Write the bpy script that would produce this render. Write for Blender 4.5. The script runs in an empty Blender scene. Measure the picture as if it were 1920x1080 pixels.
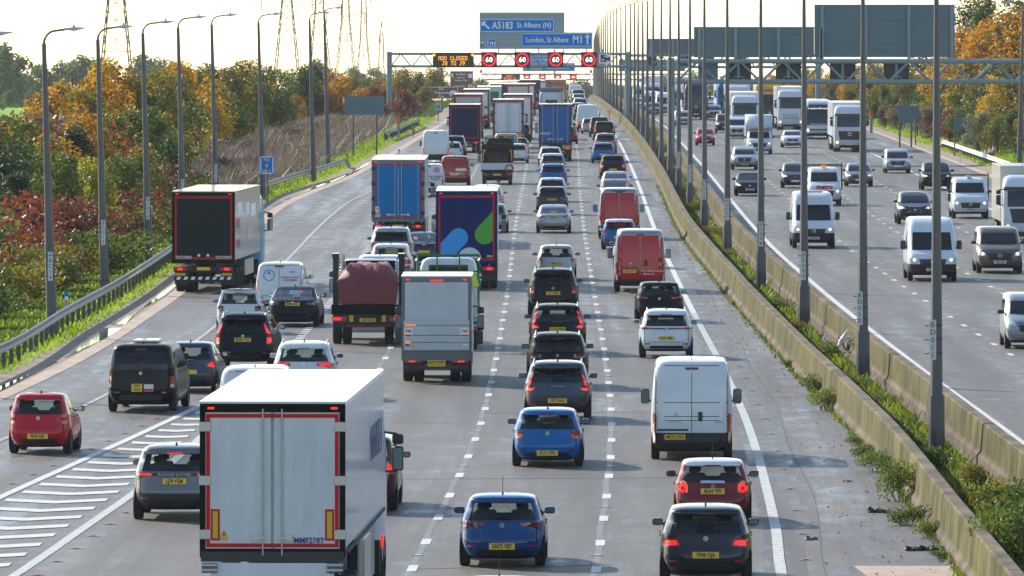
# Busy dual carriageway seen from an overbridge through a long lens.
# Units are metres; the camera looks along +Y; carriageways run away from it.
import bpy, bmesh, math, random
from mathutils import Vector, Matrix
R = math.radians
rnd = random.Random(7)
F, H, Y0 = 16573.0, 11.2, 25.0          # focal length (px of a 1920 frame), eye height, horizon row

# ---------------------------------------------------------------- camera, world, sun, exposure
scene = bpy.context.scene
col = scene.collection
cam = bpy.data.objects.new('camera', bpy.data.cameras.new('camera'))
col.objects.link(cam)
cam.location = (0, 0, H)
cam.rotation_euler = (R(90), 0, 0)
cam.data.sensor_width = 36
cam.data.lens = 36 * F / 1920
cam.data.shift_y = -(540 - Y0) / 1920
cam.data.clip_start = 1
cam.data.clip_end = 30000
scene.camera = cam

HAZE = 0.000045
SUN_EL, SUN_AZ = R(27), R(-38)           # azimuth measured from +Y, negative = to the left
world = bpy.data.worlds.new('World'); scene.world = world; world.use_nodes = True
wn = world.node_tree
sky = wn.nodes.new('ShaderNodeTexSky'); sky.sky_type = 'NISHITA'; sky.sun_disc = False
sky.sun_elevation = SUN_EL; sky.sun_rotation = SUN_AZ
sky.air_density = 1.0; sky.dust_density = 0.3; sky.ozone_density = 1.0
wn.links.new(sky.outputs[0], wn.nodes['Background'].inputs[0])
wn.nodes['Background'].inputs[1].default_value = 0.15
sun = bpy.data.objects.new('sun', bpy.data.lights.new('sun', 'SUN')); col.objects.link(sun)
sun.data.energy = 4.6; sun.data.angle = R(0.6); sun.data.color = (1.0, 0.925, 0.81)
sd = Vector((math.sin(SUN_AZ) * math.cos(SUN_EL), math.cos(SUN_AZ) * math.cos(SUN_EL), math.sin(SUN_EL)))
sun.rotation_euler = sd.to_track_quat('Z', 'Y').to_euler()
scene.view_settings.view_transform = 'Standard'
scene.view_settings.look = 'None'
scene.view_settings.exposure = 0.75
scene.view_settings.gamma = 1.0

# ---------------------------------------------------------------- helpers
def tag(o, label=None, cat=None, group=None, kind=None):
    if label: o['label'] = label
    if cat: o['category'] = cat
    if group: o['group'] = group
    if kind: o['kind'] = kind
    return o
def empty(name, loc=(0, 0, 0), rz=0.0):
    o = bpy.data.objects.new(name, None); o.empty_display_size = .3
    o.location = loc; o.rotation_euler = (0, 0, rz); col.objects.link(o); return o
class MB:
    """collects faces; build() links them as one mesh object"""
    def __init__(s): s.v = []; s.f = []; s.m = []; s.sm = []
    def face(s, pts, m=0, smooth=False):
        b = len(s.v); s.v += [tuple(p) for p in pts]; s.f.append(tuple(range(b, b + len(pts)))); s.m.append(m); s.sm.append(smooth)
    def mesh(s, verts, faces, m=0, smooth=False):
        b = len(s.v); s.v += [tuple(p) for p in verts]
        for f in faces: s.f.append(tuple(b + i for i in f)); s.m.append(m); s.sm.append(smooth)
    def box(s, x0, x1, y0, y1, z0, z1, m=0, bv=0.0):
        if bv > 0:
            # chamfered box: rounded in the x-z and y outline by cutting every vertical and horizontal edge
            v = []
            for z, ins in ((z0, bv), (z0 + bv, 0), (z1 - bv, 0), (z1, bv)):
                a, b_, c, d = x0 + ins, x1 - ins, y0 + ins, y1 - ins
                k = bv
                v += [(a + k, c, z), (b_ - k, c, z), (b_, c + k, z), (b_, d - k, z), (b_ - k, d, z), (a + k, d, z), (a, d - k, z), (a, c + k, z)]
            f = [tuple(reversed(range(8))), tuple(range(24, 32))]
            for r in range(3):
                for i in range(8):
                    j = (i + 1) % 8
                    f.append((r * 8 + i, r * 8 + j, r * 8 + 8 + j, r * 8 + 8 + i))
            s.mesh(v, f, m); return
        v = [(x0, y0, z0), (x1, y0, z0), (x1, y1, z0), (x0, y1, z0), (x0, y0, z1), (x1, y0, z1), (x1, y1, z1), (x0, y1, z1)]
        s.mesh(v, [(3, 2, 1, 0), (4, 5, 6, 7), (0, 1, 5, 4), (1, 2, 6, 5), (2, 3, 7, 6), (3, 0, 4, 7)], m)
    def tube(s, pts, r, n=6, m=0, smooth=True, cap=True):
        pts = [Vector(p) for p in pts]; rs = r if isinstance(r, (list, tuple)) else [r] * len(pts)
        rings = []
        for i, p in enumerate(pts):
            d = (pts[min(i + 1, len(pts) - 1)] - pts[max(i - 1, 0)]).normalized()
            up = Vector((0, 0, 1)) if abs(d.z) < .9 else Vector((0, 1, 0))
            a = d.cross(up).normalized(); b = d.cross(a).normalized()
            rings.append([p + (a * math.cos(2 * math.pi * k / n) + b * math.sin(2 * math.pi * k / n)) * rs[i] for k in range(n)])
        v = [p for r_ in rings for p in r_]; f = []
        for i in range(len(pts) - 1):
            for k in range(n):
                k2 = (k + 1) % n
                f.append((i * n + k, i * n + k2, (i + 1) * n + k2, (i + 1) * n + k))
        s.mesh(v, f, m, smooth)
        if cap: s.mesh(rings[0], [tuple(reversed(range(n)))], m); s.mesh(rings[-1], [tuple(range(n))], m)
    def disc(s, c, r, n=16, axis='y', m=0, r0=0.0, th=0.0):
        # flat disc / ring facing -axis
        c = Vector(c)
        def P(a, rr):
            ca, sa = math.cos(a) * rr, math.sin(a) * rr
            return c + (Vector((ca, 0, sa)) if axis == 'y' else Vector((0, ca, sa)) if axis == 'x' else Vector((ca, sa, 0)))
        for k in range(n):
            a, b = 2 * math.pi * k / n, 2 * math.pi * (k + 1) / n
            if r0 > 0: s.face([P(a, r0), P(a, r), P(b, r), P(b, r0)], m)
            else: s.face([c, P(a, r), P(b, r)], m)
    def me(s, name, mats):
        me = bpy.data.meshes.new(name); me.from_pydata(s.v, [], s.f)
        for mt in (mats if isinstance(mats, (list, tuple)) else [mats]): me.materials.append(mt)
        me.polygons.foreach_set('material_index', s.m)
        me.polygons.foreach_set('use_smooth', s.sm)
        me.update(); return me
    def build(s, name, mats, parent=None, loc=None):
        o = bpy.data.objects.new(name, s.me(name, mats)); col.objects.link(o)
        if parent: o.parent = parent
        if loc: o.location = loc
        return o
def inst(name, me, parent=None, loc=(0, 0, 0), rz=0.0, sc=1.0):
    o = bpy.data.objects.new(name, me); col.objects.link(o)
    if parent: o.parent = parent
    o.location = loc; o.rotation_euler = (0, 0, rz)
    o.scale = (sc, sc, sc) if not isinstance(sc, (tuple, list)) else sc
    return o
def copy_tree(o, parent=None):
    kids = [c for c in o.children]
    c = o.copy(); col.objects.link(c); c.parent = parent
    for k in kids: copy_tree(k, c)
    return c
def structure(name, mb, mats): return tag(mb.build(name, mats), kind='structure')

# ---- materials
MATS = {}
def mat(name, c, rough=.6, metal=0., spec=.5, coat=0., emit=0., var=0., scale=3., bump=0., alpha=None, ecol=None, vs=(1, 1, 1), c2=None):
    if name in MATS: return MATS[name]
    m = bpy.data.materials.new(name); m.use_nodes = True; MATS[name] = m
    nt = m.node_tree; b = nt.nodes['Principled BSDF']
    b.inputs['Base Color'].default_value = (*c, 1); b.inputs['Roughness'].default_value = rough
    b.inputs['Metallic'].default_value = metal; b.inputs['Specular IOR Level'].default_value = spec
    b.inputs['Coat Weight'].default_value = coat; b.inputs['Coat Roughness'].default_value = .06
    if emit: b.inputs['Emission Color'].default_value = (*(ecol or c), 1); b.inputs['Emission Strength'].default_value = emit
    if var or bump or c2:
        tc = nt.nodes.new('ShaderNodeTexCoord'); mp = nt.nodes.new('ShaderNodeMapping'); mp.inputs['Scale'].default_value = vs
        nt.links.new(tc.outputs['Object'], mp.inputs[0])
        n = nt.nodes.new('ShaderNodeTexNoise'); n.inputs['Scale'].default_value = scale; n.inputs['Detail'].default_value = 6; n.inputs['Roughness'].default_value = .65
        nt.links.new(mp.outputs[0], n.inputs[0])
        if var or c2:
            mx = nt.nodes.new('ShaderNodeMix'); mx.data_type = 'RGBA'
            mr = nt.nodes.new('ShaderNodeMapRange'); mr.inputs[1].default_value = .32; mr.inputs[2].default_value = .68
            nt.links.new(n.outputs[0], mr.inputs[0]); nt.links.new(mr.outputs[0], mx.inputs[0])
            mx.inputs[6].default_value = (*[x * (1 - var) for x in c], 1)
            mx.inputs[7].default_value = (*(c2 or [min(1, x * (1 + var)) for x in c]), 1)
            nt.links.new(mx.outputs[2], b.inputs['Base Color'])
            mr2 = nt.nodes.new('ShaderNodeMapRange'); mr2.inputs[3].default_value = max(0, rough - .08); mr2.inputs[4].default_value = min(1, rough + .12)
            nt.links.new(n.outputs[0], mr2.inputs[0]); nt.links.new(mr2.outputs[0], b.inputs['Roughness'])
        if bump:
            bp = nt.nodes.new('ShaderNodeBump'); bp.inputs['Strength'].default_value = bump; bp.inputs['Distance'].default_value = .02
            nt.links.new(n.outputs[0], bp.inputs['Height']); nt.links.new(bp.outputs[0], b.inputs['Normal'])
    return m
def N(nt, t, **kw):
    n = nt.nodes.new(t)
    for k, v in kw.items(): setattr(n, k, v)
    return n
def leafmat(name, cols, trans=.45):
    m = bpy.data.materials.new(name); m.use_nodes = True; nt = m.node_tree; nt.nodes.clear()
    out = N(nt, 'ShaderNodeOutputMaterial'); geo = N(nt, 'ShaderNodeNewGeometry'); oi = N(nt, 'ShaderNodeObjectInfo'); tc = N(nt, 'ShaderNodeTexCoord')
    nz = N(nt, 'ShaderNodeTexNoise'); nz.inputs['Scale'].default_value = .7; nz.inputs['Detail'].default_value = 3
    nt.links.new(tc.outputs['Object'], nz.inputs[0])
    a = N(nt, 'ShaderNodeMath', operation='MULTIPLY_ADD'); a.inputs[1].default_value = .55; nt.links.new(geo.outputs['Random Per Island'], a.inputs[0])
    b = N(nt, 'ShaderNodeMath', operation='MULTIPLY_ADD'); b.inputs[1].default_value = 2.0; b.inputs[2].default_value = -.78; nt.links.new(nz.outputs[0], b.inputs[0]); nt.links.new(b.outputs[0], a.inputs[2])
    c = N(nt, 'ShaderNodeMath', operation='MULTIPLY_ADD'); c.inputs[1].default_value = .3; nt.links.new(oi.outputs['Random'], c.inputs[0]); nt.links.new(a.outputs[0], c.inputs[2])
    cr = N(nt, 'ShaderNodeValToRGB'); nt.links.new(c.outputs[0], cr.inputs[0])
    el = cr.color_ramp.elements
    while len(el) < len(cols): el.new(.5)
    for i, k in enumerate(cols): el[i].position = i / (len(cols) - 1) if len(cols) > 1 else 0; el[i].color = (*k, 1)
    d = N(nt, 'ShaderNodeBsdfPrincipled'); d.inputs['Roughness'].default_value = .55; d.inputs['Specular IOR Level'].default_value = .35
    t = N(nt, 'ShaderNodeBsdfTranslucent'); mx = N(nt, 'ShaderNodeMixShader'); mx.inputs[0].default_value = trans
    hs = N(nt, 'ShaderNodeHueSaturation'); hs.inputs['Value'].default_value = 1.5; hs.inputs['Saturation'].default_value = 1.1
    nt.links.new(cr.outputs[0], d.inputs['Base Color']); nt.links.new(cr.outputs[0], hs.inputs['Color']); nt.links.new(hs.outputs[0], t.inputs[0])
    nt.links.new(d.outputs[0], mx.inputs[1]); nt.links.new(t.outputs[0], mx.inputs[2]); nt.links.new(mx.outputs[0], out.inputs[0])
    return m
# ---- writing
_txt = {}
def text_me(body, size=1.0, bold=0.0, align='CENTER', depth=.004, sx=1.0):
    key = (body, bold, align, depth, sx)
    if key not in _txt:
        cu = bpy.data.curves.new('writing', 'FONT'); cu.body = body; cu.align_x = align; cu.align_y = 'CENTER'; cu.extrude = depth; cu.offset = bold
        cu.resolution_u = 2; cu.space_character = 1.05
        o = bpy.data.objects.new('tmp', cu); col.objects.link(o)
        dg = bpy.context.evaluated_depsgraph_get(); dg.update()
        me = bpy.data.meshes.new_from_object(o.evaluated_get(dg))
        bpy.data.objects.remove(o)
        me.transform(Matrix.Scale(sx, 4, (1, 0, 0)))
        me.transform(Matrix.Rotation(R(90), 4, 'X'))       # upright, readable from -Y
        _txt[key] = me
    return _txt[key]
def text(body, x, y, z, size, m, parent, bold=0.0, align='CENTER', rz=0.0, name='lettering', sx=1.0, rx=0.0):
    me = text_me(body, 1.0, bold, align, .004 / size, sx).copy(); me.materials.clear(); me.materials.append(m)
    o = bpy.data.objects.new(name, me); col.objects.link(o); o.parent = parent
    o.location = (x, y, z); o.scale = (size,) * 3; o.rotation_euler = (rx, 0, rz); return o

# ---- the road's own shape: every line as lateral position against distance
def curve(*p):
    xs = [a for a, b in p]; ys = [b for a, b in p]; n = len(p)
    d = [(ys[i + 1] - ys[i]) / (xs[i + 1] - xs[i]) for i in range(n - 1)]
    t = [d[0]] + [(d[i] * (xs[i + 1] - xs[i]) + d[i - 1] * (xs[i] - xs[i - 1])) / (xs[i + 1] - xs[i - 1]) for i in range(1, n - 1)] + [d[-1]]
    def f(x):
        if x <= xs[0]: return ys[0] + d[0] * (x - xs[0])
        if x >= xs[-1]: return ys[-1] + d[-1] * (x - xs[-1])
        i = 0
        while xs[i + 1] < x: i += 1
        h = xs[i + 1] - xs[i]; u = (x - xs[i]) / h
        return (2 * u**3 - 3 * u**2 + 1) * ys[i] + (u**3 - 2 * u**2 + u) * h * t[i] + (-2 * u**3 + 3 * u**2) * ys[i + 1] + (u**3 - u**2) * h * t[i + 1]
    return f
T23 = curve((120, -3.25), (179, -1.99), (233, -.95), (280, -.55), (329, -.30), (354, -.17), (444, .12), (495, .33), (591, .80), (705, 1.38), (907, 2.4), (1020, 2.5), (1160, 3.0), (1400, 4.1), (1907, 7.6), (3600, 20))
T34 = curve((120, .5), (178, 1.70), (231, 2.6), (276, 2.98), (358, 3.31), (448, 3.69), (514, 4.05), (591, 4.5), (663, 5.0), (736, 5.4), (907, 6.1), (1020, 6.2), (1160, 6.7), (1400, 7.8), (1907, 11.3), (3600, 24))
TE = curve((120, 4.6), (176, 5.36), (190, 5.69), (215, 6.1), (243, 6.44), (279, 6.65), (317, 6.75), (360, 6.89), (453, 7.37), (554, 8.1), (651, 8.72), (767, 9.3), (907, 9.8), (1020, 9.9), (1160, 10.4), (1400, 11.5), (1907, 15.0), (3600, 27.7))
def T12(y): return T23(y) - 3.6
TL1 = curve((120, -12.3), (176, -9.9), (194, -9.25), (207, -8.8), (234, -8.2), (265, -7.8), (312, -7.24), (350, -7.0), (417, -6.86), (554, -6.35), (700, -5.8), (907, -4.95), (1020, -4.8), (1160, -4.2), (1400, -3.1), (1907, .4), (3600, 13))
TC = curve((120, -17.5), (170, -13.9), (205, -11.8), (220, -10.85), (236, -9.85), (251, -8.95), (266, -8.0))
TS = curve((120, -21.5), (200, -15.2), (232, -13.4), (251, -12.25), (275, -11.4), (299, -10.84), (319, -10.6), (394, -10.22), (467, -10.1), (523, -9.7), (554, -8.96), (600, -8.0), (700, -6.6), (780, -5.6), (850, -5.25), (1020, -5.0), (1160, -4.4), (1400, -3.3), (1907, .2), (3600, 12.8))
TK = curve((120, -22), (200, -17.3), (255, -14.8), (288, -13.75), (331, -13.26), (353, -13.1), (450, -13.05), (512, -13.1), (559, -12.1), (600, -10.9), (680, -9.6), (757, -8.6), (918, -6.7), (1020, -6.5), (1160, -6.0), (1400, -4.9), (1907, -1.4), (3600, 11.2))
TB1 = curve((120, 8.8), (184, 9.04), (218, 9.2), (250, 9.05), (274, 8.87), (302, 8.74), (337, 8.62), (437, 8.56), (500, 8.95), (560, 9.45), (663, 10.1), (777, 10.6), (910, 10.9), (1020, 10.95), (1160, 11.4), (1400, 12.5), (1907, 16.0), (3600, 28.6))
TP = curve((150, 10.75), (222, 10.66), (266, 10.6), (312, 10.3), (357, 10.04), (402, 9.78), (447, 9.72), (492, 9.9), (537, 10.12), (582, 10.4), (627, 10.58), (672, 10.72), (717, 10.97), (762, 11.26), (807, 11.5), (852, 11.8), (897, 12.0), (942, 12.1), (1030, 12.2), (1160, 12.6), (1400, 13.7), (1907, 17.2), (3600, 29.8))
TR = curve((120, 14.4), (215, 13.4), (236, 13.25), (272, 12.92), (313, 12.67), (360, 12.5), (432, 12.5), (554, 13.3), (636, 13.9), (758, 14.6), (907, 15.3), (1020, 15.4), (1160, 15.9), (1400, 17), (1907, 20.5), (3600, 33))
def TKR(y): return TR(y) + (19.0 if y < 900 else 19.0 - min(2.5, (y - 900) * .01))
def zr(y): return 0.0 if y < 800 else -7.5e-6 * (y - 800) ** 2 if y < 1907 else -9.19 - .0166 * (y - 1907)
def ground(px, py):
    """point of the carriageway plane seen at this pixel"""
    y = H * F / (py - Y0)
    for _ in range(30): y = .6 * y + .4 * min((H - zr(y)) * F / (py - Y0), 1450)
    return (px - 960) * y / F, y
def ypix(y, z=0): return Y0 + (H - zr(y) - z) * F / y
def heading(y): return -math.atan((T23(y + 4) - T23(y - 4)) / 8)
def hash1(i): return (math.sin(i * 127.1) * 43758.5453) % 1.0
# ---------------------------------------------------------------- surfaces
def road_material(name, base, wet, seed):
    m = bpy.data.materials.new(name); m.use_nodes = True; nt = m.node_tree; b = nt.nodes['Principled BSDF']; L = nt.links.new
    tc = N(nt, 'ShaderNodeAttribute'); tc.attribute_name = 'rc'
    def noise(scale, vs, detail=4, off=0):
        mp = N(nt, 'ShaderNodeMapping'); mp.inputs['Scale'].default_value = vs; mp.inputs['Location'].default_value = (off, off, 0)
        n = N(nt, 'ShaderNodeTexNoise'); n.inputs['Scale'].default_value = scale; n.inputs['Detail'].default_value = detail; n.inputs['Roughness'].default_value = .62
        L(tc.outputs['Vector'], mp.inputs[0]); L(mp.outputs[0], n.inputs[0]); return n.outputs[0]
    grain = noise(14, (1, .3, 1), 4, seed)
    patch = noise(.55, (1, .16, 1), 6, seed + 3)
    streak = noise(.8, (1.0, .02, 1), 4, seed + 9)       # wheel-track bands
    def mr(x, a, c, lo, hi):
        n = N(nt, 'ShaderNodeMapRange'); n.inputs[1].default_value = a; n.inputs[2].default_value = c; n.inputs[3].default_value = lo; n.inputs[4].default_value = hi
        L(x, n.inputs[0]); return n.outputs[0]
    def mul(x, y, op='MULTIPLY'):
        n = N(nt, 'ShaderNodeMath', operation=op); L(x, n.inputs[0])
        if isinstance(y, float): n.inputs[1].default_value = y
        else: L(y, n.inputs[1])
        return n.outputs[0]
    v = mul(mul(mr(grain, .32, .68, .62, 1.38), mr(patch, .34, .66, .76, 1.2)), mr(streak, .36, .64, .62, 1.32))
    hs = N(nt, 'ShaderNodeMix', data_type='RGBA', blend_type='MULTIPLY'); hs.inputs[0].default_value = 1; hs.inputs[6].default_value = (*base, 1)
    cb = N(nt, 'ShaderNodeCombineColor'); [L(v, cb.inputs[i]) for i in range(3)]; L(cb.outputs[0], hs.inputs[7]); L(hs.outputs[2], b.inputs['Base Color'])
    wv = mul(mul(mul(noise(1.5, (.8, .22, 1), 7, seed + 20), .55), mul(streak, .45), 'ADD'), 1.0)
    damp = mr(wv, wet, wet + .14, .66, .38)
    L(damp, b.inputs['Roughness']); b.inputs['Specular IOR Level'].default_value = .5
    bp = N(nt, 'ShaderNodeBump'); bp.inputs['Strength'].default_value = .35; bp.inputs['Distance'].default_value = .01; L(noise(26, (1, 1, 1), 2), bp.inputs['Height']); L(bp.outputs[0], b.inputs['Normal'])
    return m
M_road = road_material('asphalt', (.078, .066, .050), .50, 0)
M_slip = road_material('old_asphalt', (.096, .084, .068), .46, 40)
M_hard = road_material('worn_asphalt', (.074, .063, .051), .47, 80)
M_line = mat('road_paint', (.50, .49, .45), .6, var=.22, scale=6, vs=(1, .4, 1))
M_worn = mat('worn_paint', (.30, .29, .27), .6, var=.35, scale=4, vs=(1, .3, 1))
M_tar = mat('tar_seal', (.035, .035, .035), .8)
M_patch = mat('filled_joint', (.125, .122, .115), .6, var=.25, scale=1, vs=(1, .2, 1))
M_beige = mat('concrete_channel', (.36, .27, .20), .8, var=.22, scale=1.2, vs=(1, .3, 1), bump=.2)
M_dirt = mat('dirt', (.15, .105, .075), .92, c2=(.26, .20, .15), scale=1.5, vs=(1, .3, 1), bump=.6)
M_grit = road_material('gritty_margin', (.088, .070, .054), .47, 120)
M_water = mat('puddle_water', (.03, .03, .03), .04, spec=.6)
M_earth = mat('grass_ground', (.045, .075, .014), .95, spec=.0, c2=(.085, .115, .02), scale=1.4, bump=.5)
M_scrub = mat('scrub_ground', (.08, .06, .035), .95, spec=.0, c2=(.07, .075, .03), scale=.5, bump=.5)
M_field = mat('field_grass', (.22, .38, .012), 1., spec=.0, var=.12, scale=.05)

def strip(mb, fl, fr, ys, z=0.0, m=0, zf=zr, zl=None):
    prev = None; mb.road = True
    for y in ys:
        a = (fl(y), y, zf(y) + z); b = (fr(y), y, zf(y) + (z if zl is None else zl))
        if prev: mb.face([prev[0], prev[1], b, a], m)
        prev = (a, b)
def add_rc(o):
    a = o.data.attributes.new('rc', 'FLOAT_VECTOR', 'POINT'); q = []
    for v in o.data.vertices: q += [v.co.x - T34(v.co.y), v.co.y, 0]
    a.data.foreach_set('vector', q)
def rng(a, b, s):
    n = max(1, int(round((b - a) / s))); return [a + (b - a) * i / n for i in range(n + 1)]
YS = rng(100, 1000, 10) + rng(1025, 3600, 25)

# terrain: one sheet, cross-sections hung on the kerb lines, far edges beyond the horizon
def bankR(y, d):      # right-hand cutting
    k = min(1, max(0, (d - 4) / 16)); hgt = 5.5 * min(1, max(.25, (1500 - y) / 800 + .25)) if y > 500 else 5.5
    return hgt * k * k * (3 - 2 * k)
secL = [(-1300, -12), (-700, -10), (-400, -9), (-200, -7.5), (-120, -6.6), (-70, -5.6), (-45, -4.2), (-30, -2.4), (-20, -1.0), (-12, -.1), (-8, .1), (-4.2, .12), (-3.0, .10), (-2.4, .06), (-1.9, -.03), (-1.0, -.10), (-.2, -.12), (3, -.15)]
secR = [(-3, -.15), (.9, -.12), (1.5, -.02), (2.2, .1), (4, .15), (7, None), (10, None), (14, None), (20, None), (40, None), (120, None), (500, None), (1200, None)]
g = MB(); rows = []; YG = [-60, 40] + rng(100, 1000, 12.5) + rng(1030, 3600, 60) + [4400, 5200]
for y in YG:
    yy = min(max(y, 100), 3600); row = []; base = zr(yy) if y <= 3600 else zr(3600) + (y - 3600) * -.0015
    fall = min(1, max(.25, (yy - 250) / 900))
    for d, z in secL: row.append((TK(yy) + d, y, base * (1 if d > -60 else .75) + (z if z > -.3 else z * (fall if d > -300 else 1))))
    for d, z in secR:
        zz = z if z is not None else .15 + bankR(yy, d)
        row.append((TKR(yy) + d, y, base + zz))
    rows.append(row)
nc = len(rows[0]); V = [p for r in rows for p in r]; nL = len(secL)
def gm(i, y):
    if i < nL - 1:
        d = secL[i][0]
        return 2 if d < -45 else 1 if d < -8 else 0
    return 0 if i < nL + 5 else 1
g.v = V
for r in range(len(rows) - 1):
    for i in range(nc - 1):
        g.f.append((r * nc + i, r * nc + i + 1, (r + 1) * nc + i + 1, (r + 1) * nc + i)); g.m.append(gm(i, YG[r])); g.sm.append(True)
structure('ground', g, [M_earth, M_scrub, M_field])

r = MB(); strip(r, lambda y: TK(y), lambda y: TL1(y) + .05, YS, .0, 1); strip(r, TL1, lambda y: TE(y) - .3, YS, .004, 0)
add_rc(structure('carriageway', r, [M_road, M_slip]))
r = MB(); strip(r, lambda y: TE(y) - .3, lambda y: TB1(y) + .25, YS, .0, 0); strip(r, lambda y: TE(y) + .75 + .25 * math.sin(y * .03), lambda y: TB1(y) + .2, YS, .006, 1)
add_rc(structure('central_margin', r, [M_hard, M_grit]))
r = MB(); strip(r, lambda y: TR(y) - 1.0, lambda y: TKR(y), YS, .0, 0)
add_rc(structure('oncoming_carriageway', r, [M_road]))
# verge edge: pale concrete channel, gutter, dirt
r = MB(); strip(r, lambda y: TK(y) - .55, TK, YS, .012); strip(r, TKR, lambda y: TKR(y) + .5, YS, .012)
structure('drainage_channel', r, [M_beige])
r = MB(); strip(r, lambda y: TK(y) - 2.0 + .18 * math.sin(y * .21) + .1 * math.sin(y * .57), lambda y: TK(y) - .55, YS, .03, 0, zr, .0)
strip(r, lambda y: TKR(y) + .5, lambda y: TKR(y) + 1.6 + .2 * math.sin(y * .17), YS, .0, 0, zr, .08)
structure('dirt_shoulder', r, [M_dirt])
r = MB()
def wtr(y, w): return max(0., w * (.55 + .45 * math.sin(y * .11 + 1.3 * math.sin(y * .037))) * (1.35 if y < 330 else .5))
for y in rng(235, 700, 1.2)[:-1]:
    if hash1(int(y * .3)) < .12: continue
    a, b = wtr(y, .26), wtr(y + 1.2, .26); c = .80
    zz = .024
    r.face([(TK(y) - c - a, y, zz), (TK(y) - c + a, y, zz), (TK(y + 1.2) - c + b, y + 1.2, zz), (TK(y + 1.2) - c - b, y + 1.2, zz)])
structure('gutter_water', r, [M_water])
# concrete hardstanding slab at the foot of the margin
r = MB(); y0, y1 = 172, 179; r.face([(TE(y0) + 1.9, y0, .012), (TB1(y0) - .15, y0, .012), (TB1(y1) - .15, y1, .012), (TE(y1) + 1.5, y1, .012)])
structure('concrete_slab', r, [M_beige])
# joint seals beside the lane lines
r = MB()
for f_, o in ((T34, .0), (T23, .0), (T12, 0)): strip(r, lambda y: f_(y) + o - .10 + .02 * math.sin(y * .35), lambda y: f_(y) + o + .04 + .02 * math.sin(y * .35), rng(120, 900, 3), .008)
structure('filled_joints', r, [M_patch])
r = MB()
strip(r, lambda y: TE(y) + .95 + .08 * math.sin(y * .13), lambda y: TE(y) + .975 + .08 * math.sin(y * .13), rng(150, 420, 4), .012)
for k in range(26):
    y = 178 + k * 31 + 9 * hash1(k); a = TL1(y) if k % 2 else T23(y); b = TE(y) if k % 3 else T34(y)
    r.face([(a, y, .009), (b, y + 1.2, .009), (b, y + 1.32, .009), (a, y + .12, .009)])
structure('tar_joints', r, [M_tar])

# ---- painted markings
mk = MB(); Z = .014
def dash(mb, f, y, l, w, z=Z, side=0):
    n = max(1, int(l / 3)); 
    for i in range(n):
        a, b = y + l * i / n, y + l * (i + 1) / n
        mb.face([(f(a) - w / 2, a, zr(a) + z), (f(a) + w / 2, a, zr(a) + z), (f(b) + w / 2, b, zr(b) + z), (f(b) - w / 2, b, zr(b) + z)])
d0 = 185600 / (1068.8 - Y0) - 1.0
for k in range(-6, 190):
    y = d0 + 9 * k
    if y < 105: continue
    zz = Z + max(0, y - 400) * .00003
    for f_, ph in ((T34, 0), (T23, .4), (T12, 1.0)): dash(mk, f_, y + ph, 2, .20, zz)
    for o in (3.55, 7.1, 10.65): dash(mk, lambda q: TR(q) + o, y + 4, 2, .18, zz)
structure('lane_markings', mk, [M_line])
mk = MB()
def solid(f, a, b, w, s=8, z=Z): strip(mk, lambda y: f(y) - w / 2, lambda y: f(y) + w / 2, rng(a, b, s), z)
solid(TE, 110, 2400, .22); solid(TR, 110, 2400, .22); solid(lambda y: TR(y) + 14.4, 110, 2400, .22)
solid(TC, 130, 266, .22, 4); solid(TL1, 600, 2400, .2); solid(TL1, 130, 266, .22, 4)
structure('edge_lines', mk, [M_line])
mk = MB(); solid(TS, 150, 900, .15); structure('slip_edge_line', mk, [M_worn])
mk = MB()      # raised ribs on the edge lines
for f_, a, b in ((TE, 140, 330), (TL1, 160, 262)):
    y = a
    while y < b: mk.box(f_(y) - .115, f_(y) + .115, y, y + .12, Z, Z + .005); y += .55
structure('raised_ribs', mk, [M_line])
mk = MB(); y = 266
while y < 600: dash(mk, TL1, y, 1.0, .28); y += 2.0
y = 700
while y < 900: dash(mk, lambda q: TR(q) + 14.4 - (q - 700) * .0, y, 1, .3); y += 2
structure('merge_markings', mk, [M_line])
mk = MB()      # chevrons between the joining slip road and lane one
y = 150
while y < 262:
    a, b = TC(y) + .35, TL1(y) - .35
    if b - a > .5:
        c = a + (b - a) * .52; t = .72; s = (b - a) * .42
        for q0, q1, e0, e1 in ((a, c, s, 0), (c, b, 0, s * 1.05)):
            mk.face([(q0, y + e0, Z), (q1, y + e1, Z), (q1, y + e1 + t * 1.6, Z), (q0, y + e0 + t * 1.6, Z)])
    y += 3.45
structure('chevron_markings', mk, [M_line])
mk = MB()
for o in range(0, 14): y = 560 + o * 4; xx = TR(y) + 14.6; mk.face([(xx, y, Z), (xx + .3 + (600 - y) * .06 if y < 600 else xx + .3, y + 2, Z), (xx + .3, y + 3, Z), (xx, y + 1, Z)])
structure('nose_markings', mk, [M_line])
# road studs
M_studw = mat('stud_glass', (.75, .75, .72), .3); M_studr = mat('stud_red', (.55, .10, .06), .35); M_studb = mat('stud_body', (.35, .33, .3), .5)
def stud_me(m):
    b = MB(); b.box(-.06, .06, -.06, .06, 0, .018, 0); b.box(-.15, .15, -.05, .05, .0, .006, 1); return b.me('road_stud', [m, M_studb])
sw, sr = stud_me(M_studw), stud_me(M_studr)
def stud(me, x, y, lab, grp): tag(inst('road_stud', me, None, (x, y, zr(y) + .012)), lab, 'road stud', grp)
for k in range(0, 22):
    y = d0 + 18 * k + 5.6
    stud(sw, T34(y), y, 'white reflecting stud set between the dashes left of the outer lane', 'studs between lane three and the outer lane')
    if k < 14: stud(sw, T23(y) - .02, y, 'white reflecting stud set between the dashes left of the row of cars', 'studs between the lorries lane and the car lane')
for k in range(0, 9):
    y = 176 + k * 4.4; stud(sr, TL1(y) + .45, y, 'red reflecting stud along the ribbed line below the chevrons', 'red studs right of the chevrons')
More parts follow.
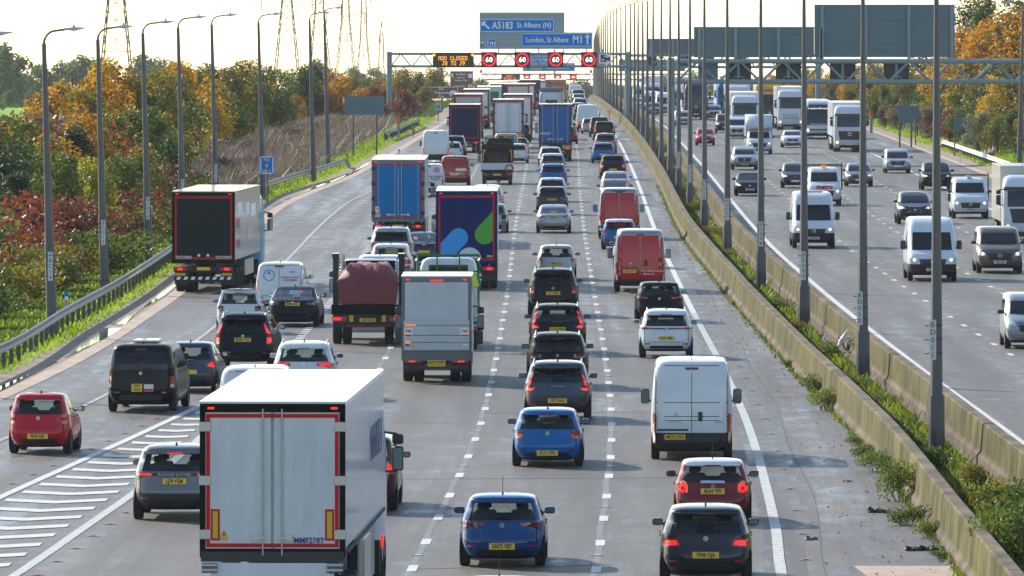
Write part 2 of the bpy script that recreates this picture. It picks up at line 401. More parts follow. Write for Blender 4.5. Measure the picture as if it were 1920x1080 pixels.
for k in range(0, 14):
    y = 206 + k * 4.2; stud(sr, TC(y) - .4, y, 'red reflecting stud along the slip road side of the chevrons', 'red studs left of the chevrons')
for k in range(0, 12):
    y = 181 + k * 9; stud(sr, TE(y) + .55, y, 'amber reflecting stud just right of the ribbed edge line', 'studs beside the right edge line')

# ---------------------------------------------------------------- median barriers
def barrier_material():
    m = bpy.data.materials.new('algae_concrete'); m.use_nodes = True; nt = m.node_tree; b = nt.nodes['Principled BSDF']; L = nt.links.new
    tc = N(nt, 'ShaderNodeTexCoord'); sp = N(nt, 'ShaderNodeSeparateXYZ'); L(tc.outputs['Object'], sp.inputs[0])
    def ns(scale, vs):
        mp = N(nt, 'ShaderNodeMapping'); mp.inputs['Scale'].default_value = vs; n = N(nt, 'ShaderNodeTexNoise'); n.inputs['Scale'].default_value = scale; n.inputs['Detail'].default_value = 6
        L(tc.outputs['Object'], mp.inputs[0]); L(mp.outputs[0], n.inputs[0]); return n.outputs[0]
    def ramp(x, *st):
        c = N(nt, 'ShaderNodeValToRGB'); L(x, c.inputs[0]); e = c.color_ramp.elements
        while len(e) < len(st): e.new(.5)
        for i, (p, k) in enumerate(st): e[i].position = p; e[i].color = (*k, 1) if isinstance(k, tuple) else (k, k, k, 1)
        return c.outputs[0]
    con = ramp(ns(2, (1, .3, 1)), (.3, (.12, .09, .068)), (.7, (.21, .16, .125)))
    alg = ramp(ns(3, (1, .5, .25)), (.3, (.06, .055, .014)), (.72, (.165, .142, .035)))
    st = ramp(ns(1.6, (1, 1.2, .15)), (.30, 0.), (.46, 1.))
    zz = N(nt, 'ShaderNodeAttribute'); zz.attribute_name = 'side'
    k = N(nt, 'ShaderNodeMath', operation='MULTIPLY'); L(st, k.inputs[0]); L(zz.outputs['Fac'], k.inputs[1])
    mx = N(nt, 'ShaderNodeMix', data_type='RGBA'); L(k.outputs[0], mx.inputs[0]); L(con, mx.inputs[6]); L(alg, mx.inputs[7]); sm = ramp(ns(1.1, (1, .45, .5)), (.34, .50), (.62, 1.08)); ml = N(nt, 'ShaderNodeMix', data_type='RGBA', blend_type='MULTIPLY'); ml.inputs[0].default_value = 1; L(mx.outputs[2], ml.inputs[6]); L(sm, ml.inputs[7]); L(ml.outputs[2], b.inputs['Base Color'])
    b.inputs['Roughness'].default_value = .95; b.inputs['Specular IOR Level'].default_value = .15
    bp = N(nt, 'ShaderNodeBump'); bp.inputs['Strength'].default_value = .5; bp.inputs['Distance'].default_value = .02; L(ns(20, (1, 1, 1)), bp.inputs['Height']); L(bp.outputs[0], b.inputs['Normal'])
    return m
M_barrier = barrier_material()
def barrier(f, label, mirror=1):
    prof = [(-.02, -.15, 0), (-.02, .16, 0), (.05, .24, .5), (.07, .30, 1), (.12, .93, 1), (.16, .97, .25), (.40, .97, .1), (.44, .93, .9), (.50, .26, .8), (.56, .16, .2), (.56, -.15, 0)]
    b = MB(); side = []; n = len(prof); ys = rng(110, 700, 5) + rng(715, 2600, 25)
    for i, y in enumerate(ys):
        j = .012 * (hash1(i // 1 * 3.1) - .5)
        for (dx, z, s) in prof: b.v.append((f(y) + dx * mirror + j, y, zr(y) + z)); side.append(s)
    for i in range(len(ys) - 1):
        for k in range(n - 1):
            q = (i * n + k, i * n + k + 1, (i + 1) * n + k + 1, (i + 1) * n + k)
            b.f.append(q); b.m.append(0); b.sm.append(False)
    o = b.build('concrete_barrier', [M_barrier]); a = o.data.attributes.new('side', 'FLOAT', 'POINT'); a.data.foreach_set('value', side)
    tag(o, label, 'barrier')
    y = 124; d = .006                                      # open joints
    while y < 700:
        x = f(y); jb = MB(); V = []
        for k in range(1, 10):
            a0, z0, _ = prof[k]; sgn = -1 if k < 5 else 1
            V.append((a0 * mirror + sgn * d * mirror, z0 + (d if 4 < k < 8 else 0)))
        n = len(V); jb.v = [(p, 0, q) for p, q in V] + [(p, .14, q) for p, q in V]
        for k in range(n - 1): jb.f.append((k, k + 1, n + k + 1, n + k)); jb.m.append(0); jb.sm.append(False)
        jb.build('joint', [M_tar], o, (x, y, zr(y))); y += 17.5 if int(y) % 2 else 21
barrier(TB1, 'long grey concrete barrier with green stains beside the queue of cars')
barrier(lambda y: TR(y) - 1.72, 'long concrete barrier with yellow green algae beside the oncoming carriageway')

# ---------------------------------------------------------------- crash barriers on the verges
M_galv = mat('galvanised', (.30, .26, .235), .5, metal=.35, var=.15, scale=2)
M_galvb = mat('bright_galvanised', (.55, .54, .52), .42, metal=.5, var=.1, scale=2)
M_post = mat('rusty_post', (.12, .085, .065), .7, metal=.2, var=.2)
def guardrail(f, a, b, label, m, mirror=1, turn=True):
    root = empty('crash_barrier', (f(a), a, 0)); tag(root, label, 'crash barrier')
    def hz(y): return .72 if not turn else .72 * min(1, max(.12, (b - y) / 9))
    prof = [(0, .16), (.05, .13), (.05, .08), (.0, .03), (.0, -.03), (.05, -.08), (.05, -.13), (0, -.16)]
    bb = MB(); ys = rng(a, b, 2.5)
    pts = [[(f(y) + dx * mirror - f(a), y - a, zr(y) + hz(y) + z + .02) for dx, z in prof] for y in ys]
    for i in range(len(ys) - 1):
        for k in range(7): bb.face([pts[i][k], pts[i][k + 1], pts[i + 1][k + 1], pts[i + 1][k]])
        for k in range(7): p = [(q[0] - .006 * mirror, q[1], q[2]) for q in (pts[i][k + 1], pts[i][k], pts[i + 1][k], pts[i + 1][k + 1])]; bb.face(p)
    bb.build('beam', [m], root)
    pm = MB(); pm.box(-.06, .06, -.05, .05, -.3, .78); pme = pm.me('post', [M_post]); y = a + 1; n = 0
    while y < b - 2 and n < 98:
        h = hz(y) / .72; inst('post', pme, root, (f(y) - f(a) - .10 * mirror, y - a, zr(y) + .02), 0, (1, 1, h)); y += 3.2; n += 1
    return root
GL = curve((230, -18.0), (275, -15.95), (311, -15.66), (344, -15.3), (381, -15.2), (450, -15.2), (532, -15.1), (568, -14.1), (605, -12.6), (645, -11.6))
guardrail(GL, 232, 640, 'long grey crash barrier along the left verge beside the slip road', M_galv)
GL2 = curve((760, -11.2), (830, -9.9), (900, -8.9))
guardrail(GL2, 770, 880, 'short crash barrier ending in a striped board on the left verge', M_galv)
GR = lambda y: TKR(y) + 1.7
guardrail(GR, 470, 730, 'white galvanised crash barrier along the right verge below the trees', M_galvb, -1)
# ---------------------------------------------------------------- street lamps
M_pole = mat('lamp_steel', (.095, .09, .09), .5, metal=.0, var=.18, scale=1.5, vs=(1, 1, .3))
M_pole2 = mat('lamp_steel_pale', (.30, .32, .35), .45, metal=.4)
M_lampb = mat('lantern_grey', (.42, .44, .46), .4)
M_blk = mat('black_plastic', (.018, .018, .02), .45)
M_num = mat('number_plate_strip', (.55, .55, .53), .5)
M_ink = mat('sign_ink', (.03, .03, .03), .6)
def pole_mesh(h, r0, r1, lean):
    b = MB(); n = 8
    b.tube([(0, 0, -.3), (0, 0, .05 * h), (lean * .3, 0, .3 * h)], [r0 * 1.25, r0 * 1.22, r0 * 1.12], 10)
    b.tube([(lean * .3, 0, .3 * h), (lean, 0, h - .45)], [r0, r1], 10); return b
# verge lamps: one curved bracket each, leaning a little away from the road
def verge_lamp_me(h=10.75, lean=-.27):
    p = pole_mesh(h, .15, .075, lean).me('pole', [M_pole])
    a = MB(); pts = [(lean, 0, h - .5)]
    for k in range(7):
        t = k / 6 * math.pi / 2; pts.append((lean + .42 * (1 - math.cos(t)), 0, h - .45 + .45 * math.sin(t)))
    pts.append((lean + .8, 0, h + .05)); a.tube(pts, .045, 6); am = a.me('arm', [M_pole])
    l = MB(); l.mesh([(lean + .7, -.09, h + .03), (lean + .7, .09, h + .03), (lean + 1.05, .13, h - .02), (lean + 1.05, -.13, h - .02), (lean + 1.55, .05, h + .11), (lean + 1.55, -.05, h + .11), (lean + 1.05, .12, h + .13), (lean + 1.05, -.12, h + .13), (lean + .7, -.09, h + .09), (lean + .7, .09, h + .09)],
        [(0, 1, 2, 3), (3, 2, 4, 5), (8, 7, 6, 9), (7, 5, 4, 6), (0, 3, 7, 8), (3, 5, 7), (1, 9, 6, 2), (2, 6, 4), (0, 8, 9, 1)])
    l.tube([(lean + 1.03, 0, h + .12), (lean + 1.03, 0, h + .22)], [.05, .04], 6); lm = l.me('lantern', [M_lampb])
    return p, am, lm
vp, va, vl = verge_lamp_me()
def idtag(root, x, z, s, txt):
    b = MB(); b.box(x - .085, x + .085, -.185, -.175, z - .5, z + .5)
    pl = b.build('number_strip', [M_num], root)
    for i, ch in enumerate(txt): text(ch, x, -.188, z + .38 - i * .19, .19, M_ink, pl)
    c = MB()
    for k in (-.35, 0, .35): c.tube([(x - .2, -.12, z + k), (x + .24, -.15, z + k + .03)], .012, 4, cap=False)
    c.build('strap', [M_blk], root)
vlab = ['far left of the photo, only its lantern showing', 'leftmost full column, behind the crash barrier', 'second full column, crossing the largest pylon', 'column just right of the largest pylon', 'column rising behind the black lorry', 'column rising just right of the black lorry', 'column beside the blue distance marker sign', 'column left of a close pair past the marker sign', 'column right of a close pair past the marker sign']
for i, (y, px) in enumerate(((258, -52), (306, 97), (353, 196), (397, 279), (440, 344), (484, 406), (528, 493), (585, 588), (645, 615))):
    x = (px - 960) * y / F
    t = empty('street_lamp', (x, y, zr(y)), 0); tag(t, 'grey single arm lamp, ' + vlab[i], 'street lamp', 'single arm lamps along the left verge')
    s = (10.55, 10.6, 10.6, 10.75, 10.95, 11.05, 11.1, 11.2, 11.55)[i] / 10.75
    inst('pole', vp, t, (0, 0, 0), 0, (1, 1, s)); inst('arm', va, t, (0, 0, 10.75 * (s - 1))); inst('lantern', vl, t, (0, 0, 10.75 * (s - 1)))
    if 0 < i < 6: idtag(t, -.04, 2.45, 1, ('ABC14', 'BC015', 'BC016', 'BC017', 'BC018')[i - 1])
# twin-arm lamps in the central reserve
def median_me(h=12.6):
    b = MB(); b.tube([(0, 0, -.3), (0, 0, 1.6)], [.215, .205], 8, smooth=False); b.tube([(0, 0, 1.6), (0, 0, h - .4)], [.16, .055], 8, smooth=False); p = b.me('pole', [M_pole])
    a = MB()
    for s in (-1, 1): a.tube([(0, 0, h - .45), (s * .18, 0, h - .12), (s * .6, 0, h), (s * 1.25, 0, h + .02)], .02, 4)
    am = a.me('arm', [M_pole]); l = MB()
    l.mesh([(1.1, -.08, -.02), (1.1, .08, -.02), (1.45, .13, -.03), (1.45, -.13, -.03), (1.95, .06, .02), (1.95, -.06, .02), (1.1, -.08, .05), (1.1, .08, .05), (1.45, .1, .07), (1.45, -.1, .07)],
        [(0, 1, 2, 3), (3, 2, 4, 5), (6, 9, 8, 7), (9, 5, 4, 8), (0, 3, 9, 6), (3, 5, 9), (1, 7, 8, 2), (2, 8, 4), (0, 6, 7, 1)])
    return p, am, l.me('lantern', [M_lampb]), h
mp_, ma_, ml_, mh = median_me()
ords = ['nearest', 'second nearest, beside white litter', 'third nearest', 'fourth nearest', 'fifth nearest', 'sixth nearest', 'seventh nearest', 'eighth nearest', 'ninth nearest', 'tenth nearest']
codes = ['BD011', 'BD010', 'BD009', 'BD008', 'BD007', 'BD006', 'BD005', 'BD004']
for k in range(-1, 34):
    y = 222 + 44.9 * k
    if k < 0: continue
    t = empty('street_lamp', (TP(y), y, zr(y))); 
    lab = 'dark steel twin arm lamp in the central weeds, ' + ords[k] if k < 10 else 'distant twin arm lamp in the receding row between the carriageways'
    tag(t, lab, 'street lamp', 'twin arm lamps down the central reserve' if k >= 10 else 'near twin arm lamps in the central reserve')
    w = 1.0 if k < 18 else 1.0
    inst('pole', mp_, t, (0, 0, 0), 0, (w, w, 1)); inst('arm', ma_, t)
    inst('lantern', ml_, t, (0, 0, mh)); inst('lantern', ml_, t, (0, 0, mh), math.pi)
    if k < 8: idtag(t, (-.10, -.10, -.03, 0, 0, 0, 0, 0)[k], 2.3 if k else 3.0, 1, codes[k])
for i, (px, y, h) in enumerate(((1911, 620, 11.9),)):
    t = empty('street_lamp', ((px - 960) * y / F, y, 0)); tag(t, 'single arm lamp among the trees at the right edge of the photo', 'street lamp')
    inst('pole', vp, t, (0, 0, 0), math.pi, (1, 1, h / 10.75)); inst('arm', va, t, (0, 0, h - 10.75), math.pi); inst('lantern', vl, t, (0, 0, h - 10.75), math.pi)

# ---------------------------------------------------------------- sign gantries
M_gan = mat('gantry_steel', (.20, .26, .28), .5, spec=.3, var=.12, scale=1.2)
M_back = mat('sign_back', (.115, .175, .19), .6, spec=.2, var=.07, scale=.6)
M_rib = mat('sign_rib', (.10, .14, .16), .6)
M_front = mat('grey_board', (.27, .33, .35), .6, var=.05)
M_blue = mat('sign_blue', (.0, .19, .60), .7, spec=.04)
M_white = mat('sign_white', (.75, .76, .76), .5)
M_brown = mat('sign_brown', (.19, .055, .035), .5)
M_gblack = mat('signal_black', (.012, .013, .015), .5)
M_ring = mat('lit_red_ring', (.5, .01, .01), .5, emit=.9, ecol=(1, .0, .01))
M_lit = mat('lit_white', (.8, .8, .75), .5, emit=.7, ecol=(1, 1, .85))
M_amber = mat('lit_amber', (.6, .3, .02), .5, emit=1.2, ecol=(1, .36, .0))
M_orange = mat('lit_orange', (.6, .2, .02), .5, emit=1.1, ecol=(1, .17, .0))
def truss(root, x0, x1, zb, zt, dep, n, r1=.14, r2=.07):
    b = MB()
    for yy in (0, dep):
        b.tube([(x0, yy, zt), (x1, yy, zt)], r1, 8); b.tube([(x0, yy, zb), (x1, yy, zb)], r1, 8)
    b.build('chord', [M_gan], root)
    w = (x1 - x0) / n
    for k in range(n):
        a = x0 + w * k; c = a + w / 2
        d = MB()
        for yy in (0, dep): d.tube([(a + .1, yy, zb + .05), (c - .05, yy, zt - .05)], r2, 6, cap=False); d.tube([(c + .05, yy, zt - .05), (a + w - .1, yy, zb + .05)], r2, 6, cap=False)
        d.tube([(a, 0, zt), (a, dep, zt)], r2 * .8, 5, cap=False); d.tube([(a, 0, zb), (a, dep, zb)], r2 * .8, 5, cap=False)
        d.build('brace', [M_gan], root)
def leg(root, x, r, h, y=0, flange=None):
    b = MB(); b.tube([(x, y, -1.0), (x, y, h)], r, 12)
    if flange: b.tube([(x, y, flange), (x, y, flange + .1)], r * 1.25, 12)
    b.build('leg', [M_gan], root)
def arrow_pts(cx, cz, L, ang, w=.16, hw=.34, hl=.38):
    p = [(-w / 2, -L / 2), (w / 2, -L / 2), (w / 2, L / 2 - hl), (hw / 2 + .02, L / 2 - hl - .12), (hw / 2 + .02, L / 2 - hl + .12), (0, L / 2), (-hw / 2 - .02, L / 2 - hl + .12), (-hw / 2 - .02, L / 2 - hl - .12), (-w / 2, L / 2 - hl)]
    ca, sa = math.cos(ang), math.sin(ang)
    return [(cx + x * ca - z * sa, cz + x * sa + z * ca) for x, z in p]
def plate(root, x0, x1, z0, z1, y, m, name='panel', th=.05, border=None):
    b = MB(); b.box(x0, x1, y, y + th, z0, z1); o = b.build(name, [m], root)
    if border:
        k = min(.06, (z1 - z0) * .06); c = MB(); e = .03
        for q in ((x0 + e, x1 - e, z0 + e, z0 + e + k), (x0 + e, x1 - e, z1 - e - k, z1 - e), (x0 + e, x0 + e + k, z0 + e, z1 - e), (x1 - e - k, x1 - e, z0 + e, z1 - e)):
            c.box(q[0], q[1], y - .006, y + .0, q[2], q[3])
        c.build('border', [border], o)
    return o
def led_text(root, body, x0, x1, z, h, m, y):
    F5 = {'M': '10001 11011 10101 10001 10001 10001 10001', '2': '01110 10001 00001 00110 01000 10000 11111', '0': '01110 10001 10001 10001 10001 10001 01110', 'C': '01110 10001 10000 10000 10000 10001 01110', 'L': '10000 10000 10000 10000 10000 10000 11111', 'O': '01110 10001 10001 10001 10001 10001 01110', 'S': '01111 10000 10000 01110 00001 00001 11110', 'E': '11111 10000 10000 11110 10000 10000 11111', 'D': '11110 10001 10001 10001 10001 10001 11110', 'J': '00111 00010 00010 00010 00010 10010 01100', '8': '01110 10001 10001 01110 10001 10001 01110', '9': '01110 10001 10001 01111 00001 00010 01100', 'T': '11111 00100 00100 00100 00100 00100 00100', 'Q': '01110 10001 10001 10001 10101 10010 01101', 'U': '10001 10001 10001 10001 10001 10001 01110', 'A': '01110 10001 10001 11111 10001 10001 10001', 'F': '11111 10000 10000 11110 10000 10000 10000', 'R': '11110 10001 10001 11110 10100 10010 10001', '1': '00100 01100 00100 00100 00100 00100 01110', 'W': '10001 10001 10001 10101 10101 11011 10001', 'Y': '10001 10001 01010 00100 00100 00100 00100', 'N': '10001 11001 10101 10011 10001 10001 10001', '6': '01110 10000 10000 11110 10001 10001 01110'}
    n = len(body); cw = (x1 - x0) / n; px = cw / 6.2; pz = h / 7; b = MB()
    for i, ch in enumerate(body):
        if ch not in F5: continue
        for r_, row in enumerate(F5[ch].split()):
            for c_, bit in enumerate(row):
                if bit == '1':
                    a = x0 + i * cw + c_ * px; q = z + h / 2 - (r_ + 1) * pz; b.box(a, a + px * .95, y - .012, y, q, q + pz * .92)
    b.build('message', [m], root)
def signal(root, cx, z0, z1, w, y, num='60', lit=M_lit, sy=1):
    o = plate(root, cx - w / 2, cx + w / 2, z0, z1, y, M_gblack, 'speed_signal', .25)
    cz = (z0 + z1) / 2; r = (z1 - z0) * .43; b = MB()
    for k in range(36):
        a = k * math.pi / 18; b.disc((cx + math.cos(a) * r * .93, y - .012, cz + math.sin(a) * r * .93), r * .085, 6); b.disc((cx + math.cos(a + .087) * r * .83, y - .012, cz + math.sin(a + .087) * r * .83), r * .07, 6)
    b.build('red_ring', [M_ring], o); text(num, cx, y - .014, cz - .02 * r, r * 1.05, lit, o, .03)
def back_board(root, x0, x1, z0, z1, y, n, posts, name='sign_back'):
    b = MB(); b.box(x0, x1, y, y + .06, z0, z1); o = b.build(name, [M_back], root)
    for k in range(1, n + 1):
        c = MB(); z = z0 + (z1 - z0) * k / (n + 1) - .03; c.box(x0 + .02, x1 - .02, y - .05, y + .0, z, z + .07); c.build('stiffener', [M_rib], o)
    for p in posts: c = MB(); c.box(p - .12, p + .12, y - .16, y - .06, z0 - .25, z1 - .08); c.build('upright', [M_gan], o)
    c = MB(); c.box(x0, x1, y - .05, y - .003, z1 - .05, z1 + .03); c.build('edge_trim', [M_gan], o)
    return o
YG1 = 907.0; s1 = F / YG1
def gx(px): return (px - 960) / s1
def gz(py): return H - (py - Y0) / s1
G1 = empty('sign_gantry', (0, YG1, 0)); tag(G1, 'grey truss gantry with blue direction signs and four lit 60 speed signals', 'gantry')
truss(G1, gx(731), gx(1179), gz(124.5), gz(101), 1.6, 11, .13, .065)
leg(G1, gx(730), .27, gz(97), .8, 4.2); leg(G1, gx(1177), .27, gz(97), .8, 4.2)
truss(G1, gx(1181), gx(1536), gz(126), gz(104), 1.6, 9, .13, .065)
leg(G1, gx(1535), .3, gz(97), .8, 2.0)
yb = -.35
b = MB(); b.box(gx(899), gx(1058.5), yb, yb + .1, gz(92), gz(23)); b.build('grey_board', [M_front], G1)
b = MB(); b.box(gx(1058.5) + .01, gx(1111), yb, yb + .1, gz(92), gz(60.5)); b.build('grey_board', [M_front], G1)
c = MB()
for z in (30.5, 37, 66, 74, 83): c.box(gx(899.5), gx(1058 if z < 50 else 975), yb - .012, yb - .001, gz(z), gz(z) + .03)
c.build('board_seam', [M_rib], G1)
for x in (935, 967, 1010, 1057, 1100):
    c = MB(); c.box(gx(x) - .06, gx(x) + .06, -.2, .1, gz(99), gz(88)); c.build('bracket', [M_gan], G1)
def dirsign(root, x0, x1, y0, y1): return plate(root, gx(x0), gx(x1), gz(y1), gz(y0), yb - .06, M_blue, 'direction_sign', .05, M_white)
s_ = dirsign(G1, 899.5, 1039, 35.5, 60)
yt = yb - .072
def poly(root, pts, y, m, name='arrow'): b = MB(); b.face([(x, y, z) for x, z in pts]); return b.build(name, [m], root)
poly(s_, arrow_pts(gx(910.5), gz(47.5), 1.05, R(48), .2, .5, .3), yt, M_white)
text('A5183', gx(942.5), yt, gz(48), 1.0, M_white, s_, .022, sx=.78); text('St Albans (N)', gx(1001.5), yt, gz(47.5), .72, M_white, s_, .02, sx=.86)
s_ = dirsign(G1, 977.5, 1110.5, 62, 87.5)
text('London, St Albans', gx(1026), yt, gz(75), .72, M_white, s_, .02, sx=.78); text('M1', gx(1083.5), yt, gz(74.5), 1.05, M_white, s_, .03, sx=.8)
poly(s_, arrow_pts(gx(1101.5), gz(74), 1.0, 0, .17, .42, .26), yt, M_white)
s_ = plate(G1, gx(899.5), gx(908.5), gz(88.5), gz(73), yb - .06, M_gblack, 'junction_number', .05, M_white); text('9', gx(904), yt, gz(80.7), .6, M_white, s_, .02)
s_ = plate(G1, gx(909.5), gx(930.5), gz(88.5), gz(72), yb - .06, M_blue, 'distance_sign', .05, M_white); text('1m', gx(920), yt, gz(80.7), .72, M_white, s_, .02)
v = plate(G1, gx(811.5), gx(888.5), gz(126), gz(98.5), yb, M_gblack, 'message_board', .4)
led_text(v, 'M20', gx(822.5), gx(838.5), gz(109), .42, M_amber, yb - .01); led_text(v, 'CLOSED', gx(844.5), gx(877.5), gz(109), .42, M_amber, yb - .01)
led_text(v, 'J8 TO J9', gx(829), gx(872.5), gz(118.5), .42, M_amber, yb - .01)
for q in (814, 886): b = MB(); b.disc((gx(q), yb - .015, gz(103)), .14, 12); b.build('warning_lamp', [M_amber], v)
for q in (917, 979.3, 1041.8, 1104.2): signal(G1, gx(q), gz(126.5), gz(97.5), 1.62, yb)
cs = plate(G1, gx(1123), gx(1145.5), gz(119), gz(101), yb, M_white, 'camera_sign', .06)
c = MB(); e = yb - .008
c.box(gx(1126), gx(1137), e, yb, gz(116.5), gz(102.5)); c.face([(gx(1137), e, gz(113)), (gx(1143.5), e, gz(115)), (gx(1143.5), e, gz(106)), (gx(1137), e, gz(109))]); c.build('camera_symbol', [M_gblack], cs)
c = MB(); c.disc((gx(1130.5), e - .006, gz(112.5)), .15, 12, r0=.09); c.disc((gx(1134), e - .006, gz(105.5)), .09, 10); c.build('camera_lens', [M_white], cs)
back_board(G1, gx(1212), gx(1303), gz(103), gz(73), .9 + yb, 4, (gx(1220), gx(1262)), 'sign_back')
back_board(G1, gx(1304), gx(1440), gz(103), gz(51), .9 + yb, 5, (gx(1310), gx(1345)), 'sign_back')
for q in (1222, 1282, 1330, 1390): plate(G1, gx(q - 10), gx(q + 10), gz(124), gz(106), 1.2, M_gblack, 'signal_back', .25)
# second gantry, seen backed by haze
YG2 = 1907.; s2 = F / YG2
def hx(px): return (px - 960) / s2
def hzz(py): return H - (py - Y0) / s2
G2 = empty('sign_gantry', (0, YG2, 0)); tag(G2, 'hazy distant truss gantry behind the first, with orange message board and red ringed signals', 'gantry')
truss(G2, hx(902), hx(1108), hzz(149.5), hzz(139), 1.6, 12, .16, .08); leg(G2, hx(902), .27, hzz(137), .8); leg(G2, hx(1108), .27, hzz(137), .8)
truss(G2, hx(1110), hx(1300), hzz(149.5), hzz(139), 1.6, 9, .16, .08); leg(G2, hx(1300), .27, hzz(137), .8)
v = plate(G2, hx(940), hx(975), hzz(150.5), hzz(138), yb, M_gblack, 'message_board', .4)
led_text(v, 'QUEUE', hx(949), hx(962), hzz(142.3), .42, M_orange, yb - .01); led_text(v, 'AFTER J9', hx(944.5), hx(968), hzz(147), .42, M_orange, yb - .01)
for q in (988, 1017, 1046, 1075): signal(G2, hx(q), hzz(151), hzz(138), 1.5, yb)
plate(G2, hx(980), hx(1028), hzz(134), hzz(102), yb, M_front, 'grey_board', .1); plate(G2, hx(1028) + .01, hx(1078), hzz(134), hzz(118), yb, M_front, 'grey_board', .1)
s_ = plate(G2, hx(981), hx(1045), hzz(118), hzz(106), yb - .1, M_blue, 'direction_sign', .05, M_white); text('A5183 St Albans', hx(1013), yb - .12, hzz(112), .9, M_white, s_, .02, sx=.8)
s_ = plate(G2, hx(1015), hx(1077), hzz(132.5), hzz(121), yb - .1, M_blue, 'direction_sign', .05, M_white); text('London, St Albans M1', hx(1046), yb - .12, hzz(127), .75, M_white, s_, .02, sx=.72)
s_ = plate(G2, hx(985), hx(995), hzz(132.5), hzz(125), yb - .1, M_blue, 'distance_sign', .05, M_white)
plate(G2, hx(1160), hx(1285), hzz(134), hzz(112), 1.0, M_back, 'sign_back', .1)
YG4 = 3000.; G4 = empty('sign_gantry', (0, YG4, 0)); s4 = F / YG4; tag(G4, 'faintest gantry beyond the lorries, almost lost in the haze', 'gantry')
truss(G4, (1040 - 960) / s4, (1130 - 960) / s4, H - (172 - Y0) / s4, H - (163 - Y0) / s4, 1.6, 10, .2, .1); leg(G4, (1130 - 960) / s4, .3, H - 136 / s4, .8); leg(G4, (1040 - 960) / s4, .3, H - 136 / s4, .8)
plate(G4, (1080 - 960) / s4, (1099 - 960) / s4, H - (170 - Y0) / s4, H - (161 - Y0) / s4, yb, M_front, 'grey_board', .1)
# near gantry over the oncoming carriageway: only its back is seen
YG3 = 658.; s3 = F / YG3
def jx(px): return (px - 960) / s3
def jz(py): return H - (py - Y0) / s3
G3 = empty('sign_gantry', (0, YG3, 0)); tag(G3, 'near blue grey truss gantry spanning the oncoming carriageway, seen from behind with two large boards', 'gantry')
truss(G3, jx(1268), jx(1985), jz(153), jz(115), 1.9, 9, .17, .085)
leg(G3, jx(1258.5), .28, jz(108.5), .9, 4.6); leg(G3, jx(1985), .28, jz(108.5), .9)
back_board(G3, jx(1302), jx(1528), jz(108), jz(51), 1.8, 4, (jx(1312), jx(1380), jx(1461), jx(1540)))
back_board(G3, jx(1528.5), jx(1792.5), jz(107.5), jz(9), 1.8, 6, (jx(1543), jx(1625), jx(1706), jx(1787)))
for q in (1386, 1480, 1582, 1683):
    o = plate(G3, jx(q - 24), jx(q + 24), jz(151), jz(115), 2.1, M_gblack, 'signal_back', .3)
    c = MB(); c.box(jx(q - 2.5), jx(q + 2.5), 1.95, 2.09, jz(147), jz(116)); c.tube([(jx(q - 12), 2.0, jz(151)), (jx(q - 7), 2.0, jz(144)), (jx(q + 7), 2.0, jz(144)), (jx(q + 12), 2.0, jz(151))], .05, 5); c.build('mounting', [M_gan], o)
plate(G3, jx(1310), jx(1347.5), jz(150), jz(118), 2.1, M_back, 'camera_sign_back', .06)

# ---------------------------------------------------------------- roadside signs and posts, left
def posted(name, label, cat, px0, px1, py0, py1, y, m, posts, zb, pm=None, border=None, ry=0):
    s = F / y; cx = ((px0 + px1) / 2 - 960) / s; t = empty(name, (cx, y, zb)); tag(t, label, cat)
    w = (px1 - px0) / s; z1 = H - (py0 - Y0) / s - zb; z0 = H - (py1 - Y0) / s - zb
    o = plate(t, -w / 2, w / 2, z0, z1, 0, m, 'panel', .05, border)
    for p in posts: b = MB(); b.tube([(p * w, .1, -1.2), (p * w, .1, z1 - .1)], .05 if len(posts) == 1 else .075, 8); b.build('post', [pm or M_pole], t)
    return t, o, w, z0, z1
M_gold = mat('sign_yellow', (.75, .55, .08), .5)
t, o, w, z0, z1 = posted('marker_sign', 'blue distance marker sign reading M1 B 48.1 beside the crash barrier', 'sign', 487, 513.5, 292, 327, 518, M_blue, (0.05,), 0, None, M_white)
for tx, k, sz in (('M1', .78, .3), ('B', .47, .28), ('48.1', .18, .29)): text(tx, 0, -.012, z0 + (z1 - z0) * k, sz, M_gold, o, .02)
t, o, w, z0, z1 = posted('marker_sign', 'small blue marker sign on the grass under the brown zoo sign', 'sign', 816, 826.8, 193.5, 208, 930, M_blue, (0,), -.3, None, M_white)
for tx, k, sz in (('M1', .78, .3), ('B', .47, .28), ('48.2', .18, .29)): text(tx, 0, -.012, z0 + (z1 - z0) * k, sz, M_gold, o, .02)
t, o, w, z0, z1 = posted('road_sign', 'large blank grey sign back standing in the brown scrub', 'sign', 646, 719.5, 180, 215, 690, M_back, (-.28, .32), -.1)
c = MB(); c.box(-w / 2, w / 2, -.02, -.002, (z0 + z1) / 2 - .03, (z0 + z1) / 2 + .03); c.box(-.02, .02, -.02, -.002, z0, z1); c.build('seam', [M_rib], o)
t, o, w, z0, z1 = posted('tourist_sign', 'brown sign with an elephant pointing to the zoo', 'sign', 800, 859, 162.5, 185, 1120, M_brown, (-.37, .0), -3.2, None, M_white)
for tx, k in (('ZSL', .80), ('Whipsnade', .5), ('Zoo', .2)): text(tx, -.15, -.012, z0 + (z1 - z0) * k, .42, M_white, o, .02)
zc = (z0 + z1) / 2
poly(o, arrow_pts(-w * .40, zc, .85, R(42), .12, .36, .25), -.012, M_white)
c = MB(); ex, ez = w * .34, zc - .05; c.face([(ex + .42 * math.cos(a), -.012, ez + .1 + .26 * math.sin(a)) for a in [k * math.pi / 8 for k in range(16)]])
c.box(ex - .34, ex - .2, -.014, -.011, ez - .42, ez); c.box(ex + .16, ex + .3, -.014, -.011, ez - .42, ez); c.box(ex - .5, ex - .42, -.014, -.011, ez - .3, ez + .15); c.build('elephant_symbol', [M_white], o)
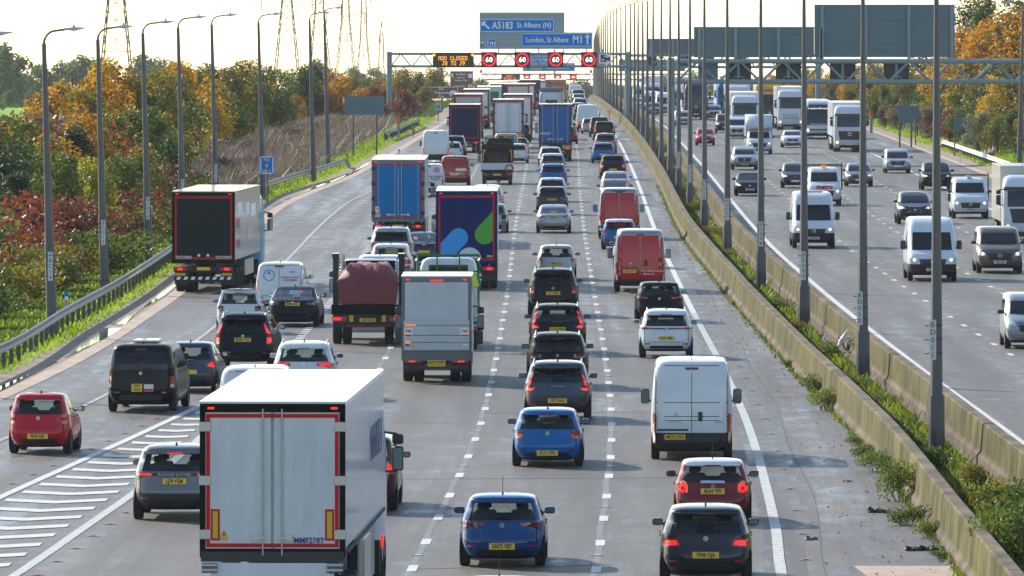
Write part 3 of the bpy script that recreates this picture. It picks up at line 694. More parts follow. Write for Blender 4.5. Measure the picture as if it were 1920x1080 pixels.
t, o, w, z0, z1 = posted('tourist_sign', 'tall brown sign standing behind the zoo sign, listing the cathedral and museum', 'sign', 844, 887.5, 133, 185, 1280, M_brown, (-.3, .3), -3.6, None, M_white)
for tx, k, sz in (('St Albans', .88, .38), ('Historic', .76, .34), ('Roman City', .66, .34), ('Cathedral', .45, .38), ('Museum', .17, .38)): text(tx, -.1 if k > .6 else -.35, -.012, z0 + (z1 - z0) * k, sz, M_white, o, .02)
poly(o, arrow_pts(-w * .40, z0 + (z1 - z0) * .83, .7, R(25), .12, .36, .25), -.012, M_white)
c = MB(); c.box(w * .28, w * .45, -.014, -.01, z0 + (z1 - z0) * .75, z0 + (z1 - z0) * .9); c.box(w * .28, w * .34, -.014, -.01, z0 + (z1 - z0) * .4, z0 + (z1 - z0) * .52); c.box(w * .38, w * .44, -.014, -.01, z0 + (z1 - z0) * .4, z0 + (z1 - z0) * .52); c.build('symbols', [M_white], o)
M_red = mat('post_red', (.65, .05, .03), .5)
def pillar(px, y, h, w, label, zb=0):
    t = empty('cabinet_post', ((px - 960) * y / F, y, zb)); tag(t, label, 'roadside post')
    b = MB(); b.tube([(0, 0, -.2), (0, 0, h * .72)], w, 10); b.build('post', [M_gan], t); b = MB(); b.tube([(0, 0, h * .70), (0, 0, h)], w * 1.12, 10); b.build('red_cap', [M_red], t)
pillar(747, 790, 1.85, .12, 'grey roadside post with a red cap by the gantry leg', 0)
pillar(1633.5, 830, 1.9, .14, 'red capped roadside post beside the oncoming lorry', .15)
def marker(px, y, label, zb=.05):
    t = empty('marker_post', ((px - 960) * y / F, y, zb)); tag(t, label, 'marker post')
    b = MB(); b.box(-.06, .06, -.03, .03, -.2, 1.0); b.build('post', [M_white], t)
    b = MB(); b.box(-.065, .065, -.04, -.031, .84, 1.005); b.build('blue_band', [M_blue], t); b = MB(); b.box(-.03, .03, -.04, -.031, .4, .7); b.build('reflector', [M_red], t)
for px, y, l in ((124.5, 322, 'white marker post with a blue band near the leftmost lamp'), (729, 760, 'small white marker post on the grass below the gantry leg'), (802, 905, 'small white marker post right of the striped board'), (1800, 660, 'white marker post with blue band behind the right crash barrier'), (748, 660, 'white marker post at the far end of the left crash barrier')): marker(px, y, l)
M_brown2 = mat('telegraph_wood', (.16, .07, .04), .8)
t = empty('telegraph_pole', ((135 - 960) * 900 / F, 900, -4)); tag(t, 'brown wooden telegraph pole with crossarm rising from the orange trees', 'pole')
b = MB(); b.tube([(0, 0, 0), (0, 0, 9.3)], [.16, .12], 8); b.build('mast', [M_brown2], t)
b = MB(); b.tube([(-.5, 0, 9.0), (.5, 0, 9.0)], .05, 6); b.tube([(-.5, 0, 9.0), (0, 0, 8.1), (.5, 0, 9.0)], .03, 5); b.build('crossarm', [M_brown2], t)
t = empty('hazard_board', ((775 - 960) * 800 / F, 800, 0)); tag(t, 'black and yellow striped hazard board at the end of the short crash barrier', 'sign')
b = MB(); b.box(-.16, .16, 0, .03, .3, .95); p_ = b.build('panel', [M_gblack], t)
for k in range(4): c = MB(); c.face([(-.16, -.004, .35 + k * .16), (.16, -.004, .43 + k * .16), (.16, -.004, .50 + k * .16), (-.16, -.004, .42 + k * .16)]); c.build('stripe', [M_gold], p_)
b = MB(); b.box(-.03, .03, .03, .06, -.2, .9); b.build('post', [M_post], t)
# handrail behind the crash barrier
t = empty('handrail', ((630 - 960) * 640 / F, 640, 0)); tag(t, 'thin dark handrail on the grass behind the crash barrier end', 'handrail')
b = MB(); b.tube([(-2.4, -14, .95), (-.6, 0, 1.0), (.75, 2, 1.0), (.8, 2, -.2)], .035, 6); b.tube([(-2.4, -14, .5), (-.6, 0, .5), (.75, 2, .5)], .03, 6)
b.tube([(-.6, 0, -.2), (-.6, 0, 1.0)], .035, 6); b.tube([(-2.4, -14, -.2), (-2.4, -14, 1.0)], .035, 6); b.build('rails', [M_pole], t)
# right verge signs, seen from behind, and cones
t, o, w, z0, z1 = posted('road_sign', 'square grey sign back with two posts at the foot of the right bank', 'sign', 1684, 1713, 198, 231, 740, M_back, (-.4, .35), .1)
t, o, w, z0, z1 = posted('road_sign', 'grey sign back half hidden behind the square one on the right verge', 'sign', 1706, 1724, 199, 222, 752, M_back, (.1,), .1)
t, o, w, z0, z1 = posted('road_sign', 'small tilted grey sign back in the bushes above the right crash barrier', 'sign', 1784, 1801, 219, 248, 690, M_back, (-.15,), .1); o.rotation_euler = (0, R(4), 0)
M_cone = mat('cone_orange', (.65, .06, .02), .5)
for px, y, l, hh in ((1848, 670, 'leftmost of three red and white cones behind the crash barrier', .95), (1856.5, 676, 'middle of three red and white cones behind the crash barrier', .95), (1863, 684, 'rightmost of three red and white cones behind the crash barrier', .9)):
    t = empty('traffic_cone', ((px - 960) * y / F, y, .22)); tag(t, l, 'traffic cone', 'cones behind the right crash barrier')
    b = MB(); b.box(-.22, .22, -.22, .22, 0, .06); b.tube([(0, 0, .06), (0, 0, hh)], [.17, .03], 12); b.build('cone', [M_cone], t)
    b = MB(); b.tube([(0, 0, .35), (0, 0, .62)], [.128, .095], 12, cap=False); b.build('white_band', [M_white], t)

# ---------------------------------------------------------------- electricity pylons
M_pyl = mat('pylon_steel', (.07, .075, .075), .7, spec=.1)
def pylon_mesh():
    legs = MB(); brace = MB(); hh = 50.
    def hw(z): return 3.9 - (3.9 - 1.35) * min(1, z / 27) if z < 27 else max(.12, 1.35 - (z - 27) / 23 * 1.2 if z > 42 else 1.35 - (z - 27) / 15 * .35)
    zs = [0, 6.5, 12, 16.5, 20.5, 24, 27, 30, 33, 36, 39, 42, 45, 50]
    for sx in (-1, 1):
        for sy in (-1, 1): legs.tube([(sx * hw(z), sy * hw(z), z) for z in zs], .14, 4, smooth=False)
    for i in range(len(zs) - 1):
        a, c = zs[i], zs[i + 1]; A, C = hw(a), hw(c)
        for s in (-1, 1):
            brace.tube([(-A, s * A, a), (C, s * C, c)], .07, 3, cap=False); brace.tube([(A, s * A, a), (-C, s * C, c)], .07, 3, cap=False)
            brace.tube([(s * A, -A, a), (s * C, C, c)], .07, 3, cap=False); brace.tube([(s * A, A, a), (s * C, -C, c)], .07, 3, cap=False)
        if i % 2 == 0:
            for s in (-1, 1): brace.tube([(-A, s * A, a), (A, s * A, a)], .07, 3, cap=False)
    arms = []
    for z, r in ((28, 7.2), (35.5, 9.3), (43, 6.3)):
        m = MB()
        for s in (-1, 1):
            for q in (-.8, .8): m.tube([(s * hw(z), q, z), (s * r, 0, z + .1)], .09, 4, cap=False); m.tube([(s * hw(z + 2.2), q * .7, z + 2.4), (s * r, 0, z + .1)], .07, 4, cap=False)
            for k in range(1, 5): x = hw(z) + (r - hw(z)) * k / 5; m.tube([(s * x, 0, z), (s * x * .96, 0, z + 2.3 * (1 - k / 5))], .05, 3, cap=False)
        arms.append(m)
    ins = MB()
    for z, r in ((28, 7.1), (35.5, 9.2), (43, 6.2)):
        for s in (-1, 1): ins.tube([(s * r, 0, z), (s * r, 0, z - 3.6)], .17, 5)
    return legs.me('frame', [M_pyl]), brace.me('bracing', [M_pyl]), [m.me('crossarm', [M_pyl]) for m in arms], ins.me('insulators', [M_pyl])
pf, pb, pa, pi_ = pylon_mesh()
for i, (px, y, zb, sc, lab) in enumerate(((218, 1900, -9, 1.0, 'largest steel pylon with its legs behind the orange trees'), (538, 2430, -12, .98, 'steel pylon right of the largest, arms cut by the top of the photo'), (599, 2900, -14, 1.0, 'pale pylon standing behind a close pair of street lamps'), (648, 3250, -17, 1.0, 'pale pylon fourth from the left in the row'), (682, 3700, -25, .98, 'pale pylon fifth from the left in the row, its top in view'), (715, 4400, -42, .98, 'smallest and palest pylon at the right end of the row'))):
    t = empty('electricity_pylon', ((px - 960) * y / F, y, zb), R(8)); tag(t, lab, 'pylon', 'pylons marching into the haze'); t.scale = (sc,) * 3
    inst('frame', pf, t); inst('bracing', pb, t); [inst('crossarm', a, t) for a in pa]; inst('insulators', pi_, t)
# ---------------------------------------------------------------- vegetation
import numpy as np
def leaf_cloud(rs, lobes, n, size, aspect=.62, fill=.25, droop=0.):
    """n leaf quads spread through the outer shell of the lobes [(cx,cy,cz,rx,ry,rz)]"""
    L = np.array(lobes); w = L[:, 3] * L[:, 5]; idx = rs.choice(len(L), n, p=w / w.sum()); l = L[idx]
    d = rs.normal(size=(n, 3)); d /= np.linalg.norm(d, axis=1)[:, None]
    r = np.where(rs.random(n) < fill, rs.random(n) ** .5 * .8, .78 + .3 * rs.random(n) ** 1.4)[:, None]
    # leaf sprays: pull the leaves towards twig tips
    k = max(8, n // 14); tips = rs.integers(0, n, k)[rs.integers(0, k, n)]; same = idx == idx[tips]
    d = np.where((same & (rs.random(n) < .55))[:, None], d[tips] + rs.normal(size=(n, 3)) * .13, d); d /= np.linalg.norm(d, axis=1)[:, None]
    c = l[:, :3] + d * l[:, 3:6] * r; c[:, 2] = np.maximum(c[:, 2], .05)
    u = rs.normal(size=(n, 3)); u[:, 2] *= .7; u /= np.linalg.norm(u, axis=1)[:, None]
    t = rs.normal(size=(n, 3)); v = np.cross(u, t); v /= np.linalg.norm(v, axis=1)[:, None]
    s = (size * (.6 + .8 * rs.random(n)))[:, None]
    P = np.stack([c - u * s * .5, c + v * s * aspect * .5, c + u * s * .5, c - v * s * aspect * .5], 1).reshape(-1, 3)
    return P
def cloud_me(name, P, m):
    me = bpy.data.meshes.new(name); n = len(P) // 4
    me.vertices.add(len(P)); me.vertices.foreach_set('co', P.astype('f').ravel()); me.loops.add(len(P)); me.loops.foreach_set('vertex_index', np.arange(len(P), dtype='i'))
    me.polygons.add(n); me.polygons.foreach_set('loop_start', np.arange(0, len(P), 4, dtype='i')); me.polygons.foreach_set('loop_total', np.full(n, 4, 'i'))
    me.materials.append(m); me.update(calc_edges=True); return me
M_bark = mat('bark', (.06, .045, .035), .9, var=.3, scale=6, bump=.5)
LV = dict(
    orange=leafmat('orange_leaves', [(.045, .055, .012), (.11, .085, .015), (.24, .12, .013), (.36, .17, .015), (.44, .24, .025)], .45),
    gold=leafmat('gold_leaves', [(.06, .065, .012), (.20, .13, .012), (.40, .22, .012), (.52, .31, .02)], .5),
    olive=leafmat('olive_leaves', [(.03, .05, .012), (.07, .09, .018), (.14, .13, .02), (.26, .16, .02)], .42),
    green=leafmat('green_leaves', [(.018, .04, .010), (.04, .07, .016), (.075, .11, .02), (.12, .15, .025)], .42),
    dark=leafmat('dark_leaves', [(.012, .028, .012), (.025, .05, .016), (.045, .07, .022)], .35),
    yellow=leafmat('yellow_green_leaves', [(.10, .12, .015), (.22, .22, .02), (.34, .30, .03)], .5),
    red=leafmat('red_leaves', [(.035, .045, .013), (.075, .06, .02), (.12, .036, .022), (.18, .04, .028), (.20, .085, .03)], .38),
    pale=leafmat('grey_green_leaves', [(.06, .08, .04), (.13, .16, .09), (.22, .25, .16)], .4),
    brown=leafmat('brown_leaves', [(.06, .045, .032), (.10, .075, .05), (.14, .10, .065)], .3),
    weed=leafmat('weed_leaves', [(.025, .04, .012), (.05, .075, .016), (.10, .14, .022), (.18, .21, .03)], .42))
def tree_protos(key, seed, h=8., w=3.0, n=6500, size=.27, low=.12, nl=16):
    rs = np.random.default_rng(seed); lobes = []
    for i in range(nl):
        t = (i + rs.random()) / nl; z = h * (low + .12 + (.83 - low) * t); env = w * (math.sin(math.pi * min(1, .18 + .80 * t)) ** .6) * (1.05 - .35 * t)
        a = rs.random() * 6.28; q = env * (.35 + .5 * rs.random()); rr = w * (.30 + .24 * rs.random()) * (1.15 - .5 * t)
        lobes.append((math.cos(a) * q, math.sin(a) * q, z, rr, rr, rr * (.75 + .5 * rs.random())))
    P = leaf_cloud(rs, lobes, n, size)
    b = MB(); b.tube([(0, 0, -.5), (0, 0, h * .25), (.1, .05, h * .55), (.0, .1, h * .82)], [h * .022, h * .018, h * .012, h * .004], 7)
    for l in lobes:
        z0 = max(.12 * h, l[2] * .6); b.tube([(0, 0, z0), (l[0] * .5, l[1] * .5, (z0 + l[2]) / 2 + .1), (l[0], l[1], l[2] + l[5] * .3)], [h * .009, h * .006, h * .002], 4, cap=False)
    return cloud_me('crown', P, LV[key]), b.me('trunk', [M_bark])
TREES = {}
def tproto(key, v):
    if (key, v) not in TREES:
        TREES[(key, v)] = tree_protos(key, (abs(hash1(len(key) * 7.7 + ord(key[0])))* 1000 + v * 17).__int__(), 8., 3.0 + .25 * v, 6500, .26, .05 + .04 * v)
    return TREES[(key, v)]
def gz_left(x, y):
    d = x - TK(min(max(y, 100), 3600)); base = zr(y) if y < 3600 else zr(3600); fall = min(1, max(.25, (y - 250) / 900)); L = secL
    for i in range(len(L) - 1):
        if L[i][0] <= d <= L[i + 1][0]:
            u = (d - L[i][0]) / (L[i + 1][0] - L[i][0]); z = L[i][1] + (L[i + 1][1] - L[i][1]) * u; break
    else: z = 0
    return base * (1 if d > -60 else .75) + z * fall
def gz_right(x, y): d = x - TKR(y); return zr(y) + .15 + bankR(y, max(d, 0))
PW = {}
def plant_tree(key, v, x, y, h, label, group, wscale=1., name='autumn_tree', zb=None, cat='tree'):
    c, t = tproto(key, v); z = zb if zb is not None else (gz_left(x, y) if x < 5 else gz_right(x, y)); s = h / 8.
    PW[label] = PW.get(label, 0) + 1
    r_ = empty(name, (x, y, z), rnd.random() * 6.28); r_.scale = (s * wscale, s * wscale, s); tag(r_, label, cat, group)
    inst('crown', c, r_); inst('trunk', t, r_); return r_
CN = dict(orange='orange leaved', gold='golden leaved', olive='olive and amber', green='mid green', dark='dark green', yellow='yellow green', red='red leaved', pale='grey green', brown='brown')
# landmarks for the labels: (pixel column, words)
LMK = [(20, 'at the left edge of the photo'), (97, 'behind the leftmost full lamp column'), (135, 'around the wooden telegraph pole'), (196, 'behind the second lamp column'), (240, 'under the largest pylon'), (279, 'behind the third lamp column'), (344, 'behind the lamp column above the black lorry'), (405, 'behind the lamp column right of the black lorry'), (450, 'between the black lorry column and the marker sign column'), (493, 'behind the marker sign column'), (540, 'under the second pylon'), (588, 'left of the close pair of lamp columns'), (615, 'right of the close pair of lamp columns'), (660, 'above the blank grey sign back'), (700, 'right of the blank grey sign back'), (730, 'beside the gantry leg'), (770, 'just right of the gantry leg'), (810, 'left of the brown zoo sign'), (850, 'around the brown signs'), (890, 'far beyond the brown signs')]
def lm(px): return min(LMK, key=lambda q: abs(q[0] - px))[1]
# left belt: (pixel column, distance, top row, colour, width factor)
SEENL = {}
def belt(px, y, top, key, ws, name='autumn_tree', extra=''):
    x = (px - 960) * y / F; zt = H - (top - Y0) * y / F; z = gz_left(x, y) - .3; h = max(1.5, zt - z)
    w = CN[key] + ' ' + extra + 'tree ' + lm(px); SEENL[w] = SEENL.get(w, 0) + 1
    if SEENL[w] > 1: w = ('farther ', 'low ', 'small ', 'slim ')[min(3, SEENL[w] - 2)] + w
    plant_tree(key, (px // 7) % 3, x, y, h, w, 'belt of trees left of the road', ws, name)
for q in ((-25, 440, 235, 'olive', 1.3), (8, 450, 238, 'green', 1.3), (45, 470, 232, 'olive', 1.1), (62, 520, 215, 'orange', 1.), (100, 540, 180, 'orange', 1.15), (128, 560, 165, 'gold', 1.), (150, 545, 172, 'olive', 1.1), (180, 560, 150, 'orange', 1.1), (208, 575, 122, 'gold', .9), (235, 580, 140, 'orange', 1.1), (262, 575, 155, 'olive', 1.), (290, 600, 148, 'olive', 1.), (312, 620, 140, 'green', 1.1), (330, 660, 128, 'orange', 1.), (352, 680, 126, 'gold', 1.1), (378, 700, 134, 'olive', 1.), (402, 720, 132, 'green', 1.1), (425, 740, 130, 'olive', 1.1), (452, 760, 124, 'olive', 1.), (478, 810, 122, 'orange', .9), (500, 800, 130, 'green', 1.), (520, 900, 136, 'green', 1.1), (545, 920, 136, 'green', 1.1), (572, 900, 130, 'green', 1.), (596, 940, 130, 'dark', 1.), (620, 1000, 132, 'orange', 1.), (640, 900, 142, 'orange', 1.2), (664, 950, 146, 'olive', 1.1), (690, 1000, 150, 'green', 1.1), (712, 1050, 150, 'orange', 1.), (742, 1100, 135, 'green', 1.1), (762, 1060, 132, 'olive', 1.1), (785, 1100, 138, 'green', 1.1), (808, 1200, 134, 'olive', 1.3), (828, 1300, 130, 'dark', 1.2), (850, 1360, 140, 'olive', 1.2), (870, 1450, 148, 'green', 1.3),
        (20, 425, 290, 'dark', 1.3), (60, 430, 300, 'green', 1.2), (95, 445, 262, 'orange', 1.1), (128, 470, 250, 'dark', 1.2), (165, 480, 230, 'orange', 1.2), (205, 500, 225, 'olive', 1.2), (240, 510, 215, 'green', 1.2), (275, 530, 215, 'green', 1.2), (305, 545, 225, 'olive', 1.), (345, 700, 215, 'green', 1.2), (380, 740, 215, 'dark', 1.2), (415, 780, 205, 'olive', 1.2), (450, 800, 200, 'green', 1.2), (485, 830, 190, 'olive', 1.2), (520, 850, 185, 'green', 1.2), (553, 880, 180, 'orange', 1.), (585, 900, 178, 'green', 1.2), (615, 920, 172, 'dark', 1.2), (645, 960, 172, 'olive', 1.2), (672, 1000, 170, 'olive', 1.2), (700, 900, 170, 'red', 1.2), (725, 920, 172, 'brown', 1.2), (752, 900, 175, 'red', 1.2), (776, 940, 182, 'brown', 1.2), (800, 1050, 165, 'olive', 1.3)):
    belt(*q)
belt(172, 415, 308, 'yellow', .9, 'willow_tree', 'small '); belt(118, 400, 300, 'green', 1.0, 'young_tree'); belt(25, 395, 335, 'dark', 1.2, 'young_tree'); belt(225, 440, 300, 'green', 1., 'young_tree'); belt(265, 470, 290, 'olive', 1.2, 'young_tree'); belt(320, 520, 270, 'dark', 1., 'young_tree')
# far hazy trees across the field and on the skyline
fp = [tree_protos('green', 900 + i, 12., 6.0, 3200, .8, .0) for i in range(2)]
FARL = {}
def far_tree(px, y, top, base, ws, lab, grp='hazy trees across the field'):
    i = int(px) % 2; x = (px - 960) * y / F; zb = H - (base - Y0) * y / F; zt = H - (top - Y0) * y / F; s = (zt - zb) / 12.
    r_ = empty('distant_tree', (x, y, zb), rnd.random() * 6.28); r_.scale = (s * ws, s * ws, s); tag(r_, lab, 'tree', grp); inst('crown', fp[i][0], r_); inst('trunk', fp[i][1], r_)
for px, y, top, base, ws, lab in ((5, 1900, 88, 202, .9, 'tall hazy tree at the left edge beyond the field'), (38, 1950, 104, 200, 1., 'hazy tree beyond the field left of the first lamp'), (72, 2000, 122, 200, 1.1, 'hazy tree beyond the field crossed by the first lamp'), (115, 2300, 120, 200, 1., 'hazy tree behind the telegraph pole'), (160, 2300, 106, 195, 1.2, 'broad hazy tree left of the largest pylon'), (140, 2600, 112, 190, 1.2, 'pale hazy tree right of the telegraph pole'), (190, 2500, 112, 190, 1.2, 'pale hazy tree touching the largest pylon'), (265, 2400, 106, 190, 1.0, 'hazy tree right of the largest pylon'), (300, 2450, 110, 190, 1.1, 'hazy tree between the largest pylon and the black lorry lamp'), (330, 2600, 118, 190, 1., 'pale tree just left of the black lorry lamp'), (590, 2100, 112, 180, .9, 'pale green tree rising behind the second pylon'), (390, 3000, 130, 175, 1.3, 'faint skyline tree above the belt near the black lorry'), (605, 2900, 124, 180, 1.2, 'faint skyline tree behind the close lamp pair'), (660, 3000, 126, 180, 1.2, 'faint skyline tree behind the fourth pylon'), (700, 3100, 128, 180, 1.3, 'faint skyline tree left of the gantry leg'), (900, 2300, 148, 190, 1.5, 'faint tree behind the distant gantry'), (930, 2700, 158, 190, 1.6, 'faint tree right of the distant gantry leg')):
    far_tree(px, y, top, base, ws, lab)
for px, lab in ((16, 'round hazy hedge bush at the left edge of the field'), (60, 'round hazy hedge bush at the end of the field')): far_tree(px, 1750, 170, 200, 1.15, lab, 'round bushes at the field edge')
k = 0
for px in range(960, 1560, 26):
    y = 2700 + 500 * hash1(px); top = 150 + 14 * hash1(px * 1.7) - (12 if px > 1200 else 0)
    far_tree(px, y, top, 195, 1.6, 'very faint hazy tree on the far skyline', 'faint trees on the far skyline')
# right-hand bank
LMR = [(1452, 'far along the right bank beyond the yellow lorry'), (1480, 'on the right bank behind the white lorries'), (1535, 'behind the far gantry leg'), (1580, 'behind the coach and the white lorry'), (1620, 'left of the red capped post'), (1660, 'right of the red capped post'), (1700, 'behind the grey sign backs'), (1757, 'behind the nearest lamp column'), (1800, 'right of the big sign boards'), (1830, 'above the small tilted sign back'), (1860, 'above the traffic cones'), (1890, 'left of the right hand lamp'), (1915, 'at the right edge of the photo')]
SR = {}
def bank(px, y, top, key, ws, name='bank_tree'):
    x = (px - 960) * y / F; z = gz_right(x, y) - .3; zt = H - (top - Y0) * y / F; h = max(1.6, zt - z)
    lm_ = min(LMR, key=lambda q: abs(q[0] - px))[1]; w = CN[key] + ' tree ' + lm_; SR[w] = SR.get(w, 0) + 1
    if SR[w] > 1: w = ('farther ', 'low ', 'small ', 'slim ', 'bushy ', 'rough ', 'short ')[min(6, SR[w] - 2)] + w
    plant_tree(key, (px // 5) % 3, x, y, h, w, 'trees on the right bank', ws, name)
for q in ((1825, 900, 6, 'dark', 1.), (1860, 860, 2, 'green', .9), (1900, 880, -8, 'green', .9), (1812, 800, 62, 'orange', 1.), (1845, 780, 50, 'orange', .9), (1872, 760, 38, 'orange', 1.), (1905, 760, 22, 'olive', 1.), (1940, 740, 10, 'orange', 1.), (1800, 820, 90, 'olive', 1.), (1770, 860, 108, 'olive', 1.2), (1735, 880, 112, 'olive', 1.2), (1700, 920, 116, 'orange', 1.1), (1665, 950, 118, 'olive', 1.2), (1630, 1000, 122, 'olive', 1.1), (1600, 1050, 126, 'orange', 1.), (1570, 1100, 128, 'olive', 1.2), (1540, 1150, 130, 'gold', 1.1), (1515, 1200, 132, 'olive', 1.2), (1490, 1260, 133, 'orange', 1.2), (1468, 1340, 138, 'olive', 1.3), (1445, 1450, 142, 'gold', 1.4), (1425, 1600, 145, 'olive', 1.5), (1405, 1800, 150, 'green', 1.6),
        (1650, 900, 165, 'green', 1.2), (1680, 870, 160, 'green', 1.2), (1710, 840, 150, 'olive', 1.2), (1745, 810, 150, 'green', 1.2), (1780, 780, 155, 'olive', 1.2), (1815, 760, 130, 'green', 1.2), (1850, 740, 120, 'olive', 1.2), (1865, 715, 150, 'gold', .75), (1858, 705, 185, 'gold', .7), (1895, 720, 120, 'dark', 1.2), (1925, 700, 110, 'olive', 1.3), (1620, 960, 175, 'olive', 1.2), (1590, 1000, 172, 'olive', 1.2), (1560, 1080, 168, 'brown', 1.1), (1530, 1120, 165, 'brown', 1.1), (1500, 1180, 162, 'olive', 1.2),
        (1660, 850, 205, 'brown', 1.2), (1690, 820, 200, 'brown', 1.1), (1720, 790, 200, 'pale', 1.1), (1750, 760, 205, 'brown', 1.1), (1780, 740, 210, 'red', 1.1), (1810, 720, 205, 'green', 1.1), (1835, 700, 215, 'pale', 1.1), (1870, 690, 225, 'olive', 1.1), (1905, 680, 215, 'green', 1.1), (1940, 670, 200, 'olive', 1.2)):
    bank(*q)
# shrubs
def shrub_me(key, seed, n=2600, size=.13, w=1.7, h=1.7):
    rs = np.random.default_rng(seed); lobes = [(rs.normal() * w * .42, rs.normal() * w * .42, h * (.28 + .38 * rs.random()), w * .42, w * .42, h * (.28 + .1 * rs.random())) for i in range(9)]
    st = MB()
    for i in range(9): l = lobes[i]; st.tube([(l[0] * .2, l[1] * .2, -.1), (l[0], l[1], l[2])], [.03, .012], 4, cap=False)
    return cloud_me('foliage', leaf_cloud(rs, lobes, n, size, .6, .3), LV[key]), st.me('stems', [M_bark])
SH = {k: [shrub_me(k, 40 + i * 3 + len(k)) for i in range(2)] for k in ('red', 'green', 'olive', 'brown', 'weed')}
SN = dict(red='red leaved dogwood shrub in the thicket on the left slope', green='dark green shrub behind the left crash barrier', olive='olive green shrub in the thicket on the left slope', brown='dry brown shrub on the left slope', weed='fresh green weed')
def shrub(key, x, y, s, lab=None, grp=None, z=None, hs=1., name='shrub', cat='shrub'):
    f_, st = SH[key][int(abs(x * 7 + y)) % 2]; r_ = empty(name, (x, y, (gz_left(x, y) if x < 5 else 0) if z is None else z), rnd.random() * 6.28); r_.scale = (s, s, s * hs)
    tag(r_, lab or SN[key], cat, grp or key + ' shrubs on the left slope'); inst('foliage', f_, r_); inst('stems', st, r_)
y = 282.0
while y < 520:                                   # thicket between the barrier and the tree belt
    for row in range(6):
        x = GL(min(y, 560)) - 2.6 - row * 2.1 - rnd.random() * 1.2
        pxx = 960 + x * F / y
        if pxx < -60: continue
        hgt = (1.0 + .36 * row) * (1.1 if y > 330 else 1.0)
        if row == 0: key = 'green' if rnd.random() < .55 else 'olive'; hgt *= 1.0
        else: key = 'red' if (rnd.random() < .8 and y > 300) else rnd.choice(['olive', 'green'])
        if y > 500 and row > 1: key = 'brown'
        shrub(key, x, y + rnd.random() * 4, (1.05 + .4 * rnd.random()) * hgt * .85, hs=.95)
    y += 6.5 + y * .012
for k in range(46):                              # dry bushes through the brown slope
    y = 470 + 11.5 * k + 6 * rnd.random(); g0 = GL(min(y, 640)) + (0 if y < 640 else (y - 640) * .010) - 4
    shrub('brown' if k % 4 else 'olive', g0 - 9.5 * rnd.random(), y, .55 + .4 * rnd.random(), 'dry bush standing in the brown scrub slope', 'dry bushes on the brown slope')
# long grass and dry scrub: uncountable
def blades(name, pts, key_m, hmin, hmax, wid, lean=.5, seed=3):
    rs = np.random.default_rng(seed); p = np.array(pts); n = len(p); h = hmin + (hmax - hmin) * rs.random(n) ** 1.5; a = rs.random(n) * 6.28
    d = np.stack([np.cos(a), np.sin(a), np.zeros(n)], 1) * (wid * (.6 + .8 * rs.random(n)))[:, None]; ln = rs.normal(size=(n, 3)) * (h * lean)[:, None]; ln[:, 2] = h
    P = np.stack([p - d, p + d, p + ln + d * .25, p + ln - d * .25], 1).reshape(-1, 3)
    o = bpy.data.objects.new(name, cloud_me(name, P, key_m)); col.objects.link(o); return tag(o, kind='stuff')
M_blade = leafmat('grass_blades', [(.06, .11, .012), (.12, .20, .018), (.20, .30, .03), (.28, .33, .05)], .5)
M_dry = leafmat('dry_stems', [(.075, .058, .046), (.125, .095, .075), (.17, .13, .10), (.10, .085, .045)], .3)
rs0 = np.random.default_rng(11); pts = []
for _ in range(52000):
    y = 235 + 720 * rs0.random() ** 1.15; u = rs0.random()
    d = -1.75 - 5.6 * u if rs0.random() < .85 else -1.55 - .5 * rs0.random()
    x = TK(y) + d
    pts.append((x, y, gz_left(x, y) - .01))
for _ in range(42000):
    y = 560 + 500 * rs0.random(); x = TKR(y) + 1.3 + 6.5 * rs0.random(); pts.append((x, y, gz_right(x, y) + .0))
tag(blades('verge_grass', pts, M_blade, .06, .24, .035, .5), 'bright green grass on the verges', 'grass')
pts = []
for _ in range(105000):
    y = 455 + 560 * rs0.random(); g0 = GL(min(y, 640)) + (0 if y < 640 else (y - 640) * .010) - 2.2; g1 = -31 + (y - 455) * .012; x = g0 + (g1 - g0) * rs0.random() ** .8
    pts.append((x, y, gz_left(x, y)))
tag(blades('dry_scrub', pts, M_dry, .25, 1.35, .04, .5, 5), 'dry brown scrub and dead stems on the left slope', 'scrub')
pts = []
for _ in range(26000):
    y = 168 + 760 * rs0.random() ** 1.6; a, b_ = TB1(y) + .56, TR(y) - 2.25; x = a + (b_ - a) * rs0.random(); pts.append((x, y, zr(y)))
tag(blades('median_weeds', pts, LV['weed'], .1, .42, .04, .45, 6), 'low weeds and grass between the two concrete barriers', 'weeds')
pts = []
for _ in range(3500):
    y = 174 + 400 * rs0.random() ** 1.3; x = TB1(y) - .02 - abs(rs0.normal()) * .09; pts.append((x, y, .0))
tag(blades('barrier_foot_weeds', pts, LV['weed'], .03, .16, .03, .45, 8), 'thin weeds along the foot of the concrete barrier', 'weeds')
pts = []
for _ in range(9000): y = 232 + 420 * rs0.random(); pts.append((TK(y) - .6 - 1.2 * rs0.random(), y, .03))
P3 = []                                          # loose stones, leaves and crumbs along the margin
for _ in range(1700):
    y = 165 + 330 * rs0.random() ** 1.4; u = rs0.random() ** .6; x = TE(y) + .5 + (TB1(y) - TE(y) - .5) * u; s_ = .012 + .03 * rs0.random() ** 3; a = rs0.random() * 3.1
    ca, sa = math.cos(a) * s_, math.sin(a) * s_; P3 += [(x - ca, y - sa * 2, .02), (x + sa, y - ca * 2, .02), (x + ca, y + sa * 2, .02 + s_ * .9), (x - sa, y + ca * 2, .02 + s_ * .9)]
o = bpy.data.objects.new('gravel', cloud_me('gravel', np.array(P3), leafmat('gravel_bits', [(.035, .028, .022), (.07, .055, .042), (.16, .11, .08), (.30, .27, .24)], .0))); col.objects.link(o); tag(o, 'loose grit and dead leaves on the margin', 'gravel', None, 'stuff')
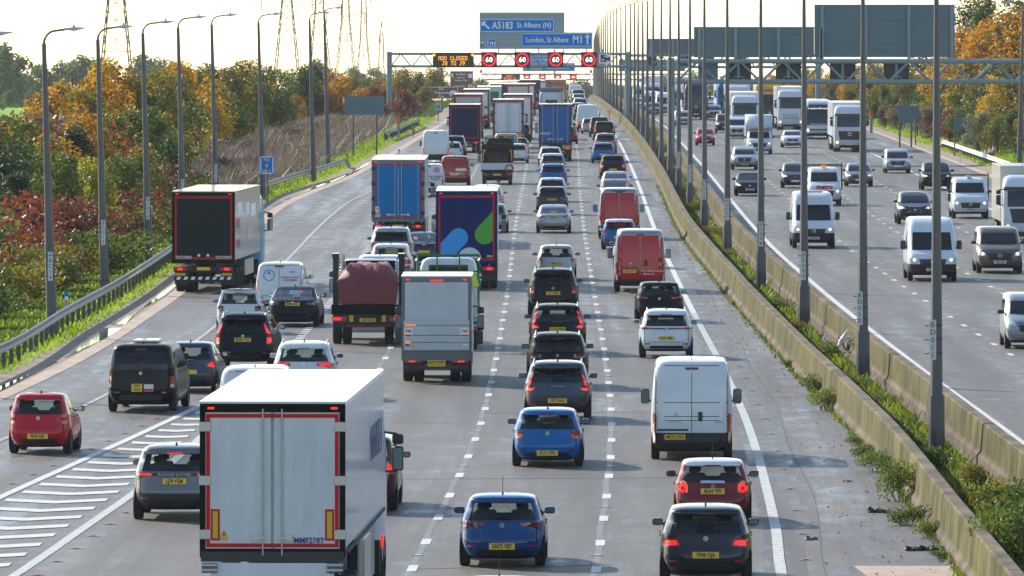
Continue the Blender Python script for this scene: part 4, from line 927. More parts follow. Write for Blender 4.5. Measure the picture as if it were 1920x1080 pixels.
# median bushes and weeds against the barrier
ORD = ('left of the nearest lamp foot', 'right against the nearest lamp foot', 'just past the nearest lamp', 'ahead of the nearest lamp', 'a little beyond the nearest lamp', 'nearing the white litter', 'beside the white litter', 'at the second lamp foot', 'past the second lamp', 'before the third lamp foot', 'at the third lamp foot', 'between the third and fourth lamps', 'at the fourth lamp foot', 'at the fifth lamp foot', 'at the sixth lamp foot', 'at the seventh lamp foot', 'at the eighth lamp foot', 'at the ninth lamp foot', 'by the round gantry leg', 'past the round gantry leg', 'far along near the gantry', 'farthest, beside the white van')
i = 0
for y, off, s, key, hs in ((176, .75, .60, 'green', 1.6), (182, 1.5, .7, 'green', 1.5), (190, 1.3, .62, 'olive', 1.2), (198, .8, 0.34, 'weed', 1.1), (206, 1.5, 0.37, 'olive', 1.2), (214, .9, 0.41, 'green', 1.1), (224, 1.2, 0.34, 'weed', .9), (236, .8, 0.34, 'weed', .9), (250, 1.3, 0.31, 'weed', .9), (262, .9, .4, 'weed', .9), (284, 1.1, .45, 'weed', .9), (306, .8, .4, 'olive', .9), (330, 1.1, .4, 'weed', .9), (360, .9, .4, 'weed', .9), (400, 1.0, .4, 'weed', .9), (440, 1.2, .45, 'olive', .9), (490, 1.0, .5, 'olive', 1.), (540, 1.1, .5, 'green', 1.), (590, 1.1, .6, 'olive', 1.), (640, 1.2, .6, 'green', 1.), (700, 1.2, .7, 'olive', 1.), (780, 1.2, .8, 'olive', 1.), (860, 1.2, .8, 'green', 1.)):
    lab = 'dark leafy bush at the bottom right corner of the photo' if i == 0 else 'leafy bush just above the corner bush between the barriers' if i == 1 else 'low %s clump between the barriers, %s' % (CN.get(key, 'bright weed'), ORD[i - 2])
    shrub(key, TB1(y) + .2 + off, y, s, lab, 'clumps between the barriers', 0, hs, 'median_bush', 'bush'); i += 1
WL = ('nearest, beside the concrete slab', 'second nearest', 'third nearest', 'in front of a barrier joint', 'beside the tallest weeds', 'short, farther up', 'small, below the white litter', 'level with the white van', 'opposite the white bicycle litter', 'farther along', 'farthest', 'last')
for i, (px, py, s, hs) in enumerate(((1762, 1048, .13, 1.), (1742, 1008, .22, 1.1), (1705, 985, .3, 1.0), (1690, 940, .32, 1.8), (1672, 905, .25, 1.4), (1640, 885, .3, 1.1), (1620, 862, .22, 1.1), (1600, 835, .15, 1.), (1548, 770, .3, 1.3), (1535, 742, .28, 1.5), (1478, 690, .16, 1.2), (1375, 572, .12, .8))):
    x, y = ground(px, py); shrub('weed', min(x, TB1(y) - .12), y, s, 'green weed clump at the foot of the barrier, ' + WL[i], 'weed clumps at the barrier foot', 0, hs, 'weed_clump', 'weeds')
# litter
M_lit1 = mat('white_litter', (.75, .77, .8), .4); M_lit2 = mat('dark_litter', (.03, .03, .03), .6)
def litter(px, py, w, h, m, label, seed, l=.3):
    x, y = ground(px, py); r_ = random.Random(seed); t = empty('litter', (x, y, .012)); tag(t, label, 'litter'); b = MB()
    for k in range(7): a = r_.random() * 6.28; c = (r_.uniform(-w, w) * .4, r_.uniform(-l, l) * .4); q = r_.random() * h; b.tube([(c[0], c[1], 0.0), (c[0] + math.cos(a) * w * .3, c[1] + .1, q), (c[0] + math.cos(a + 1) * w * .5, c[1], q * .5)], [w * .10, w * .13, w * .03], 5)
    b.build('scrap', [m], t)
litter(1522, 1013, .28, .08, M_lit2, 'black rag on the margin near the bottom', 1); litter(1643, 962, .42, .1, M_lit2, 'dark crumpled litter by the weeds', 2); litter(1592, 904, .18, .04, M_lit2, 'small black scrap on the gritty margin', 3); litter(1644, 884, .1, .12, M_lit1, 'small white plastic scrap by the weeds', 4); litter(1728, 1033, .6, .04, M_lit2, 'thin black rod lying near the barrier foot', 5); litter(1772, 887, .25, .06, M_lit1, 'white scrap in the grass between the barriers', 6); litter(1787, 872, .2, .2, M_lit1, 'crumpled pale bag in the median weeds', 7); litter(1476, 694, .1, .05, M_lit1, 'tiny white scrap on the margin by the barrier', 8)
x, y = ground(1575, 668); t = empty('litter', (x, y, 0)); tag(t, 'torn white plastic strips caught on dark twigs beside the second lamp', 'litter')
b = MB(); 
for c0 in (((-.45, 0, .75), (-.55, 0, .5), (-.4, .1, .28), (-.05, 0, .3), (.1, 0, .55)), ((-.1, 0, .15), (.0, 0, .5), (.25, 0, .85), (.42, 0, .7)), ((-.2, -.1, .1), (.2, -.1, .12), (.5, -.1, .18)), ((.1, 0, .55), (.3, 0, .62), (.35, 0, .4))): b.tube(c0, .045, 5)
b.build('plastic', [M_lit1], t); b = MB()
for k in range(14): a = rnd.random() * 3.1; b.tube([(.25, 0, .1), (.25 + math.cos(a) * .2, .1, .4), (.3 + math.cos(a) * .35, 0, .3 + .4 * rnd.random())], .012, 4, cap=False)
b.build('twigs', [M_bark], t)
# ---------------------------------------------------------------- vehicles
def glass_mat(name, tint, rough=.03):
    m = bpy.data.materials.new(name); m.use_nodes = True; nt = m.node_tree; nt.nodes.clear(); o = N(nt, 'ShaderNodeOutputMaterial'); t = N(nt, 'ShaderNodeBsdfTransparent'); t.inputs[0].default_value = (*tint, 1)
    g = N(nt, 'ShaderNodeBsdfGlossy'); g.inputs['Roughness'].default_value = rough; lw = N(nt, 'ShaderNodeLayerWeight'); lw.inputs[0].default_value = .5; f1 = N(nt, 'ShaderNodeMath', operation='POWER'); f1.inputs[1].default_value = 4.; f = N(nt, 'ShaderNodeMath', operation='MULTIPLY_ADD'); f.inputs[1].default_value = .9; f.inputs[2].default_value = .045; nt.links.new(lw.outputs['Facing'], f1.inputs[0]); nt.links.new(f1.outputs[0], f.inputs[0]); mx = N(nt, 'ShaderNodeMixShader')
    nt.links.new(f.outputs[0], mx.inputs[0]); nt.links.new(t.outputs[0], mx.inputs[1]); nt.links.new(g.outputs[0], mx.inputs[2]); nt.links.new(mx.outputs[0], o.inputs[0]); MATS[name] = m; return m
G_clear = glass_mat('window_glass', (.74, .82, .80)); G_dark = glass_mat('privacy_glass', (.10, .12, .13)); G_far = mat('dark_window', (.008, .013, .016), .08, spec=.45)
M_tyre = mat('tyre_rubber', (.018, .018, .018), .8); M_rim = mat('alloy_rim', (.38, .39, .40), .35, metal=.8); M_trim = mat('black_trim', (.022, .023, .025), .5, var=.2)
M_chrome = mat('chrome', (.75, .76, .78), .12, metal=1.); M_mirror = mat('mirror_glass', (.25, .32, .36), .05, metal=1.)
M_tail = mat('tail_lens', (.28, .008, .01), .15, coat=1., emit=.03, ecol=(1, .01, .01)); M_brake = mat('lit_tail_lamp', (.6, .02, .02), .3, emit=.62, ecol=(1, .012, .008)); M_taild = mat('dark_tail_lens', (.10, .006, .01), .15, coat=1.)
M_amb = mat('indicator_lens', (.6, .16, .01), .3, emit=.35, ecol=(1, .3, .02)); M_wlens = mat('clear_lens', (.55, .57, .58), .1, coat=1.); M_head = mat('lit_headlamp', (.9, .85, .7), .3, emit=2.4, ecol=(1, .66, .34)); M_headw = mat('lit_headlamp_white', (.9, .9, .9), .3, emit=2.0, ecol=(.95, 1, 1))
M_yel = mat('rear_plate', (.80, .50, .03), .5); M_wpl = mat('front_plate', (.62, .63, .6), .45); M_int = mat('cabin_trim', (.012, .012, .013), .8); M_seat = mat('seat_cloth', (.035, .035, .04), .85)
M_eu = mat('plate_blue_band', (.02, .08, .4), .5); M_gap = mat('shut_line', (.012, .012, .012), .8); M_cream = mat('bright_label', (.75, .72, .6), .5); M_redtape = mat('red_tape', (.50, .008, .008), .5, spec=.2); M_yboard = mat('yellow_board', (.60, .36, .01), .4); M_chas = mat('chassis', (.02, .02, .022), .7, var=.3)
PA = {}
def paint(name, c, metal=.0, rough=.42, coat=.6):
    if name not in PA: PA[name] = mat(name + '_paint', c, rough, metal=metal, coat=coat, var=.06, scale=1.5, spec=.06)
    return PA[name]
P = dict(white=paint('white', (.60, .62, .64)), silver=paint('silver', (.33, .34, .35), .5), grey=paint('grey', (.13, .14, .15), .4), dgrey=paint('dark_grey', (.022, .025, .030), .2), black=paint('black', (.004, .004, .005), coat=.25), navy=paint('navy', (.003, .014, .055), coat=.05), ink=paint('ink_blue', (.006, .010, .018), coat=.1), tired=mat('grimy_white', (.47, .49, .50), .45, c2=(.60, .62, .63), scale=2.2, vs=(1, 1, .22), spec=.3, bump=.05), bgrey=paint('blue_grey', (.035, .055, .075), .3),
         blue=paint('blue', (.0, .105, .32)), cblue=paint('corsa_blue', (.0, .052, .18)), pblue=paint('pale_blue', (.10, .28, .45), .2), red=paint('red', (.46, .006, .014)), dred=paint('dark_red', (.16, .008, .012), .1), maroon=paint('maroon', (.05, .010, .016), .2), vred=paint('van_red', (.36, .008, .012)), brown=paint('bronze', (.17, .125, .10), .5), yellow=paint('yellow', (.62, .34, .02)), orange=paint('orange', (.55, .19, .03)), lblue=paint('bright_blue', (.0, .165, .40), coat=0.), green=paint('green', (.015, .17, .06)), cream=paint('cream', (.55, .52, .42)), purple=paint('purple_navy', (.035, .025, .075)), pink=paint('pale_pink', (.62, .42, .42)))
# rows: z, rear set-back, front set-back, half width fraction, corner power
ST = {
 'hatch': dict(H=1.48, L=4.05, W=1.78, belt=8, top=11, r=.315, rows=[(.17, .30, .45, .80, 4), (.24, .12, .15, .90, 5), (.36, .03, .03, .97, 5), (.52, 0, 0, 1, 5), (.62, .03, .04, 1, 5), (.74, .07, .12, .995, 5), (.84, .10, .45, .98, 5), (.93, .12, .95, .955, 6), (.98, .14, 1.10, .935, 6), (1.08, .19, 1.28, .895, 7), (1.20, .27, 1.52, .85, 7), (1.32, .37, 1.76, .80, 7), (1.385, .36, 1.95, .77, 7), (1.43, .42, 2.1, .73, 6), (1.46, .55, 2.3, .62, 5), (1.475, .85, 2.4, .42, 4), (1.48, 1.2, 2.5, .15, 3)]),
 'suv': dict(H=1.66, L=4.5, W=1.86, belt=8, top=11, r=.35, rows=[(.24, .28, .42, .82, 4), (.32, .10, .13, .92, 5), (.46, .02, .02, .98, 5), (.62, 0, 0, 1, 5), (.74, .03, .03, 1, 5), (.88, .06, .10, .995, 5), (.98, .08, .4, .98, 5), (1.06, .10, .95, .96, 6), (1.10, .12, 1.10, .94, 6), (1.22, .17, 1.28, .90, 7), (1.34, .25, 1.5, .86, 7), (1.46, .35, 1.75, .82, 7), (1.53, .32, 1.95, .79, 7), (1.59, .38, 2.15, .75, 6), (1.63, .5, 2.3, .66, 5), (1.65, .85, 2.4, .45, 4), (1.66, 1.2, 2.6, .18, 3)]),
 'saloon': dict(H=1.44, L=4.62, W=1.82, belt=8, top=11, r=.325, rows=[(.16, .30, .45, .80, 4), (.23, .12, .15, .90, 5), (.36, .03, .03, .97, 5), (.52, 0, 0, 1, 5), (.64, .02, .04, 1, 5), (.78, .04, .12, .99, 5), (.88, .07, .5, .975, 5), (.965, .20, 1.0, .945, 5), (.995, .60, 1.15, .925, 6), (1.08, .86, 1.34, .88, 7), (1.19, 1.14, 1.6, .83, 7), (1.30, 1.45, 1.84, .78, 7), (1.36, 1.6, 2.0, .75, 7), (1.40, 1.75, 2.1, .70, 6), (1.425, 1.9, 2.15, .60, 5), (1.435, 2.05, 2.2, .42, 4), (1.44, 2.2, 2.25, .15, 3)]),
 'mpv': dict(H=1.93, L=5.0, W=1.96, belt=7, top=10, r=.345, rows=[(.22, .2, .35, .85, 5), (.32, .05, .1, .94, 7), (.5, 0, .02, .99, 8), (.7, .01, .0, 1, 8), (.9, .03, .06, 1, 8), (1.05, .04, .3, .99, 8), (1.15, .05, .75, .98, 8), (1.22, .06, .95, .965, 9), (1.38, .08, 1.15, .945, 9), (1.54, .12, 1.38, .92, 9), (1.69, .17, 1.6, .89, 9), (1.79, .18, 1.75, .865, 9), (1.87, .24, 1.95, .82, 8), (1.92, .4, 2.2, .72, 6), (1.93, .9, 2.6, .4, 5)]),
 'van': dict(H=2.52, L=5.7, W=2.04, belt=5, top=8, r=.345, rows=[(.25, .15, .3, .9, 6), (.4, .02, .08, .98, 10), (.7, 0, 0, 1, 10), (.95, .0, .05, 1, 12), (1.12, .01, .35, 1, 12), (1.25, .02, .75, .995, 12), (1.5, .03, 1.0, .98, 14), (1.75, .05, 1.25, .96, 14), (1.95, .07, 1.42, .94, 14), (2.15, .10, 1.6, .92, 14), (2.32, .13, 1.85, .895, 12), (2.43, .17, 2.1, .87, 11), (2.49, .28, 2.4, .80, 9), (2.52, .7, 2.8, .5, 6)]),
 'cab': dict(H=3.72, L=2.3, W=2.5, belt=4, top=6, r=.5, rows=[(.32, 0, .3, .93, 7), (.5, 0, .06, .985, 9), (1.0, 0, 0, 1, 9), (1.5, 0, .02, 1, 9), (2.0, 0, .05, 1, 9), (2.42, 0, .11, .995, 9), (2.86, 0, .20, .98, 9), (3.08, 0, .24, .965, 9), (3.35, .0, .38, .94, 8), (3.6, .05, .7, .88, 7), (3.72, .2, 1.1, .7, 6)]),
 'coach': dict(H=3.65, L=12., W=2.55, belt=4, top=9, r=.5, rows=[(.3, .2, .3, .95, 12), (.5, .05, .08, .99, 16), (.95, 0, 0, 1, 18), (1.15, 0, .02, 1, 18), (1.3, 0, .05, 1, 18), (1.7, .02, .12, 1, 18), (2.1, .04, .2, .995, 18), (2.5, .06, .3, .99, 18), (2.8, .09, .42, .98, 16), (3.05, .12, .6, .965, 16), (3.3, .16, .85, .94, 14), (3.5, .25, 1.2, .9, 12), (3.62, .5, 1.7, .8, 9), (3.65, 1, 2.4, .55, 6)]),
}
XF = [0, .30, .55, .72, .82]; YF = [.84, .7, .5, .25, 0]
COLS = [('R', f) for f in (-.82, -.72, -.55, -.30, 0, .30, .55, .72, .82)] + [('C', 1, -1)] + [('S', f, 1) for f in (-.84, -.7, -.5, -.25, 0, .25, .5, .7, .84)] + [('C', 1, 1)] + [('F', f) for f in (.82, .72, .55, .30, 0, -.30, -.55, -.72, -.82)] + [('C', -1, 1)] + [('S', f, -1) for f in (.84, .7, .5, .25, 0, -.25, -.5, -.7, -.84)] + [('C', -1, -1)]
class Shell:
    def __init__(s, st, L, W, Hh):
        d = ST[st]; s.d = d; kz = Hh / d['H']; s.L, s.W, s.H = L, W, Hh
        s.rows = [(z * kz, yr, L - yf, w * W / 2, n) for z, yr, yf, w, n in d['rows']]; s.belt, s.top = d['belt'], d['top']
    def row(s, z):
        r = s.rows
        if z <= r[0][0]: return r[0]
        for a, b in zip(r, r[1:]):
            if z <= b[0]: u = (z - a[0]) / (b[0] - a[0]); return tuple(p + (q - p) * u for p, q in zip(a, b))
        return r[-1]
    def rear(s, x, z):
        _, yr, yf, w, n = s.row(z); k = min(.995, abs(x) / w); return (yr + yf) / 2 - (yf - yr) / 2 * (1 - k ** n) ** (1 / n)
    def front(s, x, z):
        _, yr, yf, w, n = s.row(z); k = min(.995, abs(x) / w); return (yr + yf) / 2 + (yf - yr) / 2 * (1 - k ** n) ** (1 / n)
    def side(s, y, z):
        _, yr, yf, w, n = s.row(z); k = min(.995, abs(y - (yr + yf) / 2) / ((yf - yr) / 2)); return w * (1 - k ** n) ** (1 / n)
    def build(s, parts, roof_from=99, trim_to=-1):
        """parts: {name: predicate(row, colA, colB)} -> returns {name: MB}; faces not claimed go to 'body'"""
        out = {'body': MB()}; V = []
        for z, yr, yf, w, n in s.rows:
            yc, ly = (yr + yf) / 2, (yf - yr) / 2; ring = []
            for c in COLS:
                if c[0] in 'RF': q = (1 - abs(c[1]) ** n) ** (1 / n); ring.append((c[1] * w, yc + (ly * q if c[0] == 'F' else -ly * q), z))
                elif c[0] == 'S': ring.append((c[2] * w * (1 - abs(c[1]) ** n) ** (1 / n), yc + c[1] * ly, z))
                else: q = .5 ** (1 / n); ring.append((c[1] * w * q, yc + c[2] * ly * q, z))
            V.append(ring)
        nc = len(COLS); body = out['body']; idx = {}
        body.v = [p for r in V for p in r]
        for r in range(len(V) - 1):
            for j in range(nc):
                k = (j + 1) % nc; tgt = None
                for nm, pred in parts.items():
                    if pred(r, COLS[j], COLS[k]): tgt = nm; break
                if tgt: out.setdefault(tgt, MB()).face([V[r][j], V[r][k], V[r + 1][k], V[r + 1][j]], 0, True)
                else: body.f.append((r * nc + j, r * nc + k, (r + 1) * nc + k, (r + 1) * nc + j)); body.m.append(1 if r >= roof_from else 2 if r < trim_to else 0); body.sm.append(True)
        body.f.append(tuple((len(V) - 1) * nc + j for j in range(nc))); body.m.append(1 if len(V) > roof_from else 0); body.sm.append(True)
        body.f.append(tuple(reversed(range(nc)))); body.m.append(2); body.sm.append(False)
        return out
    def patch(s, mb, q, where='rear', off=.014, m=0, nx=5, nz=3):
        """q: four (x,z) corners BL, BR, TR, TL on the rear (or front) skin"""
        f = s.rear if where == 'rear' else s.front; sg = -1 if where == 'rear' else 1; g = []
        for j in range(nz + 1):
            v = j / nz; a = [q[0][i] + (q[3][i] - q[0][i]) * v for i in (0, 1)]; b = [q[1][i] + (q[2][i] - q[1][i]) * v for i in (0, 1)]
            g.append([(a[0] + (b[0] - a[0]) * i / nx, a[1] + (b[1] - a[1]) * i / nx) for i in range(nx + 1)])
        P3 = [[(x, f(x, z) + sg * off, z) for x, z in r] for r in g]; B3 = [[(x, f(x, z) - sg * .01, z) for x, z in r] for r in g]
        for j in range(nz):
            for i in range(nx): mb.face([P3[j][i], P3[j][i + 1], P3[j + 1][i + 1], P3[j + 1][i]], m, True)
        ed = [(P3[0][i], B3[0][i]) for i in range(nx + 1)] + [(P3[j][nx], B3[j][nx]) for j in range(1, nz + 1)] + [(P3[nz][i], B3[nz][i]) for i in range(nx - 1, -1, -1)] + [(P3[j][0], B3[j][0]) for j in range(nz - 1, 0, -1)]
        for i in range(len(ed)): a, b = ed[i], ed[(i + 1) % len(ed)]; mb.face([a[0], b[0], b[1], a[1]], m)
def is_rw(c, d, k): return c[0] == k and d[0] == k
def win_parts(sh, rear=True, side='full', rearmax=.82):
    a, b = sh.belt, sh.top; p = {}
    if rear: p['rear_window'] = lambda r, c, d: a <= r < b and is_rw(c, d, 'R') and max(abs(c[1]), abs(d[1])) <= rearmax
    p['windscreen'] = lambda r, c, d: a <= r < b and is_rw(c, d, 'F')
    lo = {'full': -.7, 'front': .3, 'coach': -.84}[side]
    for nm, sg in (('side_window_r', 1), ('side_window_l', -1)):
        p[nm] = lambda r, c, d, sg=sg: a <= r < b and c[0] == 'S' and d[0] == 'S' and c[2] == sg and min(c[1], d[1]) >= lo - .06 and max(c[1], d[1]) <= .72 and (side != 'full' or not (min(c[1], d[1]) == 0 and False))
    return p
_wh = {}
def wheel_me(r, w):
    if (r, w) not in _wh:
        t = MB(); n = 22; pr = [(-w / 2, r * .66), (-w / 2, r * .9), (-w / 2 + .03, r), (w / 2 - .03, r), (w / 2, r * .9), (w / 2, r * .66)]
        for i in range(n):
            a, b = 2 * math.pi * i / n, 2 * math.pi * (i + 1) / n
            for k in range(5): t.face([(pr[k][0], math.cos(q) * pr[k + e][1], math.sin(q) * pr[k + e][1]) for q, e in ((a, 0), (b, 0), (b, 1), (a, 1))][:0] or [(pr[k][0], math.cos(a) * pr[k][1], math.sin(a) * pr[k][1]), (pr[k][0], math.cos(b) * pr[k][1], math.sin(b) * pr[k][1]), (pr[k + 1][0], math.cos(b) * pr[k + 1][1], math.sin(b) * pr[k + 1][1]), (pr[k + 1][0], math.cos(a) * pr[k + 1][1], math.sin(a) * pr[k + 1][1])], 0, False)
        rm = MB()
        for x in (-w / 2 + .02, w / 2 - .02):
            for i in range(10):
                a, b = 2 * math.pi * i / 10, 2 * math.pi * (i + .62) / 10; rm.face([(x, 0, 0), (x, math.cos(a) * r * .66, math.sin(a) * r * .66), (x, math.cos(b) * r * .66, math.sin(b) * r * .66)])
        rm.tube([(-w / 2 + .05, 0, 0), (w / 2 - .05, 0, 0)], r * .64, 12, m=1)
        _wh[(r, w)] = (t.me('tyre', [M_tyre]), rm.me('rim', [M_rim, M_chas]))
    return _wh[(r, w)]
def add_wheels(t, xs, ys, r, w, rims=True):
    tm, rm = wheel_me(r, w)
    for x in xs:
        for y in ys:
            o = inst('wheel', tm, t, (x, y, r))
            if rims: inst('rim', rm, o)
def add_plate(t, txt, x, y, z, front=False, w=.54, h=.125, rx=0, two=None):
    sg = 1 if front else -1; b = MB(); b.box(x - w / 2, x + w / 2, min(y, y + sg * .012), max(y, y + sg * .012), z - h / 2, z + h / 2); o = b.build('number_plate', [M_wpl if front else M_yel], t)
    if txt:
        if two: text(txt, x, y + sg * .014, z + h * .24, h * .42, M_ink, o, .03, rz=math.pi if front else 0, sx=.85); text(two, x, y + sg * .014, z - h * .24, h * .42, M_ink, o, .03, rz=math.pi if front else 0, sx=.85)
        else: text(txt, x, y + sg * .014, z, h * .92, M_ink, o, .035, rz=math.pi if front else 0, sx=.74)
    return o
MIR = {}
def mirror_me(w, h, arm, pm):
    k = (w, h, arm, pm.name)
    if k not in MIR:
        b = MB(); b.box(0, w, 0, .12, -h / 2, h / 2, 0, min(.035, h * .2)); b.box(.02, w - .02, -.004, 0.002, -h / 2 + .02, h / 2 - .02, 1); b.tube([(.03, .06, -h * .2), (-arm, .06, -h * .4)], .022, 5, 2)
        MIR[k] = b.me('wing_mirror', [pm, M_mirror, M_trim])
    return MIR[k]
LIGHTS = {   # rear lamp outlines as fractions (x of half width, z of height): BL BR TR TL
 'horiz': [((.52, .565), (.93, .555), (.95, .635), (.55, .625))],
 'wide': [((.42, .59), (.93, .555), (.95, .665), (.44, .645))],
 'slim': [((.50, .60), (.94, .60), (.95, .645), (.50, .635))],
 'vert': [((.74, .50), (.93, .50), (.92, .66), (.78, .66))],
 'vol': [((.60, .545), (.90, .52), (.93, .60), (.74, .60)), ((.79, .59), (.93, .58), (.89, .80), (.80, .80)), ((.80, .79), (.895, .79), (.86, .89), (.81, .89))],
 'vol2': [((.78, .46), (.95, .46), (.95, .60), (.80, .62)), ((.80, .61), (.94, .59), (.87, .84), (.80, .84))],
 'xc40': [((.66, .535), (.93, .50), (.94, .56), (.68, .58)), ((.80, .57), (.94, .55), (.90, .72), (.82, .72)), ((.82, .71), (.90, .71), (.86, .80), (.80, .80))],
 'wedge': [((.60, .52), (.92, .49), (.95, .64), (.80, .63))],
 'van': [((.89, .175), (.98, .175), (.975, .47), (.90, .47))],
 'vanlow': [((.86, .36), (.975, .36), (.965, .53), (.87, .53))],
 'square': [((.68, .50), (.93, .50), (.94, .62), (.70, .62))],
 'low': [((.55, .50), (.92, .48), (.94, .585), (.60, .595))],
}
CNT = {}
def place(px, py, front=False, off=0.):
    x, y = ground(px, py); return x, y
def car(st, pc, px, py, label, cat='car', L=None, W=None, H_=None, lights='horiz', lit=False, plate='', roof=None, glass=None, Y=None, X=None, front=False, rails=False, fin=True, whip=False, trim=0, name=None, yaw=0, spoiler=True, platez=None, emblem=True, hl='norm', hlit=True, word=None, cols3=None, mirc=None, bumper=True, doors=False, panel=None, rearwin=True, refl=True, group=None, tub=True, chmsl=False, glow=False, sidewin=None):
    d = ST[st]; L = L or d['L']; W = W or d['W']; Hh = H_ or d['H']; far = False
    if Y is None: x, y = place(px, py); y -= 0 if front else .65
    else: y = Y; x = X if X is not None else (px - 960) * y / F
    near = y < 470
    pm = P[pc] if isinstance(pc, str) else pc; rm = P[roof] if roof else pm; hd = heading(y) + yaw
    nm = name or {'van': 'van', 'mpv': 'van', 'coach': 'coach', 'cab': 'lorry'}.get(st, 'car')
    if front: t = empty(nm, (x + math.sin(hd) * 0, y + L, zr(y)), math.pi + hd)
    else: t = empty(nm, (x, y, zr(y)), hd)
    tag(t, label, cat, group)
    if y > 900: t.rotation_euler[0] = -math.atan((zr(y + 4) - zr(y - 4)) / 8) * (0)
    sh = Shell(st, L, W, Hh); isvan = st == 'van' or doors; pr = win_parts(sh, rear=rearwin and not isvan, side=sidewin or ('front' if isvan or st == 'van' else 'full'))
    o = sh.build(pr, roof_from=sh.top + 1 if roof else 99, trim_to=trim or (1 if st != 'van' else 2))
    body = o['body'].build('body', [pm, rm, M_trim], t); gl = glass or ('clear' if near and not front else 'far')
    gm = {'clear': G_clear, 'dark': G_dark, 'far': G_far}[gl]
    for k, v in o.items():
        if k != 'body': v.build('side_window' if k.startswith('side') else k, [gm], t)
    zb, zt = sh.rows[sh.belt][0], sh.rows[sh.top][0]
    # wheels and arches
    r = d['r']; xw = W / 2 - .115; yw = (.78, L - .86); add_wheels(t, (-xw, xw), yw, r, .21, near)
    if near or front:
        for sgn in (-1, 1):
            for yy in yw:
                a = MB(); xx = sgn * (sh.side(yy, .45) + .004); c = [(xx, yy + math.cos(q) * (r + .055), max(.2, r + math.sin(q) * (r + .055))) for q in [k_ * math.pi / 9 for k_ in range(18)]]; a.face(c if sgn > 0 else c[::-1]); a.build('wheel_arch', [M_gap], body)
    # mirrors
    mz = zb + .07; my = (sh.front(0, zb) - .42) if st != 'van' else L - 1.75
    mm = mirror_me(.21 if st != 'van' else .22, .14 if st not in ('van',) else .38, .08, P[mirc] if mirc else (M_trim if st in ('van', 'mpv') else pm))
    xs = sh.side(my, mz) + .05
    for s in (-1, 1): q = inst('wing_mirror', mm, t, (s * xs, my, mz + (.12 if st == 'van' else 0))); q.scale = (s, -1 if front and False else 1, 1)
    HW = W / 2
    if not front:
        if near and tub and not isvan:
            b = MB(); b.box(-HW * .86, HW * .86, .35, L - 1.3, .3, zb - .22); b.build('cabin_tub', [M_int], t)
            for yy, xx in ((L - 2.15, -.37), (L - 2.15, .37), (1.0 if st != 'saloon' else 1.55, -.40), (1.0 if st != 'saloon' else 1.55, .40)):
                b = MB(); b.box(xx - .22, xx + .22, yy, yy + .12, zb - .1, zb + .12, 0, .04); b.box(xx - .12, xx + .12, yy, yy + .1, zb + .15, zb + .30, 0, .03); b.box(xx - .06, xx + .06, yy + .04, yy + .06, zb + .1, zb + .17); b.build('seat', [M_seat], t)
        # lamps
        lm_ = M_tail if lit != 'dark' else M_taild
        for s in (-1, 1):
            lp = MB()
            for q in LIGHTS[lights]:
                pts = [(s * fx * sh.row(fz * Hh)[3], fz * Hh) for fx, fz in q]
                if s < 0: pts = [pts[1], pts[0], pts[3], pts[2]]
                sh.patch(lp, pts, m=0, nx=6, nz=3)
            lo = lp.build('tail_lamp', [lm_], t)
            if lit is True:
                lc = MB()
                for q in LIGHTS[lights]:
                    cx_, cz_ = sum(p_[0] for p_ in q) / 4, sum(p_[1] for p_ in q) / 4
                    pts = [(s * (cx_ + (fx - cx_) * .68) * sh.row(fz * Hh)[3], (cz_ + (fz - cz_) * .62) * Hh) for fx, fz in q]
                    if s < 0: pts = [pts[1], pts[0], pts[3], pts[2]]
                    sh.patch(lc, pts, off=.022, nx=4, nz=2)
                lc.build('lit_lamp', [M_brake], lo)
            if lights in ('van', 'vanlow') or cols3:
                q = LIGHTS[lights][0]; e = MB(); z0, z1 = q[0][1] * Hh, q[2][1] * Hh; h3 = (z1 - z0)
                pts = [(s * q[0][0] * sh.row(z0)[3] * 1.015, z0 + h3 * .08), (s * .955 * sh.row(z0)[3], z0 + h3 * .08), (s * .955 * sh.row(z1)[3], z0 + h3 * .36), (s * q[0][0] * sh.row(z1)[3] * 1.015, z0 + h3 * .36)]
                if s < 0: pts = [pts[1], pts[0], pts[3], pts[2]]
                sh.patch(e, pts, off=.020, nx=3, nz=2); e.build('clear_lens', [M_wlens], lo)
            if lights == 'round':
                pass
        b = MB(); z0 = sh.rows[0][0]
        if bumper and y < 700:   # dark lower bumper insert
            zz = .30 * Hh if st != 'van' else .15 * Hh; w_ = .66 * HW if st != 'van' else .92 * HW
            sh.patch(b, [(-w_, z0 + .05), (w_, z0 + .05), (w_ * .9, zz * .88), (-w_ * .9, zz * .88)], off=.008, nx=8); b.build('bumper_insert', [M_trim], t)
        if refl and y < 700 and st != 'van':
            for s in (-1, 1):
                b = MB(); zz = .29 * Hh; q = [(s * .62 * HW, zz), (s * .80 * HW, zz), (s * .80 * HW, zz + .035), (s * .62 * HW, zz + .035)]
                if s < 0: q = [q[1], q[0], q[3], q[2]]
                sh.patch(b, q, off=.014, nx=3, nz=1); b.build('reflector', [M_taild if not lit else M_tail], t)
        if near or y < 600:      # tailgate shut lines
            b = MB(); ww = sh.row(zb)[3] * .86
            z1 = .34 * Hh if st != 'van' else .155 * Hh; ztop = zt + .02 if not isvan else sh.rows[-3][0] - .04
            if isvan: ww = HW * .885
            lines = [((-ww, z1), (-ww, ztop if isvan else zb)), ((ww, z1), (ww, ztop if isvan else zb)), ((-ww, z1), (ww, z1))]
            if isvan: lines += [((0, z1), (0, ztop)), ((-ww, ztop), (ww, ztop)), ((-ww, Hh * .44), (ww, Hh * .44)), ((-ww, Hh * .40), (ww, Hh * .40)), ((-ww, Hh * .58), (ww, Hh * .58))] if st == 'van' else [((0, z1), (0, ztop)), ((-ww, ztop), (ww, ztop))]
